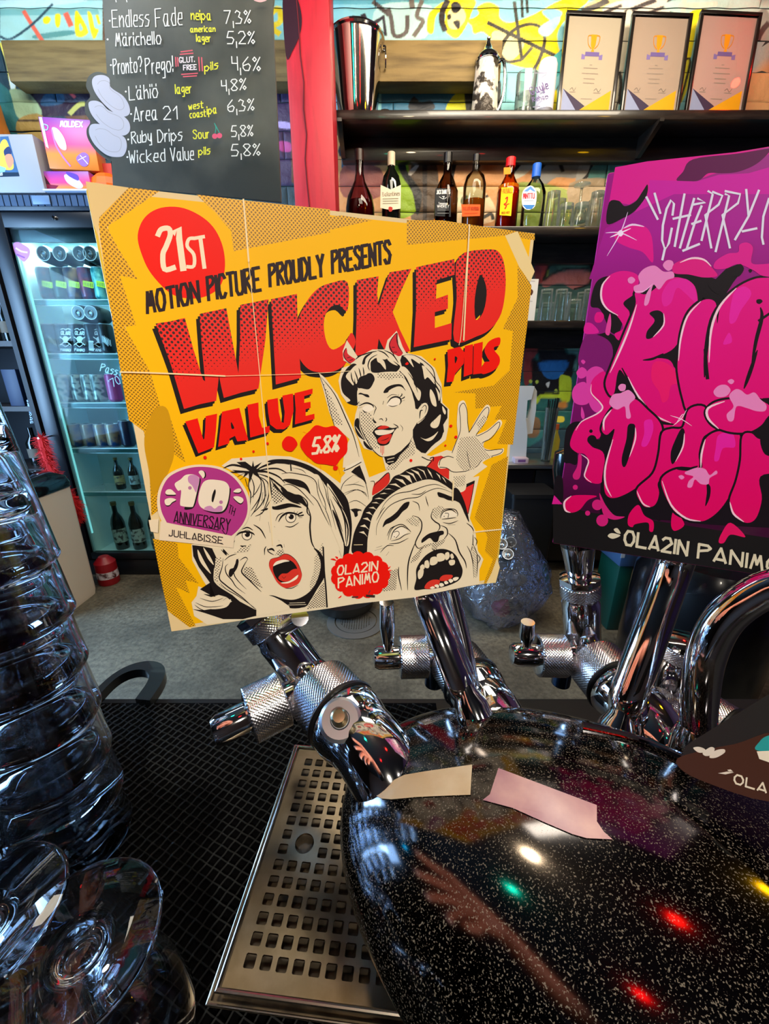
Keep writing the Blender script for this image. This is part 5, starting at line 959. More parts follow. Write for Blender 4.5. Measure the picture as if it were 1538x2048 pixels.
# knurled shapes
def knurled(mb, r, z0, z1, M, n=38, d=.00045):
    """diamond knurling: peaks and pits on a fine lathe grid"""
    rows = max(8, int((z1-z0)/.00058)); seg = int(2*PI*r/.00058/4)*4
    pr = [(r-.0016, z0-.0009)]+[(r, z0+(z1-z0)*i/rows) for i in range(rows+1)]+[(r-.0016, z1+.0009)]
    def fn(rr_, z, a, j):
        k = int(round(a/(2*PI)*seg)); return rr_ if j in (0, len(pr)-1) else rr_+d*(1, 0, -1, 0)[j % 4]*(1, 0, -1, 0)[k % 4]
    mb.lathe(pr, M, seg, fn=fn); return mb
m_knurl = mat('knurled_chrome', (222, 222, 228), .2, 1.); m_ring = mat('black_oring', (10, 10, 12), .35)
def tap(P0, a_dir, label, h_lever=0., up=(0, 0, 1), handle=True, tall=.06, lean=(0, 0, 0), knob=(-1, -.15, 0), sc=1., roll=0):
    """P0: where the neck leaves the tower; a_dir: outward axis"""
    a = Vector(a_dir).normalized(); upv = Vector(up).normalized(); t = thing('beer_tap', label, 'beer tap', P0)
    L = Matrix.Translation(P0) @ (frame((0, 0, 0), a.cross(upv), a)) @ Matrix.Scale(sc, 4)  # local z = outward
    nk = MB().lathe([(.0205, -.006), (.0228, .004), (.0232, .010), (.0218, .0125)], L, 36); P_ = Vector(P0)
    nk.tube(smooth([tuple(P_+a*.004*sc), tuple(P_-a*.014*sc), tuple(P_-a*.030*sc+Vector((0, 0, -.008))), tuple(P_-a*.042*sc+Vector((0, 0, -.030)))], False, 5), .0204*sc, 32); nk.build('mounting_neck', m_chrome, t, ang=60)
    MB().tube([(.0222*math.cos(2*PI*i/40), .0222*math.sin(2*PI*i/40), .0142) for i in range(40)], .0017, 8, L, closed=True).build('seal_ring', m_ring, t)
    knurled(MB(), .0222, .0165, .040, L, 38).build('coupling_nut', m_knurl, t, ang=70)
    ub = Vector(up).normalized()+Vector(lean); ub.normalize()
    c0 = L @ Vector((0, 0, .040)); c1 = L @ Vector((0, 0, .058)); tp = c1+ub*tall*sc
    MB().lathe([(.0205, .041), (.018, .046), (.0155, .05), (.0145, .058), (.012, .066), (0, .069)], L, 32).build('valve_body', m_chrome, t)
    Lu = Matrix.Translation(c1) @ frame((0, 0, 0), ub.orthogonal(), ub) @ Matrix.Scale(sc, 4)
    MB().lathe([(.0125, -.012), (.0142, -.004), (.0145, .02), (.0148, tall-.016), (.0135, tall-.013), (.0135, tall-.010)], Lu, 32).build('upright_body', m_chrome, t)
    knurled(MB(), .0152, tall-.009, tall+.001, Lu).build('bonnet_ring', m_knurl, t, ang=70)
    MB().lathe([(.014, tall+.002), (.0158, tall+.003), (.0162, tall+.008), (.0125, tall+.009)], Lu, 8).build('crown_nut', m_chrome, t, ang=20)
    dnv = Vector((0, 0, -1)); sp0 = c1+a*.006; MB().tube(smooth([tuple(sp0+Vector((0, 0, .004))), tuple(sp0+a*.012+dnv*.006), tuple(sp0+a*.017+dnv*.03), tuple(sp0+a*.018+dnv*.062)], False, 5), [.0105]*6+[.0095]*10, 20).build('spout', mat('spout_dark_chrome', (70, 90, 120), .15, 1.), t)
    kv = Vector(knob).normalized(); K = Matrix.Translation(c1-a*.010) @ frame((0, 0, 0), kv.orthogonal(), kv) @ Matrix.Scale(sc, 4)
    MB().lathe([(.0095, .008), (.0095, .021)], K, 20).build('side_shank', m_chrome, t)
    kn = MB(); knurled(kn, .0172, .0215, .0435, K, 30); ko = kn.build('flow_knob', m_knurl, t, ang=70)
    MB().lathe([(.0158, .0442), (.0096, .0455), (.0096, .062), (.0078, .0655), (0, .0675)], K, 24).build('knob_pin', m_chrome, ko)
    if h_lever: q_ = K @ Vector((0, 0, .054)); MB().tube([tuple(q_), tuple(q_+Vector((0, 0, .012))), tuple(q_+Vector((-.001, 0, h_lever*.6))), tuple(q_+Vector((-.0015, 0, h_lever)))], [.0042, .0046, .0072, .0062], 16).build('small_lever', m_chrome, ko)
    if handle:
        MB().lathe([(.0085, tall+.008), (.0095, tall+.011), (.0128, tall+.036)], Lu, 28).build('handle_ferrule', m_chrome, t); MB().lathe([(.0130, tall+.0362), (.0142, tall+.05), (.0155, tall+.10), (.013, tall+.112), (0, tall+.116)], Lu, 28).build('tap_handle', mat('black_gloss_handle', (12, 12, 13), .15, coat=.6), t)
    return t, L, Lu
t1, L1, _ = tap(pc(712, 1463, .285), (-.62, .78, .0), 'chrome beer tap standing out from the left end of the tower, knurled knob low', 0, lean=(-.75, .25, 0), tall=.05, knob=(-.85, -.5, -.12), handle=False, sc=1.2)
sb = MB(); M_ = Matrix.Translation(pc(681, 1441, .268)) @ frame((0, 0, 0), (1, 0, 0), (CAM-pc(681, 1441, .268)).normalized()+Vector((-.35, .1, .2)))
M_ = M_ @ Matrix.Scale(1.3, 4); sb.lathe([(.0062, -.01), (.0075, -.001), (.0105, .0), (.0108, .0018), (.0092, .003), (.005, .003), (.0048, .002), (.0045, .004)], M_, 28); sb.build('screw_washer', mat('zinc_washer', (190, 192, 198), .35, 1.), t1)
sc_ = MB()
pr_ = [(.0035, .002)]
for k_ in range(6): pr_ += [(.0042, .0028+k_*.0012), (.0036, .0034+k_*.0012)]
sc_.lathe(pr_+[(.003, .0102), (0, .0104)], M_, 20); sc_.build('stud_bolt', mat('brass_stud', (190, 176, 140), .3, 1.), t1)
MB().lathe([(.006, -.01), (.006, .001), (.004, .002), (.002, .0012), (0, .001)], Matrix.Translation(pc(729, 1424, .272)) @ frame((0, 0, 0), (1, 0, 0), (-.1, -.5, 1)), 20).build('grub_screw', m_chrome, t1)
tap(pc(962, 1394, .325), (-.30, .95, 0), 'middle chrome beer tap behind the leaning sign holder', .058, tall=.07, lean=(-.25, .1, 0), knob=(-1, -.05, 0), sc=1.08)
tap(pc(1258, 1402, .330), (-.12, .99, 0), 'chrome beer tap with black cup handle under the pink sign', .036, tall=.062, lean=(-.18, .05, 0), knob=(-.98, -.0, 0.03), sc=1.12)
tap(pc(1500, 1500, .300), (-.45, .9, 0), 'chrome beer tap half hidden by the curved pipe and dark sign', 0, tall=.05, knob=(-.9, -.3, .1), handle=False)
# pedestals on the tower that carry the sign holders
def holder(pts, r, fl, label, name='sign_holder'):
    t = thing(name, label, 'sign holder', pts[0]); q_ = smooth([tuple(p) for p in pts], False, 6)
    n_ = len(q_); rs_ = []
    for i in range(n_):
        k_ = i/(n_-1); rs_.append(r*(.55+.45*min(1, k_*9)) if k_ < .12 else r)
    MB().tube(q_, rs_, 24, flat=fl).build('holder_bar', m_chrome, t); p0 = Vector(pts[0]); d_ = (Vector(pts[1])-p0).normalized()
    MB().lathe([(.013, -.016), (.012, -.004), (.0085, .004), (.0075, .012)], Matrix.Translation(p0) @ frame((0, 0, 0), d_.orthogonal(), d_), 24).build('holder_foot', m_chrome, t)
    return t
# yellow sign plane
SYO = Vector((-.125, .204, 1.253)); SYX = Vector((.2077, .0600, 0)); SYH = .2185; SYN = Vector((SYX.y, -SYX.x, 0)).normalized()
SPO = Vector((.1317, .2917, 1.271)); SPX = Vector((.914, -.407, 0)).normalized(); SPN = Vector((SPX.y, -SPX.x, 0)).normalized()
# holders run up behind the signs
def behind(org, nrm, u, v, off): d = ray(u, v); o = org-nrm*off; return CAM+d*((o-CAM).dot(nrm)/d.dot(nrm))
hp0 = pc(936, 1398, .285); hp2 = behind(SYO, SYN, 855, 1190, .016); hp3 = behind(SYO, SYN, 830, 1100, .010)
h_ = holder([hp0, hp0.lerp(hp2, .5), hp2, hp3], .0128, .62, 'flat chrome bar leaning up from the tower to the yellow sign')
sd_ = MB(); a_ = behind(SYO, SYN, 905, 1180, .02); sd_.tube([tuple(hp0+Vector((.006, .012, .0))), tuple(hp0.lerp(a_, .5)+Vector((.004, .008, 0))), tuple(a_)], .0052, 14); sd_.build('support_rod', m_chrome, h_)
hq0 = pc(1238, 1442, .295); hq2 = behind(SPO, SPN, 1345, 1140, .016); hq3 = behind(SPO, SPN, 1372, 1060, .010)
holder([hq0, hq0.lerp(hq2, .5), hq2, hq3], .0122, .8, 'thick chrome bar rising from the tower to the pink sign')
MB().tube([tuple(behind(SYO, SYN, 600, 1235, .012)), tuple(pc(560, 1262, .345))], .006, 12).build('sign_peg', m_chrome, t1)
# curved pipe at the picture edge
cp_ = [pc(1395, 1478, .27), pc(1398, 1400, .265), pc(1412, 1310, .258), pc(1450, 1235, .25), pc(1530, 1180, .24), pc(1640, 1160, .225)]
t = thing('curved_chrome_pipe', 'thick chrome pipe bending up and off the picture edge beside the last tap', 'pipe', cp_[0]); MB().tube(smooth([tuple(p) for p in cp_], False, 8), .0105, 24).build('pipe_body', m_chrome, t); MB().lathe([(.016, -.02), (.014, 0), (.0115, .01)], Matrix.Translation(cp_[0]), 28).build('pipe_collar', m_chrome, t)
t = thing('fallen_black_rail', 'narrow chrome edge strip running from the tower to the dark sign', 'rail', pc(1120, 1418, .27))
MB().tube([tuple(pod_hit(u_, v_, .002) or pc(u_, v_, .24)) for u_, v_ in ((1165, 1450), (1240, 1466), (1300, 1486), (1350, 1508), (1400, 1530))], .0022, 10).build('rail_body', m_chrome, t)
# ================================================================== signs
def panel(org, xv, wd, ht, th, edge, parent):
    n = Vector((xv.y, -xv.x, 0)).normalized(); M = Matrix((xv.normalized(), Vector((0, 0, 1)), n)).transposed().to_4x4(); M.translation = org
    MB().bbox(0, wd, 0, ht, -th, 0, .0012, M).build('sign_panel', edge, parent); return n
def halftone(name, base, dot, scale, thr, grad=None, X=None, tilt=0.):
    """print screen dots in the sign's own plane; grad=(z_low, z_high): dots shrink downwards"""
    if name in MATS: return MATS[name]
    m = bpy.data.materials.new(name); m.use_nodes = True; nt = m.node_tree; b = nt.nodes['Principled BSDF']; b.inputs['Roughness'].default_value = .45; lk = nt.links.new
    def N(t, **k):
        n = nt.nodes.new(t)
        for a, v in k.items(): setattr(n, a, v)
        return n
    tc = N('ShaderNodeTexCoord'); sp = N('ShaderNodeSeparateXYZ')
    dt_ = N('ShaderNodeVectorMath', operation='DOT_PRODUCT'); dt_.inputs[1].default_value = tuple(X.normalized()); lk(tc.outputs['Object'], dt_.inputs[0]); lk(tc.outputs['Object'], sp.inputs[0])
    def mth(op, a, b_=None, cl=False):
        n = N('ShaderNodeMath', operation=op); n.use_clamp = cl
        for i, q in enumerate((a, b_)):
            if q is None: continue
            if isinstance(q, (int, float)): n.inputs[i].default_value = q
            else: lk(q, n.inputs[i])
        return n.outputs[0]
    x, z = dt_.outputs['Value'], sp.outputs[2]; u = mth('MULTIPLY', mth('ADD', x, z), scale); v = mth('MULTIPLY', mth('SUBTRACT', x, z), scale)
    s = mth('MULTIPLY', mth('SINE', u), mth('SINE', v)); s = mth('ABSOLUTE', s)
    if grad: zt2 = mth('SUBTRACT', z, mth('MULTIPLY', mth('SUBTRACT', x, SYO.dot(X.normalized())), tilt)); t = mth('SUBTRACT', 1.02, mth('MULTIPLY', mth('DIVIDE', mth('SUBTRACT', zt2, grad[0]), grad[1]-grad[0], True), 1-thr))
    else: t = thr
    f = mth('MULTIPLY', mth('SUBTRACT', s, t), 14, True)
    mx = N('ShaderNodeMix', data_type='RGBA'); lk(f, mx.inputs[0]); mx.inputs[6].default_value = (*lin(base), 1); mx.inputs[7].default_value = (*lin(dot), 1); lk(mx.outputs[2], b.inputs['Base Color'])
    MATS[name] = m; return m
ys = thing('tap_sign', 'big yellow comic style beer sign with red title and screaming faces', 'sign', SYO)
panel(SYO, SYX, SYX.length, SYH, .0035, mat('yellow_edge', (226, 196, 70), .4), ys)
A = Art(SYO, SYN, .00008, 9e-7); A.part('background_print')
C0 = [(176, 366), (1070, 466), (990, 1165), (343, 1263)]
def inset(k): cx_, cy_ = 645, 815; return [(x+(cx_-x)*k, y+(cy_-y)*k) for x, y in C0]
A.poly('e2cfa0', inset(.002)); A.poly(YEL, [(203, 383), (1062, 472), (986, 1158), (358, 1252)])
HT = halftone('yellow_halftone', 'eab008', '8a6408', 1750, .5, X=SYX); HTC = halftone('cream_halftone', CREAM, '2a2420', 1750, .66, X=SYX); HTD = halftone('dark_cream_halftone', CREAM, '2a2420', 1750, .5, X=SYX)
A.poly(HT, P('a', '60,80 300,108 490,130 165,350 240,490 355,672 245,650 345,955 275,965 430,1238 520,1538 560,1538 650,1800 300,1538 210,1000 125,430 110,280'))
A.poly(HT, P('a', '715,150 1000,185 1538,242 1538,384 945,500 930,375 830,260')); A.poly(HT, P('b', '0,0 -80,-20 -80,105 0,92 400,2 200,-30')); A.poly(HT, P('b', '620,0 850,2 1030,30 1440,88 1440,130 1250,100 620,160'))
A.poly(HT, P('b', '1330,290 1400,390 1420,420 1385,730 1235,698 1330,500')); A.poly(HT, P('b', '1300,700 1385,720 1300,1440 1200,1435 1260,1280 1180,1280 1230,1190 1060,1210 1060,1112 920,1105 1180,1060 1280,960'))
A.poly(HT, P('e', '1450,45 1400,560 1370,800 1360,970 1270,980 1340,800 1280,740 1300,640 1280,590 1205,495 1330,110'))
A.poly(HT, P('c', '0,40 90,0 190,0 235,270 205,420 170,500 60,300')); A.poly(HT, P('c', '60,300 205,420 130,560 130,700 80,740')); A.poly(HT, P('c', '90,900 260,930 270,1030 410,1212 320,1190 345,1280 250,1240 390,1510 225,1545 160,1250'))
A.poly('c8960e', P('c', '100,0 195,0 240,270 205,420 150,520 90,600 60,420 30,200'), True)
TP = 'e6d3a2'
A.poly('dcc48a', P('a', '35,70 300,108 120,290 110,400 80,330')); A.poly('e8d49c', P('b', '1250,100 1330,72 1440,330 1410,400 1340,300')); A.poly('e6cf9c', P('c', '190,1400 240,1440 360,1530 220,1548')); A.poly('e8d49c', P('e', '1370,790 1390,860 1360,972 1290,978 1330,900'))
# title lettering
A.part('title_lettering')
LETT = [('a', '465,945 560,930 645,910 700,1110 757,1290 770,1300 750,1090 735,885 900,850 935,1040 975,1250 985,1040 985,830 1160,795 1140,1050 1098,1345 990,1370 885,1402 868,1330 855,1265 838,1420 740,1440 640,1470 560,1200 520,1090', None), ('a', '1175,795 1335,762 1340,1000 1360,1278 1205,1320 1190,1040', None),
        ('b', '240,398 130,405 50,440 -20,520 -75,640 -95,760 -70,880 -10,955 60,975 150,970 220,930 262,860 292,780 265,722 225,785 150,830 110,790 90,700 95,620 130,560 185,545 240,580', None), ('b', '300,385 440,360 430,470 440,552 475,440 510,335 650,312 590,440 530,590 575,700 642,840 500,872 460,800 440,760 430,842 290,872 300,600', None),
        ('b', '680,302 925,250 928,350 812,385 808,505 884,478 884,568 800,590 800,692 908,660 906,765 665,815 680,560', None), ('b', '950,238 1150,188 1222,220 1250,320 1252,450 1225,600 1160,695 1070,745 925,775 940,500', '1088,352 1122,400 1132,480 1110,590 1062,640 1056,500'),
        ('V', '105,425 232,392 260,500 290,610 302,600 310,500 315,370 432,345 420,520 400,690 240,752 170,580', None), ('V', '482,325 660,285 700,440 752,615 640,630 615,572 560,600 555,650 442,685 465,500', '575,430 605,480 602,500 578,495'),
        ('V', '742,255 855,230 860,370 895,490 970,470 970,535 772,590 760,420', None), ('V', '945,205 1055,185 1065,330 1090,430 1115,440 1125,330 1100,160 1210,138 1215,320 1180,460 1120,505 1040,505 975,455 955,330', None), ('V', '1225,135 1412,88 1410,140 1325,165 1325,235 1390,222 1392,285 1340,300 1340,368 1430,345 1432,400 1230,455 1238,300', None),
        ('b', '880,832 960,812 992,850 985,920 930,985 918,1035 875,1040 885,930', '928,875 945,885 930,920'), ('b', '992,808 1045,795 1040,985 985,1005', None), ('b', '1050,795 1108,780 1100,940 1160,930 1155,975 1045,990', None), ('b', '1215,752 1150,775 1118,830 1135,880 1150,905 1115,915 1100,985 1165,970 1210,930 1215,880 1185,840 1180,815 1215,800', None)]
HR = halftone('red_fade_halftone', 'e81c10', '2a1214', 1150, .28, (SYO.z+.131, SYO.z+.166), X=SYX, tilt=.275)
LSM = lambda c_, s_: smooth(P(c_, s_), True, 4) if s_.startswith(('240,398', '950,238', '1215,752')) else P(c_, s_)
for c_, s_, hl in LETT:
    big = c_ in 'ab' and not (c_ == 'b' and float(s_.split(',')[1].split()[0]) > 730)
    dx, dy = ((-7, 10.5) if big else (-5.5, 7.5)) if not (c_ == 'b' and not big) else (-5.5, 9)
    pts = LSM(c_, s_); A.poly(INK, [(x+dx, y+dy) for x, y in pts])
    A.poly(INK, [(x+dx*.5, y+dy*.5) for x, y in pts])
    A.poly(YEL, [(x+dx, y+dy) for x, y in P(c_, hl)]) if hl else None
    if hl: A.poly(INK, [(x+dx*.4, y+dy*.2) for x, y in P(c_, hl)])
for c_, s_, hl in LETT:
    big = c_ in 'ab' and not (c_ == 'b' and float(s_.split(',')[1].split()[0]) > 730)
    A.poly(HR if big else RED, LSM(c_, s_), holes=[smooth(P(c_, hl), True, 3)] if hl else ())
A.poly(RED, P('a', '355,400 400,290 500,232 640,235 780,310 860,420 892,560 870,700 790,770 680,790 560,760 440,640 380,520'), True)
WH = 'f2e4c8'
A.line(WH, P('a', '480,400 500,365 545,360 555,400 530,470 510,520 520,610 580,600'), 10.5); A.line(WH, P('a', '580,385 610,360 610,420 635,610'), 12.5, sm=False); A.line(WH, P('a', '705,420 670,425 660,470 700,520 700,590 660,595'), 7, sm=True); A.line(WH, P('a', '705,420 762,410'), 7); A.line(WH, P('a', '740,415 765,600'), 8)
MP = '2a1c22'
A.text(MP, 'MOTION', P('a', '415,880')[0], P('a', '735,810')[0], 41, 6.6, up=(-.1, -1)); A.text(MP, 'PICTURE', P('a', '792,800')[0], P('a', '1112,738')[0], 45, 6.6, up=(-.08, -1)); A.text(MP, 'PROUDLY', P('a', '1170,715')[0], P('a', '1500,650')[0], 42, 6.6, up=(-.05, -1)); A.text(MP, 'PRESENTS', P('b', '145,340')[0], P('b', '515,270')[0], 43, 6.4, up=(-.03, -1))
# cream ground of the characters
A.part('character_drawing')
A.poly(CREAM, P('c', '360,940 365,1050 440,1190 520,1312 430,1240 408,1232 395,1300 360,1345 378,1440 470,1500 820,1455 1316,1388 1538,1350 1538,430 1440,520 1410,520 1290,430 1170,365 1050,325 900,318 640,340 570,390 760,480 770,700 620,900'))
A.poly(CREAM, P('e', '50,1165 60,200 220,250 260,170 240,150 350,50 420,180 410,210 560,150 700,120 1000,0 1180,40 1300,120 1190,200 1240,190 1170,500 1210,590 1230,740 1270,800 1240,880 1240,980 760,1080 130,1150'))
# knife + hand left of the devil woman
A.poly(CREAM, P('d', '62,310 110,350 200,470 280,640 350,800 385,930 440,1100 430,1245 200,1245 230,1080 300,1000 240,1010 250,880 290,800 180,700 140,600 100,450'))
A.poly(HTC, P('d', '85,370 150,480 220,640 250,700 180,690 140,590 110,450')); A.line(INK, P('d', '64,320 110,440 150,600 178,700'), 1.2); A.line(INK, P('d', '80,345 180,470 260,640 320,780 360,930'), 2.2, True)
A.poly(INK, P('d', '300,1040 330,1010 365,990 400,1080 415,1130 380,1090')); A.line(INK, P('d', '250,1025 270,1000 340,970 372,960'), 2, True); A.poly('f0e8d4', P('d', '255,1022 380,970 372,950 260,1000')); A.line(INK, P('d', '250,1030 300,1010 375,968'), 1.8)
# devil woman
A.poly(CREAM, P('D', '140,450 100,600 130,760 200,860 330,900 300,1000 280,1150 340,1290 400,1400 500,1430 620,1500 660,1656 1200,1640 1230,1500 1140,1480 1240,1400 1370,1300 1400,1150 1410,940 1330,860 1320,640 1240,450 1080,310 900,270 860,200 790,10 680,120 650,230 500,230 330,320 200,120 150,250 160,360 260,410'))
A.poly(INK, P('D', '265,400 180,480 130,600 150,740 240,830 200,860 330,885 330,700 300,520 320,420'), True); A.poly(CREAM, P('D', '200,520 240,480 300,420 380,400 300,520 280,650 240,620 190,560'), True)
A.poly(INK, P('D', '330,560 400,530 480,510 525,560 520,640 470,700 410,715 340,690 300,640'), True); A.poly(CREAM, P('D', '300,480 360,440 430,460 440,520 350,560 310,640 290,560'), True)
for s_ in ('290,480 320,560 330,620', '340,450 360,520 365,560', '250,500 260,580 300,660', '390,440 400,500 400,540'): A.line(INK, P('D', s_), 2.4, True)
A.poly(INK, P('D', '490,360 560,330 640,350 700,340 800,400 830,440 770,500 640,505 500,500 480,430'), True); A.poly(CREAM, P('D', '560,310 640,370 660,470 600,400 560,370'), True); A.poly(CREAM, P('D', '690,310 760,380 800,420 740,400 680,350'), True)
A.poly(CREAM, P('D', '440,330 520,290 560,310 480,380 470,470 430,480 400,420'), True)
for s_ in ('400,380 430,320 500,270', '380,300 460,270 560,250', '470,480 450,420 480,340 560,290', '560,240 640,270 700,330', '640,240 740,290 810,390', '300,350 350,310 440,270'): A.line(INK, P('D', s_), 2.4, True)
A.poly(INK, P('D', '400,330 440,290 500,270 430,320 410,400 380,400'), True)
A.poly(INK, P('D', '850,300 900,300 1000,340 1100,400 1180,520 1240,620 1300,720 1310,860 1390,930 1390,1040 1340,1120 1350,1200 1300,1290 1200,1380 1130,1460 1080,1450 1020,1400 980,1270 980,1180 1030,1090 1080,1060 1160,950 1150,870 1080,870 1040,940 1010,930 1000,850 970,740 900,600 870,540 820,490 850,430 830,360'))
for s_ in ('870,310 900,330 990,440 960,340 1060,400 1040,340 940,300', '1090,420 1160,470 1240,640 1160,560 1120,580 1100,480', '820,470 860,430 920,470 980,570 1000,650 1070,720 1070,800 1040,830 960,680 900,560', '1190,700 1240,780 1260,900 1210,880 1180,780', '1190,1110 1250,1050 1310,1000 1290,1120 1250,1160 1200,1150', '1070,1270 1130,1290 1220,1250 1280,1200 1220,1290 1150,1315', '1250,680 1300,760 1290,840 1270,750', '1330,900 1370,960 1360,1000 1335,960'): A.poly(CREAM, P('D', s_), True)
for s_ in ('880,560 950,680 1000,760', '920,500 990,600 1040,740', '1130,440 1230,560 1250,660', '880,290 1000,300 1130,380 1220,470 1250,600 1310,680 1320,800', '1240,1000 1220,1100', '1340,1200 1310,1280 1240,1340'): A.line(INK, P('D', s_), 1.8, True)
# ear, face
A.poly(CREAM, P('D', '1060,930 1100,870 1150,860 1168,920 1140,1010 1080,1080 1030,1100'), True); A.line(INK, P('D', '1050,920 1090,870 1140,860 1168,910 1150,990 1090,1060 1030,1100'), 1.8, True); A.line(INK, P('D', '1080,930 1120,890 1140,920 1120,990'), 1.6, True); A.line(INK, P('D', '1060,1050 1070,960 1100,950'), 2.6, True)
A.poly(CREAM, P('D', '330,700 460,700 525,600 560,510 820,500 900,600 970,740 1010,930 1060,950 1030,1090 980,1180 970,1270 900,1350 800,1430 700,1490 600,1495 520,1430 430,1320 370,1180 355,1040 345,950 330,900'), True)
A.poly(HTC, P('D', '560,515 860,515 880,580 800,560 700,590 560,560')); A.poly(HTC, P('D', '360,970 480,980 500,1050 520,1100 560,1130 510,1210 560,1330 580,1400 500,1400 430,1310 380,1190 360,1080')); A.poly(HTC, P('D', '960,1290 1000,1330 1010,1460 840,1560 760,1656 660,1650 700,1590 850,1440'))
A.line(INK, P('D', '355,960 350,1080 380,1190 440,1310 510,1420 600,1495 680,1495'), 1.8, True); A.poly(INK, P('D', '980,1250 940,1330 840,1430 760,1480 640,1500 660,1570 700,1600 780,1560 830,1480 930,1380'), False)
A.line(CREAM, P('D', '680,1530 760,1510'), 1.5); A.line(CREAM, P('D', '680,1565 750,1555'), 1.5)
A.poly(INK, P('D', '300,1060 340,1050 350,1150 370,1210 410,1300 330,1250 290,1140'), True); A.poly(INK, P('D', '400,1310 440,1350 500,1420 440,1400 400,1350'), True); A.line(CREAM, P('D', '300,1140 340,1200 400,1290'), 1.8, True)
A.poly(INK, P('D', '632,742 660,690 720,655 800,640 850,650 880,690 895,720 850,675 800,668 740,690 700,715 680,740'), True); A.poly(INK, P('D', '335,760 360,742 400,755 450,765 465,795 430,792 380,765'), True)
for cx_, s_ in ((0, '670,895 700,845 750,805 810,800 830,830 820,870 770,895 720,900'), (1, '385,930 420,895 470,888 510,910 515,940 470,965 420,965')):
    A.poly('f6eedc', P('D', s_), True)
A.line(INK, P('D', '675,870 720,810 780,790 830,810 840,850 820,885'), 3.4, True); A.line(INK, P('D', '690,890 740,905 800,890'), 1.6, True); A.line(INK, P('D', '675,805 730,765 800,770'), 1.2, True)
for s_ in ('820,800 850,770 848,750', '835,820 875,800 882,785', '840,845 885,830', '800,790 815,760'): A.line(INK, P('D', s_), 2.2, True)
A.line(INK, P('D', '345,900 400,870 450,865 505,890 515,920'), 3.2, True); A.line(INK, P('D', '385,945 410,970 440,972'), 2, True); A.line(INK, P('D', '510,880 545,920 530,960 515,1010'), 1.6, True); A.line(INK, P('D', '345,850 320,880'), 1.4)
for s_ in ('370,890 325,890', '380,910 335,925', '375,880 340,868'): A.line(INK, P('D', s_), 2, True)
A.poly(INK, P('D', '508,1030 520,1060 550,1095 530,1102 510,1080'), True); A.line(INK, P('D', '580,1060 610,1050 630,1075'), 1.8, True); A.line(INK, P('D', '655,1085 670,1060 660,1035'), 1.8, True); A.line(INK, P('D', '625,880 635,840'), 1)
A.poly(INK, P('D', '505,1215 540,1160 600,1130 660,1140 740,1160 800,1150 760,1200 720,1290 690,1350 620,1370 570,1350 545,1280'), True)
A.poly('f2e9d6', P('D', '530,1195 600,1180 700,1185 760,1175 730,1215 640,1240 560,1240'), True); A.poly('d83028', P('D', '565,1290 620,1250 700,1230 730,1240 710,1300 660,1345 600,1345 570,1325'), True); A.poly('d83028', P('D', '560,1165 600,1138 650,1130 700,1150 640,1170 590,1172'), True)
A.line(INK, P('D', '600,1310 660,1295 700,1270'), 1.4, True); A.line(INK, P('D', '750,1110 800,1140 805,1165'), 2, True); A.line(INK, P('D', '830,1120 860,1160 850,1200'), 1, True)
for s_ in ('600,1370 602,1450', '618,1372 620,1480', '636,1370 634,1460'): A.line('e04038', P('D', s_), 1.2)
# horns
for s_, t_ in (('695,180 720,110 785,35 790,100 800,180 860,270 820,310 770,290 715,250', '700,170 720,230 760,300'), ('185,215 160,260 160,320 200,370 240,395 300,350 260,320 210,280 200,230', '160,280 200,370')):
    A.poly('f0e4cc', [(x+(x-{'6': 793, '1': 697}[s_[0]])*.12, y+(y-{'6': 690, '1': 711}[s_[0]])*.12) for x, y in P('D', s_)], False); A.poly('d42c38', P('D', s_), True); A.line('4a1420', P('D', t_), 2.6, True); A.line('4a1420', [(x+1, y) for x, y in P('D', s_)][:5], 1.4)
A.line('4a1420', P('D', '735,205 765,205'), 1.4); A.line('4a1420', P('D', '750,260 790,262'), 1.4); A.line('4a1420', P('D', '205,330 235,322'), 1.4); A.line('4a1420', P('D', '232,362 270,348'), 1.4)
A.line('4a1420', P('D', '790,40 790,120 815,200 865,275'), 2, True)
A.poly(RED, P('D', '890,400 915,380 930,400 905,415'), True)
# dress, collar, raised hand
A.poly('d83028', P('d', '855,1000 905,930 960,920 1000,940 1020,1010 1018,1095 960,1060 900,1030')); A.line(INK, P('d', '880,940 905,932 900,960'), 2); A.line(INK, P('d', '820,930 860,950 890,960 855,1000'), 1.8)
A.poly('d83028', P('d', '455,1205 470,1130 520,1090 570,1045 582,1110 540,1160 480,1200'), True); A.line(INK, P('d', '470,1140 520,1090 575,1045 585,1100'), 2, True)
A.poly('e0302a', P('d', '1070,1165 1150,1135 1205,1105 1190,1200 1158,1350 1130,1280 1100,1230')); A.poly(INK, P('d', '1140,1130 1205,1102 1200,1125 1120,1165')); A.line(INK, P('d', '1205,1105 1185,1220 1158,1345'), 1.4)
HD = '1020,930 1060,850 1085,780 1080,700 1085,600 1095,545 1130,530 1150,580 1155,650 1165,750 1200,690 1250,610 1290,560 1315,580 1300,640 1250,720 1215,770 1290,740 1340,700 1380,665 1400,690 1370,740 1310,800 1270,830 1280,870 1360,880 1410,868 1400,905 1330,930 1270,960 1230,1010 1150,1040 1140,1160 1060,1170 1045,1040 1020,1010 960,1010 945,980 970,940'
A.poly('f3e8cf', [(x+(x-946)*.035, y+(y-905)*.035) for x, y in P('d', HD)], True); A.poly(CREAM, P('d', HD), True); A.line(INK, P('d', '1040,900 1070,820 1100,740 1100,640 1095,570 1125,535 1150,590 1155,680 1165,750'), 1.3); A.line(INK, P('d', '1165,750 1210,680 1260,600 1300,565 1310,600 1280,680 1215,775 1300,740 1380,675 1385,710 1330,790 1260,830 1290,880 1370,875 1410,875 1390,905 1270,945 1220,1000 1140,1035'), 1.3)
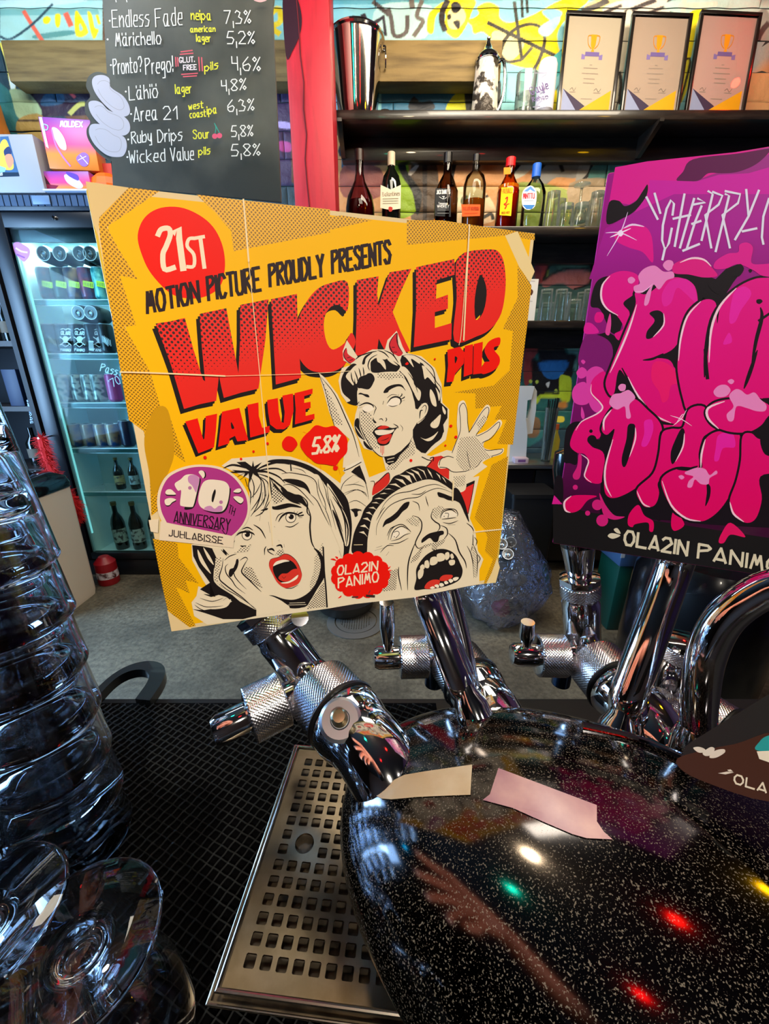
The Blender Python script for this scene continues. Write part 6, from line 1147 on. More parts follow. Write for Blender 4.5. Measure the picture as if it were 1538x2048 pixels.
A.poly(HTC, P('d', '1100,790 1200,775 1260,830 1290,900 1340,930 1240,960 1200,1020 1120,1030 1070,960 1080,860')); A.poly(HTC, P('d', '1220,690 1270,620 1300,650 1240,740')); A.line(INK, P('d', '945,990 960,945 1010,925 1050,935'), 1.5); A.line(INK, P('d', '950,1005 1000,1010 1050,1040 1140,1035'), 1.5); A.line(INK, P('d', '1150,890 1160,950 1175,1010'), 1.1); A.poly(HTC, P('d', '1050,1075 1140,1060 1135,1140 1060,1150'))
# fist under the knife
for s_ in ('215,1245 240,1130 320,1060', '320,1060 380,1090 410,1130 430,1240', '250,1140 330,1130 400,1150', '320,1125 360,1110', '240,1200 330,1170 400,1190 415,1220', '440,1110 470,1110 470,1150'): A.line(INK, P('d', s_), 1.3, True)
for s_ in ('255,330 350,290 420,340', '270,395 340,370 420,420', '280,440 340,430 380,450'): A.line(INK, P('e', s_), 1.2, True)
A.poly(INK, P('e', '300,435 340,430 380,440 350,450 350,480 330,490 320,460'), True)
# man
A.poly(INK, P('M', '20,950 30,800 60,700 110,600 150,500 220,420 240,370 330,310 400,240 450,170 520,140 600,90 700,62 790,70 880,110 960,170 1050,240 1060,310 960,250 880,210 780,200 640,240 520,290 400,370 300,470 230,580 200,700 180,820 170,960 120,960'), True)
for s_ in ('500,150 560,175 640,240 610,160', '570,115 640,160 690,230 650,140', '620,95 700,150 745,215 700,120', '680,80 750,120 790,195 760,110', '790,85 830,130 850,190 810,130', '455,190 500,210 580,262 540,200', '400,250 460,260 530,290 470,240', '350,300 420,300 470,320 400,290', '300,350 380,345 430,360 350,335', '250,400 320,400 370,410 300,385', '220,440 290,445 330,470 270,430', '190,490 250,500 290,530 240,480', '160,540 220,560 250,590 200,530', '130,600 190,620 220,640 180,590', '100,680 160,690 200,720 150,660', '90,740 150,760 180,790 140,730', '880,130 910,170 930,205 920,160', '940,170 960,200 990,240 965,190'): A.poly(CREAM, P('M', s_))
A.poly(INK, P('M', '1068,290 1110,300 1150,370 1190,480 1222,635 1180,560 1130,450 1085,420 1060,400'), True)
A.poly(INK, P('M', '335,690 360,620 420,580 480,530 520,480 560,440 610,430 590,490 540,530 490,590 420,640 370,660'), True); A.poly(INK, P('M', '900,330 960,345 1040,375 1085,380 1080,415 1010,412 960,390 910,375'), True)
for s_ in ('270,770 275,680 330,560 420,460 560,400 700,380 780,330 880,292 960,300 1060,340', '300,560 360,440 470,350 620,320 760,270 880,250 990,290', '630,350 720,350 780,310', '270,620 320,530 360,480', '775,370 790,430 805,475', '640,420 700,450 715,520'): A.line(INK, P('M', s_), 1.5, True)
A.line(INK, P('M', '640,570 700,590 735,640 730,720 690,800 670,860 700,905 740,890'), 2.4, True); A.poly(HTC, P('M', '570,620 640,575 720,620 700,680 620,660')); A.poly(HTC, P('M', '850,500 920,465 980,500 920,560 890,600 845,580'))
A.line(INK, P('M', '855,500 832,580 870,630 915,660 920,700 890,740'), 2.4, True); A.line(INK, P('M', '930,670 990,700 1000,760 970,800'), 2.2, True); A.poly(INK, P('M', '735,850 740,810 800,760 860,740 950,725 960,760 920,780 900,835 860,840 820,800 770,830'), True); A.poly(HTD, P('M', '760,870 900,840 990,790 960,850 860,925 840,870 700,930 640,1000 620,1060 700,1020'))
for s_ in ('390,820 410,740 460,680 540,662 610,720 625,740', '420,830 500,810 560,770 620,750', '400,860 500,850 600,800', '380,780 420,700 500,665', '920,590 950,520 1010,500 1080,510 1105,550 1100,580', '940,608 1010,600 1090,590', '950,640 1030,650 1110,620', '1000,665 1080,665', '270,900 330,880', '250,930 350,900', '310,950 380,880 450,880', '370,980 400,940'): A.line(INK, P('M', s_), 1.7, True)
A.poly('f4ecd8', P('M', '425,800 450,730 520,690 590,735 500,790'), True); A.poly('f4ecd8', P('M', '935,590 960,540 1030,520 1090,545 1085,575 1010,590'), True); A.line(INK, P('M', '450,740 490,730 505,760 470,800'), 1.2); A.line(INK, P('M', '975,545 1010,550 1005,590'), 1.2); A.line(INK, P('M', '415,820 450,725 530,680 600,715'), 2, True); A.line(INK, P('M', '925,600 960,530 1040,510 1095,550'), 2, True)
for x_, y_ in ((455, 787), (965, 578)): A.poly(INK, P('M', '%d,%d %d,%d %d,%d %d,%d' % (x_-6, y_, x_, y_-7, x_+6, y_, x_, y_+7)))
for s_, w_ in (('680,830 640,920 600,1050 590,1200 592,1335', 2.6), ('500,1095 498,1180 530,1335', 2.2), ('1010,750 1080,820 1120,940 1180,1040 1195,1110', 2.6), ('1200,880 1240,960 1265,1080 1270,1210', 1.8), ('1262,760 1260,860 1240,940', 1.6), ('1275,790 1302,830 1290,880', 1.6), ('1300,960 1335,1010 1310,1060', 1.6), ('1262,860 1300,960 1308,1060 1300,1200', 1.8), ('1195,645 1250,690 1272,740', 1.8)): A.line(INK, P('M', s_), w_, True)
A.poly(HTC, P('M', '1250,860 1300,960 1300,1200 1270,1210 1262,1000')); A.poly(HTD, P('M', '360,1160 490,1110 470,1330 330,1350'))
A.poly(INK, P('M', '662,1328 680,1220 680,1120 730,1030 800,960 900,915 1000,920 1080,970 1130,1060 1155,1140 1120,1230 1000,1290 850,1322 760,1325'), True)

for s_ in ('695,1190 700,1140 735,1110 755,1130 745,1190 710,1222', '725,1130 720,1090 750,1070 765,1110', '765,1095 768,1040 800,1030 815,1080 800,1110', '820,1070 825,1010 860,990 890,1000 898,1050 860,1078', '890,1000 895,965 940,955 970,975 968,1025 905,1042', '975,960 1010,945 1022,990 1000,1022 978,1018', '1028,975 1050,960 1065,1000 1040,1012', '1012,1040 1040,1022 1075,1030 1070,1070 1030,1080'): A.poly(CREAM, P('M', s_), True)
A.poly('d8382c', P('M', '765,1315 790,1260 850,1228 920,1235 900,1290 840,1320'), True); A.poly('d8382c', P('M', '920,1215 960,1180 1040,1178 1052,1200 1000,1235 930,1240'), True)
for s_ in ('865,1290 890,1275 915,1290 900,1312', '915,1270 945,1262 965,1285 930,1300', '965,1250 990,1240 1010,1262 980,1275', '1010,1230 1040,1220 1060,1240 1030,1260', '1055,1215 1085,1200 1115,1205 1100,1230 1070,1240', '820,1310 850,1295 870,1312 840,1322'): A.poly('f4ecd8', P('M', s_), True)
A.line(INK, P('M', '840,895 850,920 880,925 890,900'), 1.4, True)
# screaming woman
A.poly(INK, P('W', '700,105 760,85 880,85 1000,110 1120,160 1230,240 1340,340 1420,440 1450,560 1465,700 1450,860 1420,990 1380,980 1390,830 1380,700 1330,560 1290,480 1240,340 1200,290 1160,225 1100,210 1040,170 920,130 780,120'), True)
for s_ in ('1240,300 1330,430 1400,560 1440,700 1435,850 1400,860 1380,740 1340,600 1280,470', '940,145 1060,180 1180,260 1240,360 1300,560 1340,720 1390,860 1380,980 1360,900 1250,640 1160,400 1140,300 1010,215 930,190'): A.poly(CREAM, P('W', s_), True)
for s_, w_ in (('1250,330 1340,470 1400,640 1410,830', 3.2), ('1290,420 1380,560 1430,720 1410,880', 3.2), ('1270,440 1340,620 1380,740', 2), ('1290,540 1330,640 1400,860', 5), ('1330,460 1400,560 1440,660', 2), ('1190,270 1225,360 1240,440 1280,560 1320,720', 1.6), ('1240,350 1255,450 1290,600', 1.4), ('1350,910 1370,970', 1.6)): A.line(INK, P('W', s_), w_, True)
A.poly(INK, P('W', '540,190 480,150 420,110 500,105 560,150 570,95 580,150 650,110 600,170 700,190 610,200 640,260 570,210 540,300 530,210 480,250 500,205 420,200 380,180 520,190'), False)
for s_, w_ in (('300,165 380,135 470,150 560,180', 4), ('350,200 440,200 540,195', 3), ('430,240 500,205', 3), ('450,270 520,220', 2.5), ('600,180 680,140 800,110 900,130', 4), ('600,190 700,170 800,170 880,210', 3), ('610,200 700,200 800,240 860,300', 3), ('620,215 720,250 800,310 880,380 930,460', 3.5), ('570,215 640,270 640,400 600,520 550,600', 2), ('580,220 660,280 680,400 660,500', 2.2), ('600,230 700,290 710,420 650,580', 2.2),
              ('540,230 530,330 550,400 540,520', 2.2), ('550,240 580,330 570,440', 2), ('500,260 520,330', 6), ('545,440 600,380 640,300', 1.6), ('550,550 620,450 640,380', 2), ('560,580 640,500 690,400', 2), ('590,600 660,560 740,430', 1.8), ('630,640 640,560', 1.4), ('650,460 660,380', 3), ('720,240 730,330 740,430', 2.6), ('730,260 770,350 780,470', 2.4), ('740,280 800,380 830,470', 2), ('760,300 830,390 920,460 1000,490', 4.2), ('700,320 690,440', 1.4)): A.line(INK, P('W', s_), w_, True)
A.poly(HTD, P('W', '740,300 800,380 860,440 820,470 760,490 740,420')); A.poly(INK, P('W', '820,340 900,400 960,440 1040,480 1060,510 1000,480 920,470 860,420'), True)
A.poly(INK, P('W', '840,270 900,260 1000,275 1060,320 1090,400 1040,350 980,330 900,300'), True); A.poly(INK, P('W', '880,375 950,400 1000,410 1050,480 1060,520 990,470 930,440'), True); A.line(INK, P('W', '910,130 915,185'), 2.6)
for s_, w_ in (('830,215 900,205 1000,220 1080,240 1140,290 1160,400 1210,520', 1.6), ('840,320 900,310 980,350 1060,430 1120,500', 1.6), ('905,260 980,280 1050,310', 1.4), ('920,160 1010,180 1050,215', 1.2), ('1060,500 1090,600 1085,700 1100,830 1130,890', 3.4), ('1000,410 1060,470 1060,560 1090,600', 2.6), ('1160,260 1170,350 1220,470 1230,560', 1.6), ('1090,400 1150,460 1200,560 1260,680', 1.6), ('1210,500 1250,600 1280,700', 1.4)): A.line(INK, P('W', s_), w_, True)
A.poly(HTC, P('W', '1200,840 1210,940 1190,1060 1160,1200 1100,1300 1080,1220 1120,1100 1130,960')); A.poly(HTD, P('W', '1215,1200 1230,1420 1050,1440 1110,1340 1190,1220'))
A.poly(INK, P('W', '1120,890 1150,900 1200,960 1215,1060 1215,1150 1150,1260 1090,1360 1040,1420 900,1430 830,1370 760,1340 710,1316 760,1318 860,1350 960,1350 1060,1300 1130,1220 1175,1100 1180,1010 1150,930'), True); A.line(INK, P('W', '1205,880 1215,1100 1228,1240 1240,1420'), 3.2)
for s_ in ('900,1385 1040,1380', '890,1402 1050,1398', '1000,1430 1060,1420'): A.line(CREAM, P('W', s_), 1)
A.poly(INK, P('W', '745,510 770,510 840,490 900,482 970,500 1010,522 920,515 860,528 800,540 750,535'), True); A.poly(INK, P('W', '640,545 700,525 700,540 670,548'), True)
for cx_, cy_, r_ in ((912, 610, 46), (515, 770, 44)):
    el_ = [(380+(cx_+r_*math.cos(a))/4.5235, 900+(cy_+r_*math.sin(a))/4.5235) for a in [2*PI*i/18 for i in range(18)]]
    A.poly('f2e8d2', el_); A.line(INK, el_+[el_[0]], 1.3, sm=False); A.poly(INK, [(380+(cx_+4+24*math.cos(a))/4.5235, 900+(cy_-6+24*math.sin(a))/4.5235) for a in [2*PI*i/14 for i in range(14)]]); A.poly('f2e8d2', [(380+(cx_-14+7*math.cos(a))/4.5235, 900+(cy_-16+7*math.sin(a))/4.5235) for a in [2*PI*i/8 for i in range(8)]])
A.line(INK, P('W', '800,650 830,600 880,570 950,575 1000,600'), 4, True); A.line(INK, P('W', '775,640 800,590 850,565'), 1.6, True); A.line(INK, P('W', '420,775 450,750 500,740 560,750 585,770'), 4, True); A.line(INK, P('W', '470,718 520,700 570,725'), 2.4, True)
for s_ in ('960,590 1000,570 1020,560', '975,600 1020,590 1030,585', '960,580 975,555', '940,572 945,550', '985,612 1015,610'): A.line(INK, P('W', s_), 2.8, True)
for s_, w_ in (('860,690 920,695 985,655', 1.8), ('575,675 640,720 685,800', 2.6), ('455,865 480,872 510,865', 3), ('385,860 405,820', 3), ('710,650 725,750', 1.8), ('700,890 710,920 760,950', 2), ('675,950 675,900 690,870', 2), ('780,870 820,860 835,890', 3.5), ('705,905 740,895 765,915', 4), ('850,850 855,880', 1.6), ('760,690 770,698', 1.6), ('800,815 810,825', 1.4)): A.line(INK, P('W', s_), w_, True)
A.poly(HTD, P('W', '770,950 800,905 840,900 860,930 820,955')); A.poly(HTC, P('W', '470,880 560,850 520,920 400,930')); A.poly(HTD, P('W', '490,1060 560,1060 620,1180 660,1250 560,1200 480,1130'))
A.poly('dc3a2e', P('W', '715,1050 730,990 800,970 850,942 900,950 960,1000 1000,1080 1012,1140 980,1210 900,1245 850,1245 790,1200 750,1130'), True); A.line(INK, P('W', '715,1050 730,990 800,970 850,942 900,950 960,1000 1000,1080 1012,1140'), 1.2, True)
A.poly(INK, P('W', '750,1075 770,1020 840,995 910,1000 960,1050 975,1120 940,1180 870,1205 810,1190 770,1140'), True); A.poly('f4ecd8', P('W', '752,1050 780,1010 850,992 900,1005 850,1015 790,1035'), True); A.poly('d8382c', P('W', '800,1160 830,1120 880,1115 930,1080 975,1080 970,1130 930,1175 850,1190'), True); A.poly('f4ecd8', P('W', '825,1200 900,1185 975,1130 965,1165 900,1202 850,1208'), True)
A.line(INK, P('W', '830,1140 850,1160 870,1140'), 1, True); A.line(INK, P('W', '860,1250 920,1250 980,1220'), 1.6, True)
# left hair and hand
A.poly(INK, P('W', '20,860 110,870 200,890 250,1000 215,1080 210,1180 260,1240 380,1310 450,1370 600,1450 600,1500 480,1530 300,1530 150,1480 20,1440 120,1450 300,1420 380,1370 330,1330 260,1310 190,1330 110,1300 90,1260 180,1310 230,1330 180,1200 80,1060 30,960'), False)
for s_ in ('70,900 130,1010 190,1120 120,1050 80,980', '120,880 180,960 215,1040 160,980', '95,1290 200,1340 300,1320 250,1380 150,1370 80,1330', '70,1330 160,1390 300,1390 370,1350 330,1420 200,1440 100,1410 40,1370', '200,885 260,890 270,960 240,930'): A.poly(CREAM, P('W', s_), True)
for s_ in ('90,1340 200,1370 300,1340', '50,1380 150,1420 300,1410', '300,1360 340,1330', '40,1400 120,1450 240,1450'): A.line(INK, P('W', s_), 1.6, True)
A.poly(CREAM, P('W', '270,960 330,970 440,950 520,980 480,1080 510,1150 600,1220 650,1290 760,1330 850,1380 890,1440 620,1500 600,1440 480,1330 380,1280 260,1200 215,1170 220,1080 240,1000'), True)
A.poly(INK, P('W', '420,990 400,1060 360,1080 350,1130 370,1150 400,1110 430,1060 440,1000'), True); A.poly(HTC, P('W', '230,980 290,970 270,1080 250,1190 300,1250 400,1310 340,1270 220,1180'))
for s_, w_ in (('300,980 290,1060 265,1160 320,1220 400,1280 480,1340 600,1450', 2.6), ('310,1000 360,960 420,940', 1.8), ('345,1030 320,1060 330,1120 380,1180 420,1240 500,1300', 2.2), ('440,980 400,1060 400,1130 440,1190 510,1260', 2), ('520,990 480,1060 470,1110 540,1180 600,1240 645,1282', 2.8), ('450,1000 500,970 525,990', 2), ('215,1060 210,1180 260,1240 360,1300', 2.4), ('270,1200 330,1260 450,1330 600,1440', 1.6), ('280,900 330,950 300,900 350,950', 3)): A.line(INK, P('W', s_), w_, True)
def star(cx_, cy_, r_, n_=11, k_=.22, seed=1, ex=1., ey=1.):
    q_ = random.Random(seed); return [(cx_+r_*ex*(1+q_.uniform(-k_, k_)*.6)*math.cos(2*PI*i/n_), cy_+r_*ey*(1+q_.uniform(-k_, k_)*.6)*math.sin(2*PI*i/n_)) for i in range(n_)]
A.part('blood_splats')
A.poly(RED, star(651, 891, 46, 16, .2, 4, 1.02, .88), True); A.poly(RED, star(579, 888, 15, 10, .12, 2), True)
for cx_, cy_, r_ in ((535, 887, 2.8), (507, 903, 2.5), (671, 936, 5), (410, 915, 3.5), (482, 918, 2.5), (902, 852, 3), (912, 874, 3), (891, 891, 2), (822, 921, 3), (870, 718, 2)): A.poly(RED, star(cx_, cy_, r_, 8, .1, 3), True)
for s_ in ('1140,150 1200,180', '1380,380 1400,450', '1262,380 1265,440', '1170,330 1168,370'): A.line(RED, P('c', s_), 1.6, True)
A.text(WH, '5.8%', P('c', '1205,305')[0], P('c', '1385,285')[0], 31, 5.2, up=(.1, -1))
# maker's cloud
A.part('cloud_emblem')
for i in range(15):
    a = 2*PI*i/15; A.poly(RED, [(721+47*math.cos(a)+13*math.cos(q), 1150+35*math.sin(a)+13*math.sin(q)) for q in [k_*PI/7 for k_ in range(14)]])
A.poly(RED, [(721+52*math.cos(q), 1150+39*math.sin(q)) for q in [k_*PI/16 for k_ in range(32)]])
for s_ in ('200,800 185,780 205,785', '150,800 175,795 195,812', '555,880 590,850 580,870', '570,885 598,878 585,890', '205,1085 230,1065 225,1080'): A.poly(RED, P('e', s_), True)
A.line('4a3030', P('e', '310,1078 350,1076'), 3); A.line('3a2626', P('e', '415,1068 470,1072'), 5); A.line('5a3a3a', P('e', '430,1050 440,1030'), 2)
A.text(WH, 'OLA2IN', P('e', '200,916')[0], P('e', '492,880')[0], 18, 3, up=(.08, -1)); A.text(WH, 'PANIMO', P('e', '208,1010')[0], P('e', '500,962')[0], 19, 3, up=(.0, -1))
# anniversary sticker
A.part('anniversary_sticker'); A.h += 5e-5
dome = [(160, 925), (115, 800), (98, 640), (130, 460), (230, 290), (400, 190), (600, 140), (800, 138), (1000, 175), (1180, 280), (1310, 430), (1390, 610), (1395, 800), (1340, 960), (1200, 1120), (1175, 1200)]
sx = lambda L: [(300+a/6.991, 910+b/6.991) for a, b in L]
A.poly('eadcc2', sx([(a, b) for a, b in smooth(dome, False, 4)]+[(1165, 1300), (130, 1190), (150, 925)])); A.poly('b0388c', sx(smooth([(235, 945), (165, 800), (138, 640), (165, 480), (255, 320), (410, 225), (600, 172), (790, 168), (980, 205), (1150, 300), (1270, 440), (1350, 610), (1362, 790), (1310, 940), (1220, 1060), (1140, 1130)], False, 4)))
def sp_(c_, s_, sm=True): A.poly(c_, P('S', s_), sm)
sp_(INK, '480,740 560,760 620,720 660,600 710,360 680,340 640,500'); sp_(INK, '740,770 900,820 1020,810 1090,720 1130,500 1110,480 1060,700 900,790')
sp_('efe6d4', '345,405 430,340 480,290 540,270 620,275 680,310 690,360 660,500 610,700 570,728 450,715 420,680 435,500 390,498'); sp_('c88cc0', '530,320 560,282 640,280 685,325 690,360 655,500 640,520 590,430 540,380')
sp_('efe6d4', '740,390 800,350 900,345 1040,370 1100,430 1110,520 1080,680 1020,780 900,795 760,760 690,700 675,600 700,480'); sp_(INK, '905,480 920,520 895,620 880,660 862,640 870,560'); sp_('c88cc0', '760,755 790,720 850,712 905,750 960,712 1010,720 1000,785 880,795')
for s_, d_ in (('215,520 240,485 290,480 330,510 362,550 290,555 230,550', (0, 2.4)), ('205,660 215,620 290,600 365,625 310,660 270,700 225,700', (.5, 2.2)), ('680,240 715,215 755,235 765,290 740,325 715,290', (2.6, .6)), ('1165,515 1210,475 1260,470 1275,500 1240,525', (.6, 2.2)), ('1165,590 1220,575 1290,600 1305,640 1270,675 1220,650', (.0, 2.4))):
    pts = P('S', s_); A.poly(INK, [(x+d_[0], y+d_[1]) for x, y in pts], True); A.poly('efe6d4', pts, True)
for cx_, cy_ in ((558, 460), (993, 660)): A.poly('b878a8', [(300+(cx_+26*math.cos(a))/6.991, 910+(cy_+26*math.sin(a))/6.991) for a in [k_*PI/5 for k_ in range(10)]])
A.text('241622', 'ANNIVERSARY', P('S', '335,940')[0], P('S', '1110,1055')[0], 22, 2.4, up=(.1, -1)); A.text('241622', 'TH', P('S', '1090,800')[0], P('S', '1170,850')[0], 15, 1.7, up=(.25, -1)); A.line('241622', P('S', '425,960 700,1000 965,1050'), 1.6); A.line('241622', P('S', '1090,1020 1060,1110 1010,1050'), 1.6)
A.text('33282a', 'JUHLABISSE', P('S', '265,1130')[0], P('S', '1012,1240')[0], 12.5, 2, up=(.05, -1))
for i_ in range(10): u_ = 338+i_*11.6; v_ = 1072+i_*1.75; A.line('33282a', [(u_-1, v_), (u_+4, v_+.7)], 1.1)
# creases and clear tape
A.part('fold_creases'); CRS = 'f2dfb0'
for s_, w_ in (('a:1005,180 1020,350 1038,560', 3.4), ('x:497,520 515,700 532,890 540,1010 545,1090', 1.4), ('x:527,836 535,930 541,1000', 2), ('x:240,744 310,746 450,752', 2.8), ('x:450,752 600,748 700,742', 1), ('b:1022,30 1008,300 985,770', 2.8), ('x:939,450 924,650 918,690', 1.2), ('e:1050,230 1045,370', 2.6), ('e:1200,602 1290,592 1410,580', 2.6), ('M:40,870 130,868', 1.2)):
    A.line(CRS, P(s_[0], s_[2:]), w_)
A.poly('e8dcc0', P('c', '60,770 130,762 125,860 75,850')); A.build(ys)
# ------------------------------------------------------------------ pink sign
ps_ = thing('tap_sign', 'magenta and black graffiti style beer sign with dripping bubble letters', 'sign', SPO)
panel(SPO, SPX, .15, .2385, .004, mat('pink_edge', (200, 30, 130), .35), ps_)
PQ = Art(SPO, SPN, .00008, 9e-7)
def grad(name, c0, c1, z0, z1, rough=.3):
    if name in MATS: return MATS[name]
    m = bpy.data.materials.new(name); m.use_nodes = True; nt = m.node_tree; b = nt.nodes['Principled BSDF']; b.inputs['Roughness'].default_value = rough
    tc = nt.nodes.new('ShaderNodeTexCoord'); sp = nt.nodes.new('ShaderNodeSeparateXYZ'); mr = nt.nodes.new('ShaderNodeMapRange'); mr.inputs[1].default_value = z0; mr.inputs[2].default_value = z1
    mx = nt.nodes.new('ShaderNodeMix'); mx.data_type = 'RGBA'; mx.inputs[6].default_value = (*lin(c0), 1); mx.inputs[7].default_value = (*lin(c1), 1)
    nt.links.new(tc.outputs['Object'], sp.inputs[0]); nt.links.new(sp.outputs[2], mr.inputs[0]); nt.links.new(mr.outputs[0], mx.inputs[0]); nt.links.new(mx.outputs[2], b.inputs['Base Color']); MATS[name] = m; return m
Z0 = SPO.z
MG = grad('magenta_print', 'e0005c', 'e0128a', Z0+.02, Z0+.2); MG2 = 'd8127e'; MDK = '5a0a48'; BK = '120a14'; LP = 'e683c0'; WP = 'f0c8d8'
PQ.part('background_print')
def onp(a, b):
    q = SPO+SPX*a+Vector((0, 0, b))-CAM; z = q.dot(FW); return (769+F*q.dot(RT)/z, 1024-F*q.dot(UP)/z)
PQ.poly(grad('purple_ground', '38062c', '9a1480', Z0+.03, Z0+.19), [onp(.0006, .2378), onp(.1494, .2378), onp(.1494, .0006), onp(.0006, .0006)]); PQ.poly('d8128c', P('f', '505,150 720,110 1538,25 1640,10 1640,330 1538,60 1400,150 1250,170 1150,200 1050,240 940,235 900,330 720,330 600,400 465,380'), False)
PQ.poly(MDK, P('f', '1030,95 1320,58 1538,25 1538,50 1450,130 1330,180 1220,190 1130,190 1060,240 920,240 960,180'), True); PQ.poly('c8189c', P('f', '735,235 900,240 1050,245 1200,200 1400,190 1640,120 1640,380 1000,470 600,500 730,320'), False)
PQ.poly(grad('purple_band', '56084c', 'a81890', Z0+.13, Z0+.205), P('f', '620,460 900,330 1640,330 1640,900 330,900 440,560')); PQ.poly(BK, P('f', '465,385 530,375 570,410 640,380 690,310 722,265 715,340 640,440 560,490 450,530'), True)
PQ.poly(MG, P('f', '540,570 620,535 700,545 745,600 760,700 755,790 690,720 600,690 520,650 500,600'), True); PQ.line('e8c8e8', P('f', '560,560 620,535 700,548'), 4, True); PQ.line('e8c8f0', P('f', '440,590 540,590 650,640'), 2.4, True); PQ.line('e8c8f0', P('f', '590,450 540,590 450,745'), 2.2, True); PQ.line('f4e0f8', P('f', '470,620 540,590 610,560'), 3, True)
PQ.poly('f4e0f8', P('f', '520,590 545,570 560,595 540,615'), True)
# black band at the foot
PQ.poly('141214', [onp(.0006, .0006), (1106, 1006), (1180, 1025), (1300, 1040), onp(.1494, .026), onp(.1494, .0006)])
PQ.poly(BK, P('g', '160,740 170,560 200,500 250,480 290,500 250,600 250,760 200,760'), True); PQ.poly(BK, P('g', '110,850 150,860 155,1000 120,1030 90,960'), True); PQ.poly(BK, P('f', '330,1290 400,1270 460,1260 520,1300 540,1350 500,1380 430,1330 380,1300'), True)
PQ.poly(BK, P('f', '470,880 560,900 620,960 600,1100 560,1180 530,1260 480,1260 440,1180 400,1100 340,1080 360,960 400,900'), True)
# shadow mass behind the letters
PQ.poly(BK, P('f', '640,990 900,860 1100,870 1180,900 1250,830 1330,800 1370,830 1300,920 1250,1000 1320,960 1480,890 1640,880 1640,2600 1500,2550 400,2500 430,1650 480,1400 600,1150 560,1060'), False)
PQ.poly(BK, P('g', '400,600 350,600 320,610 350,690 420,700 430,1000 480,1080 560,1115 640,1060 700,1100 800,1150 900,1090 1000,1160 1100,1170 1250,1180 1640,1200 1640,300 500,300 410,450'), False)
# pink flow at the left
PQ.poly(MG, P('f', '560,845 460,880 415,960 420,1040 460,1110 520,1150 560,1230 500,1270 540,1310 590,1180 600,1120 560,1060 640,990 660,880'), True); PQ.line(WP, P('f', '470,880 420,940 412,1030 450,1100 525,1145'), 4, True); PQ.poly('e0409a', P('f', '470,1130 478,1200 465,1275 440,1265 445,1220'), True); PQ.poly(MG, P('f', '365,1160 380,1125 415,1125 430,1155 410,1190 375,1190'), True); PQ.poly('d81890', P('f', '305,1200 350,1200 395,1260 300,1265'), True)
PQ.poly('7a1068', P('f', '300,1290 400,1280 480,1340 480,1450 400,1540 260,1480'), True)
for s_ in ('1230,560') and ('245,150 280,115 315,140 305,180 265,190', '310,180 330,130 380,110 430,140 440,240 420,380 380,420 330,360', '215,290 240,235 300,215 330,270 330,350 280,370 230,350', '280,380 300,440 290,465 275,440', '275,75 290,65 305,80 290,95'): PQ.poly('d83aa0', P('g', s_), True)
PQ.poly(MG, P('g', '440,150 380,170 340,230 350,310 410,370 410,410 330,450 250,510 210,590 205,650 250,690 300,700 330,760 300,850 340,890 420,880 430,700 350,650 320,600 400,590 420,500 500,380 460,300'), True)
PQ.line(WP, P('g', '345,230 345,290 400,350 420,390 380,430 280,480 240,540'), 3, True); PQ.line(WP, P('g', '275,700 325,740 310,800 300,850 345,890'), 3, True); PQ.poly('d01c78', P('g', '260,700 280,720 270,850 235,870 220,840 250,780'), True)
for x_, y_, r_ in ((342, 545, 12), (349, 603, 32), (1455, 0, .1)): PQ.poly(BK, [(1080+(x_+r_*math.cos(a))/3.358, 700+(y_+r_*math.sin(a))/3.358) for a in [k_*PI/8 for k_ in range(16)]])
PQ.poly(MG, P('g', '160,1040 180,1000 240,975 380,980 320,1010 270,1070 220,1092 175,1085'), True); PQ.line(WP, P('g', '210,980 165,1020 170,1075 205,1092'), 4, True); PQ.poly('d81890', P('g', '95,975 150,1035 80,1035'))
for x_, y_, r_ in ((385, 1040, 36), (237, 922, 17), (320, 1096, 17), (418, 1145, 40)): PQ.poly('d01c78', [(1080+(x_+r_*math.cos(a))/3.358, 700+(y_+r_*math.sin(a))/3.358) for a in [k_*PI/8 for k_ in range(16)]])
PQ.poly('d01c78', P('g', '400,960 440,1040 500,1110 570,1120 500,1140 430,1110 410,1030'), True); PQ.poly(MG, P('g', '660,1040 700,1110 760,1150 760,1215 735,1215 725,1160 640,1170 620,1190 590,1170 600,1100'), True); PQ.poly(MG, P('g', '900,1080 970,1170 905,1215 880,1170'), True); PQ.poly(MG, P('g', '1280,1160 1380,1255 1280,1240 1235,1295 1200,1290 1220,1230'), True)
# bubble letters
PQ.part('bubble_letters')
def bub(c_, s_, m_=None, w_=9):
    pts = smooth(P(c_, s_), True, 5); PQ.line(BK, pts+[pts[0]], w_, sm=False); PQ.poly(m_ or MG, pts)
    cx_ = sum(p[0] for p in pts)/len(pts); cy_ = sum(p[1] for p in pts)/len(pts)
bub('f', '640,990 720,1000 860,900 960,895 1040,950 1060,1080 1030,1170 960,1280 880,1380 740,1440 860,1450 960,1600 980,1800 960,1900 900,1960 780,1880 640,1680 550,1520 520,1540 500,1660 470,1680 440,1600 480,1480 560,1280 640,1080')
PQ.poly('e01c98', P('f', '880,910 980,900 1040,960 1050,1060 980,1000 920,960 880,1060 830,1080 820,1000'), True); PQ.poly(BK, P('f', '735,1130 790,1110 830,1140 820,1220 760,1290 715,1300 720,1250 770,1180'), True); PQ.line(WP, P('f', '830,1130 830,1210 760,1290'), 3, True); PQ.line(WP, P('f', '650,1070 600,1230 530,1400 470,1530'), 4, True)
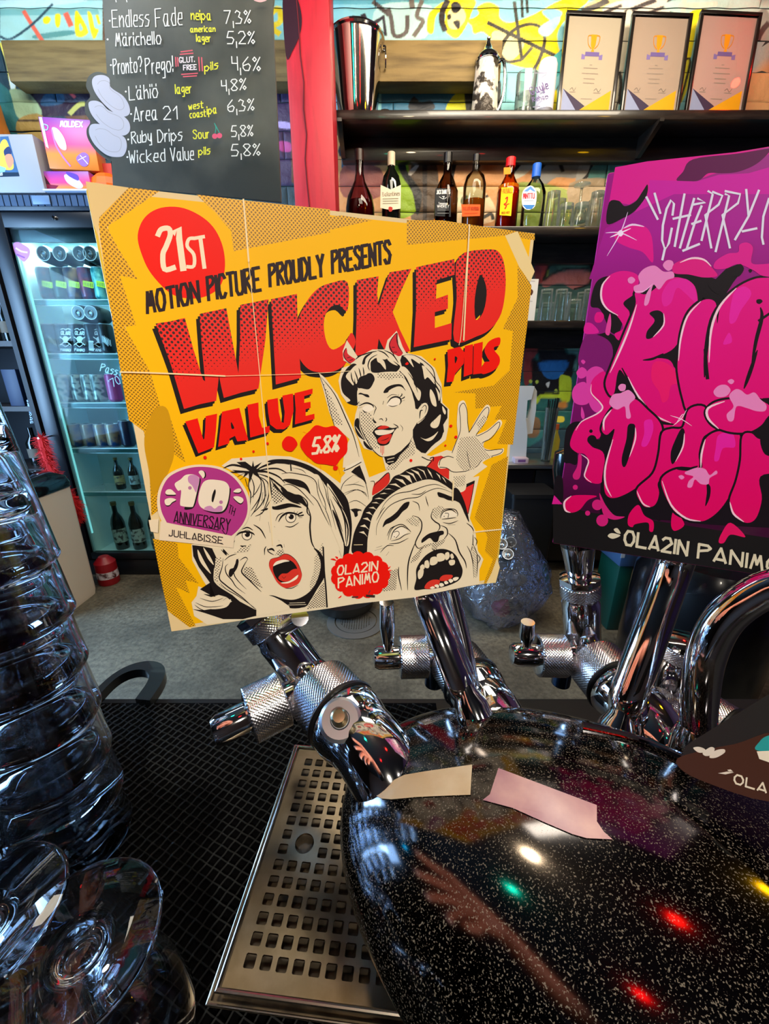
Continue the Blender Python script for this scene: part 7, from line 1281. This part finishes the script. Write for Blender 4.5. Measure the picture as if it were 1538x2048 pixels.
PQ.poly(MG, P('f', '740,1440 860,1440 900,1500 880,1560 800,1600 740,1520'), True); PQ.line(BK, P('f', '690,1445 760,1435 830,1400'), 5, True); PQ.line(BK, P('g', '550,120 640,290 720,400 800,480 900,500'), 9, True); PQ.line(WP, P('g', '590,180 660,310 760,430 880,490'), 4, True); PQ.poly('e8106a', P('g', '760,90 830,80 900,130 930,220 880,240 860,330 820,350 800,280 750,200'), True)
bub('f', '1100,1040 1000,1120 950,1250 930,1400 925,1520 960,1700 1010,1800 1200,1830 1500,1700 1640,1660 1640,880 1538,890 1440,900 1320,960 1220,1060 1190,1200 1180,1060')
PQ.line(BK, P('f', '1210,1050 1150,1180 1115,1380 1105,1560'), 9, True); PQ.line(WP, P('f', '1320,960 1210,1080 1150,1240 1135,1460'), 5, True); PQ.line(WP, P('f', '1080,1050 990,1150 945,1300 930,1450'), 4, True); PQ.line(BK, P('g', '1110,0 1115,90 1125,190'), 7); PQ.line(BK, P('f', '1480,1090 1490,1160 1450,1320 1420,1500'), 8, True); PQ.line(BK, P('g', '1460,0 1410,150 1370,260'), 8, True); PQ.line(BK, P('f', '1470,1180 1560,1120'), 5)
PQ.poly('e41ca0', P('f', '1300,1000 1370,950 1420,1000 1350,1110 1310,1190 1270,1180'), True); PQ.poly('e41ca0', P('f', '1230,1330 1270,1260 1290,1320 1250,1340'), True); PQ.poly(BK, P('f', '1455,1040 1480,1035 1495,1050 1475,1068 1455,1060'), True)
bub('g', '640,330 560,340 480,400 430,480 415,540 450,570 500,530 480,620 450,750 430,900 450,980 520,990 640,930 760,830 800,700 820,560 800,480 720,400')
PQ.poly(BK, P('g', '590,510 620,495 640,520 620,640 580,770 555,780 550,720 580,600'), True); PQ.line(WP, P('g', '640,520 640,600 600,720'), 3, True); PQ.line(WP, P('g', '480,400 430,470 430,540'), 4, True); PQ.line(WP, P('g', '490,600 440,780 440,900 480,985'), 4, True); PQ.poly('e41ca0', P('g', '700,480 750,470 760,540 720,640 680,640 700,560'), True)
bub('g', '820,560 880,530 960,520 1000,400 1100,380 1150,480 1200,540 1100,580 1070,700 1060,800 960,810 920,800 820,860 790,900 800,960 780,1030 740,1055 690,1040 650,940 760,830 800,700')
PQ.poly(BK, P('g', '940,540 960,525 972,560 950,660 900,760 880,750 880,680 910,600'), True); PQ.line(WP, P('g', '970,560 960,650 910,750'), 3, True); PQ.line(WP, P('g', '650,945 690,1030 740,1055'), 3, True)
bub('g', '1180,550 1110,600 1080,700 1080,800 920,800 820,860 830,950 900,1080 1000,1130 1090,1150 1180,1100 1260,1000 1320,860 1350,720 1340,570 1260,550')
PQ.poly('e41ca0', P('g', '1200,570 1290,560 1310,650 1230,660 1200,740 1170,740 1180,660'), True); PQ.line(WP, P('g', '1110,600 1085,700 1080,790'), 4, True); PQ.line(WP, P('g', '820,880 880,1040 980,1130 1080,1150'), 4, True); PQ.line(BK, P('g', '1060,780 1000,800 920,800'), 6, True); PQ.poly(BK, P('g', '1120,900 1145,920 1140,990 1110,1050 1120,960'), True)
bub('g', '1480,340 1300,330 1180,350 1120,400 1120,450 1170,510 1280,550 1400,550 1480,510 1520,460 1560,400'); PQ.line(WP, P('g', '1240,345 1130,390 1130,460 1200,530'), 5, True)
bub('g', '1360,580 1420,560 1480,600 1640,600 1640,800 1480,850 1490,1000 1450,1130 1380,1160 1300,1100 1275,1010 1320,880 1350,740'); PQ.line(WP, P('g', '1275,1020 1300,1100 1370,1155'), 4, True); PQ.poly(BK, P('g', '1480,590 1560,560 1600,700 1510,700'), True)
# pale splashes
for c_, s_ in (('f', '660,880 700,830 770,810 830,850 890,850 900,890 850,910 800,970 760,940 730,1060 700,1075 710,1010 740,950 690,990 640,990 630,950 670,930'), ('f', '590,900 615,885 640,905 620,930 595,925'), ('f', '825,810 850,775 890,780 895,820 860,845'), ('g', '465,350 490,300 540,290 560,280 600,270 640,320 600,370 610,450 580,455 570,380 520,400 480,380'), ('g', '525,250 545,228 575,235 570,270 540,275'),
              ('g', '1270,310 1310,265 1350,270 1390,300 1440,285 1480,330 1520,370 1510,410 1450,410 1390,390 1320,380 1300,470 1265,475 1255,430 1300,380'), ('g', '1165,280 1200,240 1250,235 1280,270 1250,310 1190,315'), ('g', '1260,210 1285,195 1305,210 1285,230'), ('g', '975,820 1020,800 1060,790 1110,800 1140,840 1180,810 1190,830 1140,860 1130,900 1080,900 1040,870 1020,920 990,920 1000,880 1030,850 980,835'), ('g', '930,850 950,840 970,855 950,870')):
    PQ.poly(LP, P(c_, s_), True)
PQ.line('f0b0dc', P('f', '640,985 700,980 760,930'), 2, True); PQ.line('f8d0e8', P('g', '875,440 950,465 1020,510'), 1.6, True); PQ.line('f8d0e8', P('g', '985,400 950,460 890,510'), 1.6, True); PQ.line('f8d0e8', P('g', '910,500 950,440 965,430'), 1.4, True)
PQ.poly(BK, P('f', '1180,900 1250,835 1310,810 1340,800 1370,830 1340,880 1290,890 1240,960 1190,1000 1130,940'), True)
PQ.poly(MG2, P('f', '900,800 1000,760 1090,765 1160,830 1190,880 1100,890 1000,870 900,860'), True); PQ.line(WP, P('f', '940,790 1020,760 1100,770 1150,815'), 4, True)
PQ.poly('d8188c', P('f', '1170,830 1180,780 1260,730 1330,720 1340,670 1390,655 1430,690 1420,790 1500,800 1640,790 1640,880 1500,880 1430,840 1330,800 1250,830'), True); PQ.poly(BK, P('f', '1320,810 1350,800 1368,830 1345,860 1318,850'), True); PQ.poly(BK, P('f', '1400,840 1415,833 1425,845 1412,858'), True)
PQ.part('lettering'); WL = 'ded8ea'
def pt(s_, w_): PQ.line(WL, P('f', s_), w_, sm=False)
for s_ in ('720,350 790,495', '775,330 808,455', '905,385 895,440', '890,500 880,590') and ('715,350 790,498', '770,325 808,458', '890,470 900,395 880,370 850,430 825,540 820,640 840,705 865,660 885,560', '840,690 822,770', '970,330 905,680', '1035,360 940,690', '895,495 1010,470', '1085,410 1040,520 985,700', '1060,360 1110,385 1030,400', '1020,530 1080,510', '960,710 1070,665', '1130,310 1160,330 1085,640', '1160,315 1225,340 1200,400 1110,470 1150,690', '1245,330 1270,340 1180,715', '1245,310 1345,330 1330,390 1225,470 1275,690', '1385,300 1400,470', '1470,305 1400,480 1310,635', '1360,580 1455,560', '1538,360 1500,480 1490,620 1500,665'): pt(s_, 4.6)
PQ.text('d8cfb4', 'OLA2IN', P('g', '565,1305')[0], P('g', '985,1380')[0], 27, 5.4, up=(.12, -1)); PQ.text('d8cfb4', 'PANIMO', P('g', '1060,1395')[0], P('g', '1600,1500')[0], 27, 5.4, up=(.1, -1))
PQ.poly('d8cfb4', P('g', '495,1205 520,1197 542,1232 515,1228'), True); PQ.poly('d8cfb4', P('g', '455,1250 480,1230 540,1245 490,1268'), True)
PQ.build(ps_)
# ------------------------------------------------------------------ dark sign at the corner
Aq, Bq = pc(1343, 1508, .215), pc(1600, 1350, .200); Cq0 = pc(1600, 1632, .175); X_ = (Bq-Aq).normalized(); N_ = X_.cross(Cq0-Aq).normalized()
if N_.dot(CAM-Aq) < 0: N_ = -N_
Y_ = N_.cross(X_)
if Y_.dot(Cq0-Aq) < 0: Y_ = -Y_
ds_ = thing('tap_sign', 'dark rounded beer sign corner with a cartoon hand at the picture edge', 'sign', Aq)
e2 = (Cq0-Aq).normalized(); P0_ = Aq; q_ = []; r_ = .006
for k_ in range(7):
    t_ = k_/6; q_.append(P0_+e2*r_*2*(1-t_)**2+X_*r_*2*t_**2)
q_ += [P0_+X_*.09, P0_+X_*.09+e2*.09, P0_+e2*.09]
mb = MB(); n_ = len(q_); mb.add([tuple(p) for p in q_]+[tuple(p-N_*.003) for p in q_], [tuple(range(n_)), tuple(range(n_, 2*n_))[::-1]]+[(i, n_+i, n_+(i+1) % n_, (i+1) % n_) for i in range(n_)])
mb.build('sign_panel', mat('smoky_black_panel', (34, 30, 30), .25, coat=.3), ds_, smooth=False)
B3 = Art(Aq, N_, .00012, 1e-5).part('brown_print'); B3.poly('3a1c10', [(1352, 1522), (1400, 1502), (1470, 1488), (1560, 1470), (1560, 1600), (1400, 1560)], True)
B3.part('cartoon_print')
for s_ in ('1088,1235 1120,1228 1155,1240 1160,1258 1120,1262', '1145,1262 1190,1230 1215,1240 1200,1275 1160,1282', '1185,1285 1220,1250 1270,1242 1275,1262 1230,1290 1195,1295'): B3.poly('c8beb0', P('n', s_), True)
B3.poly('1e8c8c', P('n', '1470,1250 1480,1200 1538,1160 1700,1140 1700,1250'), True); B3.poly('d4ccb8', P('n', '1465,1255 1700,1245 1700,1320 1538,1320 1480,1300')); B3.poly('c8beb0', P('n', '1235,1385 1290,1375 1330,1380 1280,1392')); B3.poly('c8beb0', P('n', '1290,1365 1310,1362 1325,1376 1300,1374'))
B3.text('cfc4ae', 'OLA', P('n', '1330,1442')[0], P('n', '1520,1500')[0], 17, 3.6, up=(.12, -1)); B3.build(ds_)
MB().tube([tuple(Aq+X_*.05+e2*.05-N_*.0035), tuple(Aq+X_*.06+e2*.06-N_*.04)], .006, 12).build('sign_stalk', m_chrome, ds_)
# ================================================================== guest side: lamps and the hand mirrored in the chrome
def bulb(name, loc, col, e, r, label, pw=0):
    t = thing(name, label, 'lamp', loc); x, y, z = loc
    MB().lathe([(.02, 3.6-z), (.022, 3.58-z), (.006, 3.57-z)], T(x, y, z), 16).build('ceiling_rose', m_dark, t); MB().tube([(x, y, 3.59), (x, y, z+r)], .003, 6).build('cord', m_dark, t)
    MB().lathe([(r*.5, r*.7), (r*.55, r*1.4), (0, r*1.42)], T(x, y, z), 16).build('lamp_socket', m_dark, t); MB().ellipsoid(loc, (r, r, r), None, 0, 16, 10).build('lamp_bulb', mat('bulb_'+name, col, .4, emis=e), t)
for nm, loc, col, e, r, lb in (('warm_ceiling_bulb', (-.35, .55, 3.3), (255, 226, 180), 160, .065, 'warm white ceiling bulb mirrored in the middle of the tower'), ('teal_party_bulb', (-.84, .04, 3.3), (20, 255, 200), 26, .05, 'teal party bulb mirrored above the hand in the tower'),
                               ('red_party_bulb', (.65, .12, 3.25), (255, 20, 12), 34, .05, 'red party bulb mirrored in the tower at the lower picture edge'), ('crimson_party_bulb', (-.09, -.8, 3.25), (255, 14, 14), 22, .05, 'crimson party bulb mirrored lowest in the tower'),
                               ('yellow_party_bulb', (1.95, .84, 3.2), (255, 190, 10), 40, .07, 'yellow party bulb mirrored at the right picture edge'), ('cyan_party_bulb', (-2.6, .6, 2.75), (20, 190, 255), 14, .045, 'small cyan party bulb mirrored near the tower flank'),
                               ('scarlet_shelf_bulb', (2.2, 2.54, 3.2), (255, 16, 8), 320, .022, 'scarlet party bulb near the right shelves, mirrored in the last certificate')):
    bulb(nm, loc, col, e, r, lb)
hn = thing('person', 'bare hand and forearm of a guest raised beside the camera, mirrored in the tower', 'person', (-.17, -.1, 1.5))
hb_ = MB()
wr = Vector((-.178, -.005, 1.49)); el_ = Vector((-.15, -.27, 1.60))
hb_.tube([tuple(el_), tuple(el_.lerp(wr, .4)), tuple(el_.lerp(wr, .8)), tuple(wr)], [.056, .052, .041, .036], 20, flat=.8)
kn_ = [Vector((-.206, .122, 1.41)), Vector((-.215, .094, 1.404)), Vector((-.217, .064, 1.402)), Vector((-.212, .036, 1.408))]
for p_ in kn_: hb_.tube([tuple(wr), tuple(wr.lerp(p_, .5)), tuple(p_)], [.030, .024, .0155], 14)
tips = [Vector((-.196, .165, 1.325)), Vector((-.20, .126, 1.300)), Vector((-.20, .082, 1.297)), Vector((-.198, .036, 1.325))]
for p_, q_, r_ in zip(kn_, tips, (.0118, .0122, .0117, .0102)):
    m_ = p_.lerp(q_, .45)+Vector((-.008, 0, 0)); hb_.tube([tuple(p_), tuple(m_), tuple(p_.lerp(q_, .75)+Vector((-.004, 0, 0))), tuple(q_)], [r_*1.1, r_, r_*.92, r_*.72], 12); hb_.ellipsoid(tuple(q_), (r_*.75,)*3, None, 0, 10, 8)
th = [wr+Vector((0, .01, -.01)), Vector((-.19, .02, 1.44)), Vector((-.188, .012, 1.395)), Vector((-.186, .02, 1.36))]
hb_.tube([tuple(x) for x in th], [.022, .019, .015, .011], 12); hb_.ellipsoid(tuple(th[-1]), (.0088,)*3, None, 0, 10, 8)
m_skin = mat('skin', (214, 140, 112), .5, noise=(30, (196, 116, 92), .4, .7))
ho_ = hb_.build('bare_arm', m_skin, hn, ang=180)
rm = ho_.modifiers.new('remesh', 'REMESH'); rm.mode = 'VOXEL'; rm.voxel_size = .0022; rm.use_smooth_shade = True
sm_ = ho_.modifiers.new('smooth', 'SMOOTH'); sm_.factor = .5; sm_.iterations = 5
for q_, p_ in zip(tips, kn_):
    d_ = (q_-p_).normalized(); MB().ellipsoid((0, 0, 0), (.0068, .0014, .0078), Matrix.Translation(q_+Vector((.0082, 0, -.001))) @ frame((0, 0, 0), Vector((0, 1, 0)), d_), 0, 12, 8).build('fingernail', mat('fingernail', (236, 190, 184), .25), hn)
sl = MB(); sl.tube([tuple(el_+Vector((0, -.11, .03))), tuple(el_+Vector((0, -.03, .01))), tuple(el_+Vector((.0, .02, -.008)))], [.085, .070, .064], 24, cap=True); sl.build('rolled_sleeve', mat('dark_cloth', (26, 26, 34), .9), hn)
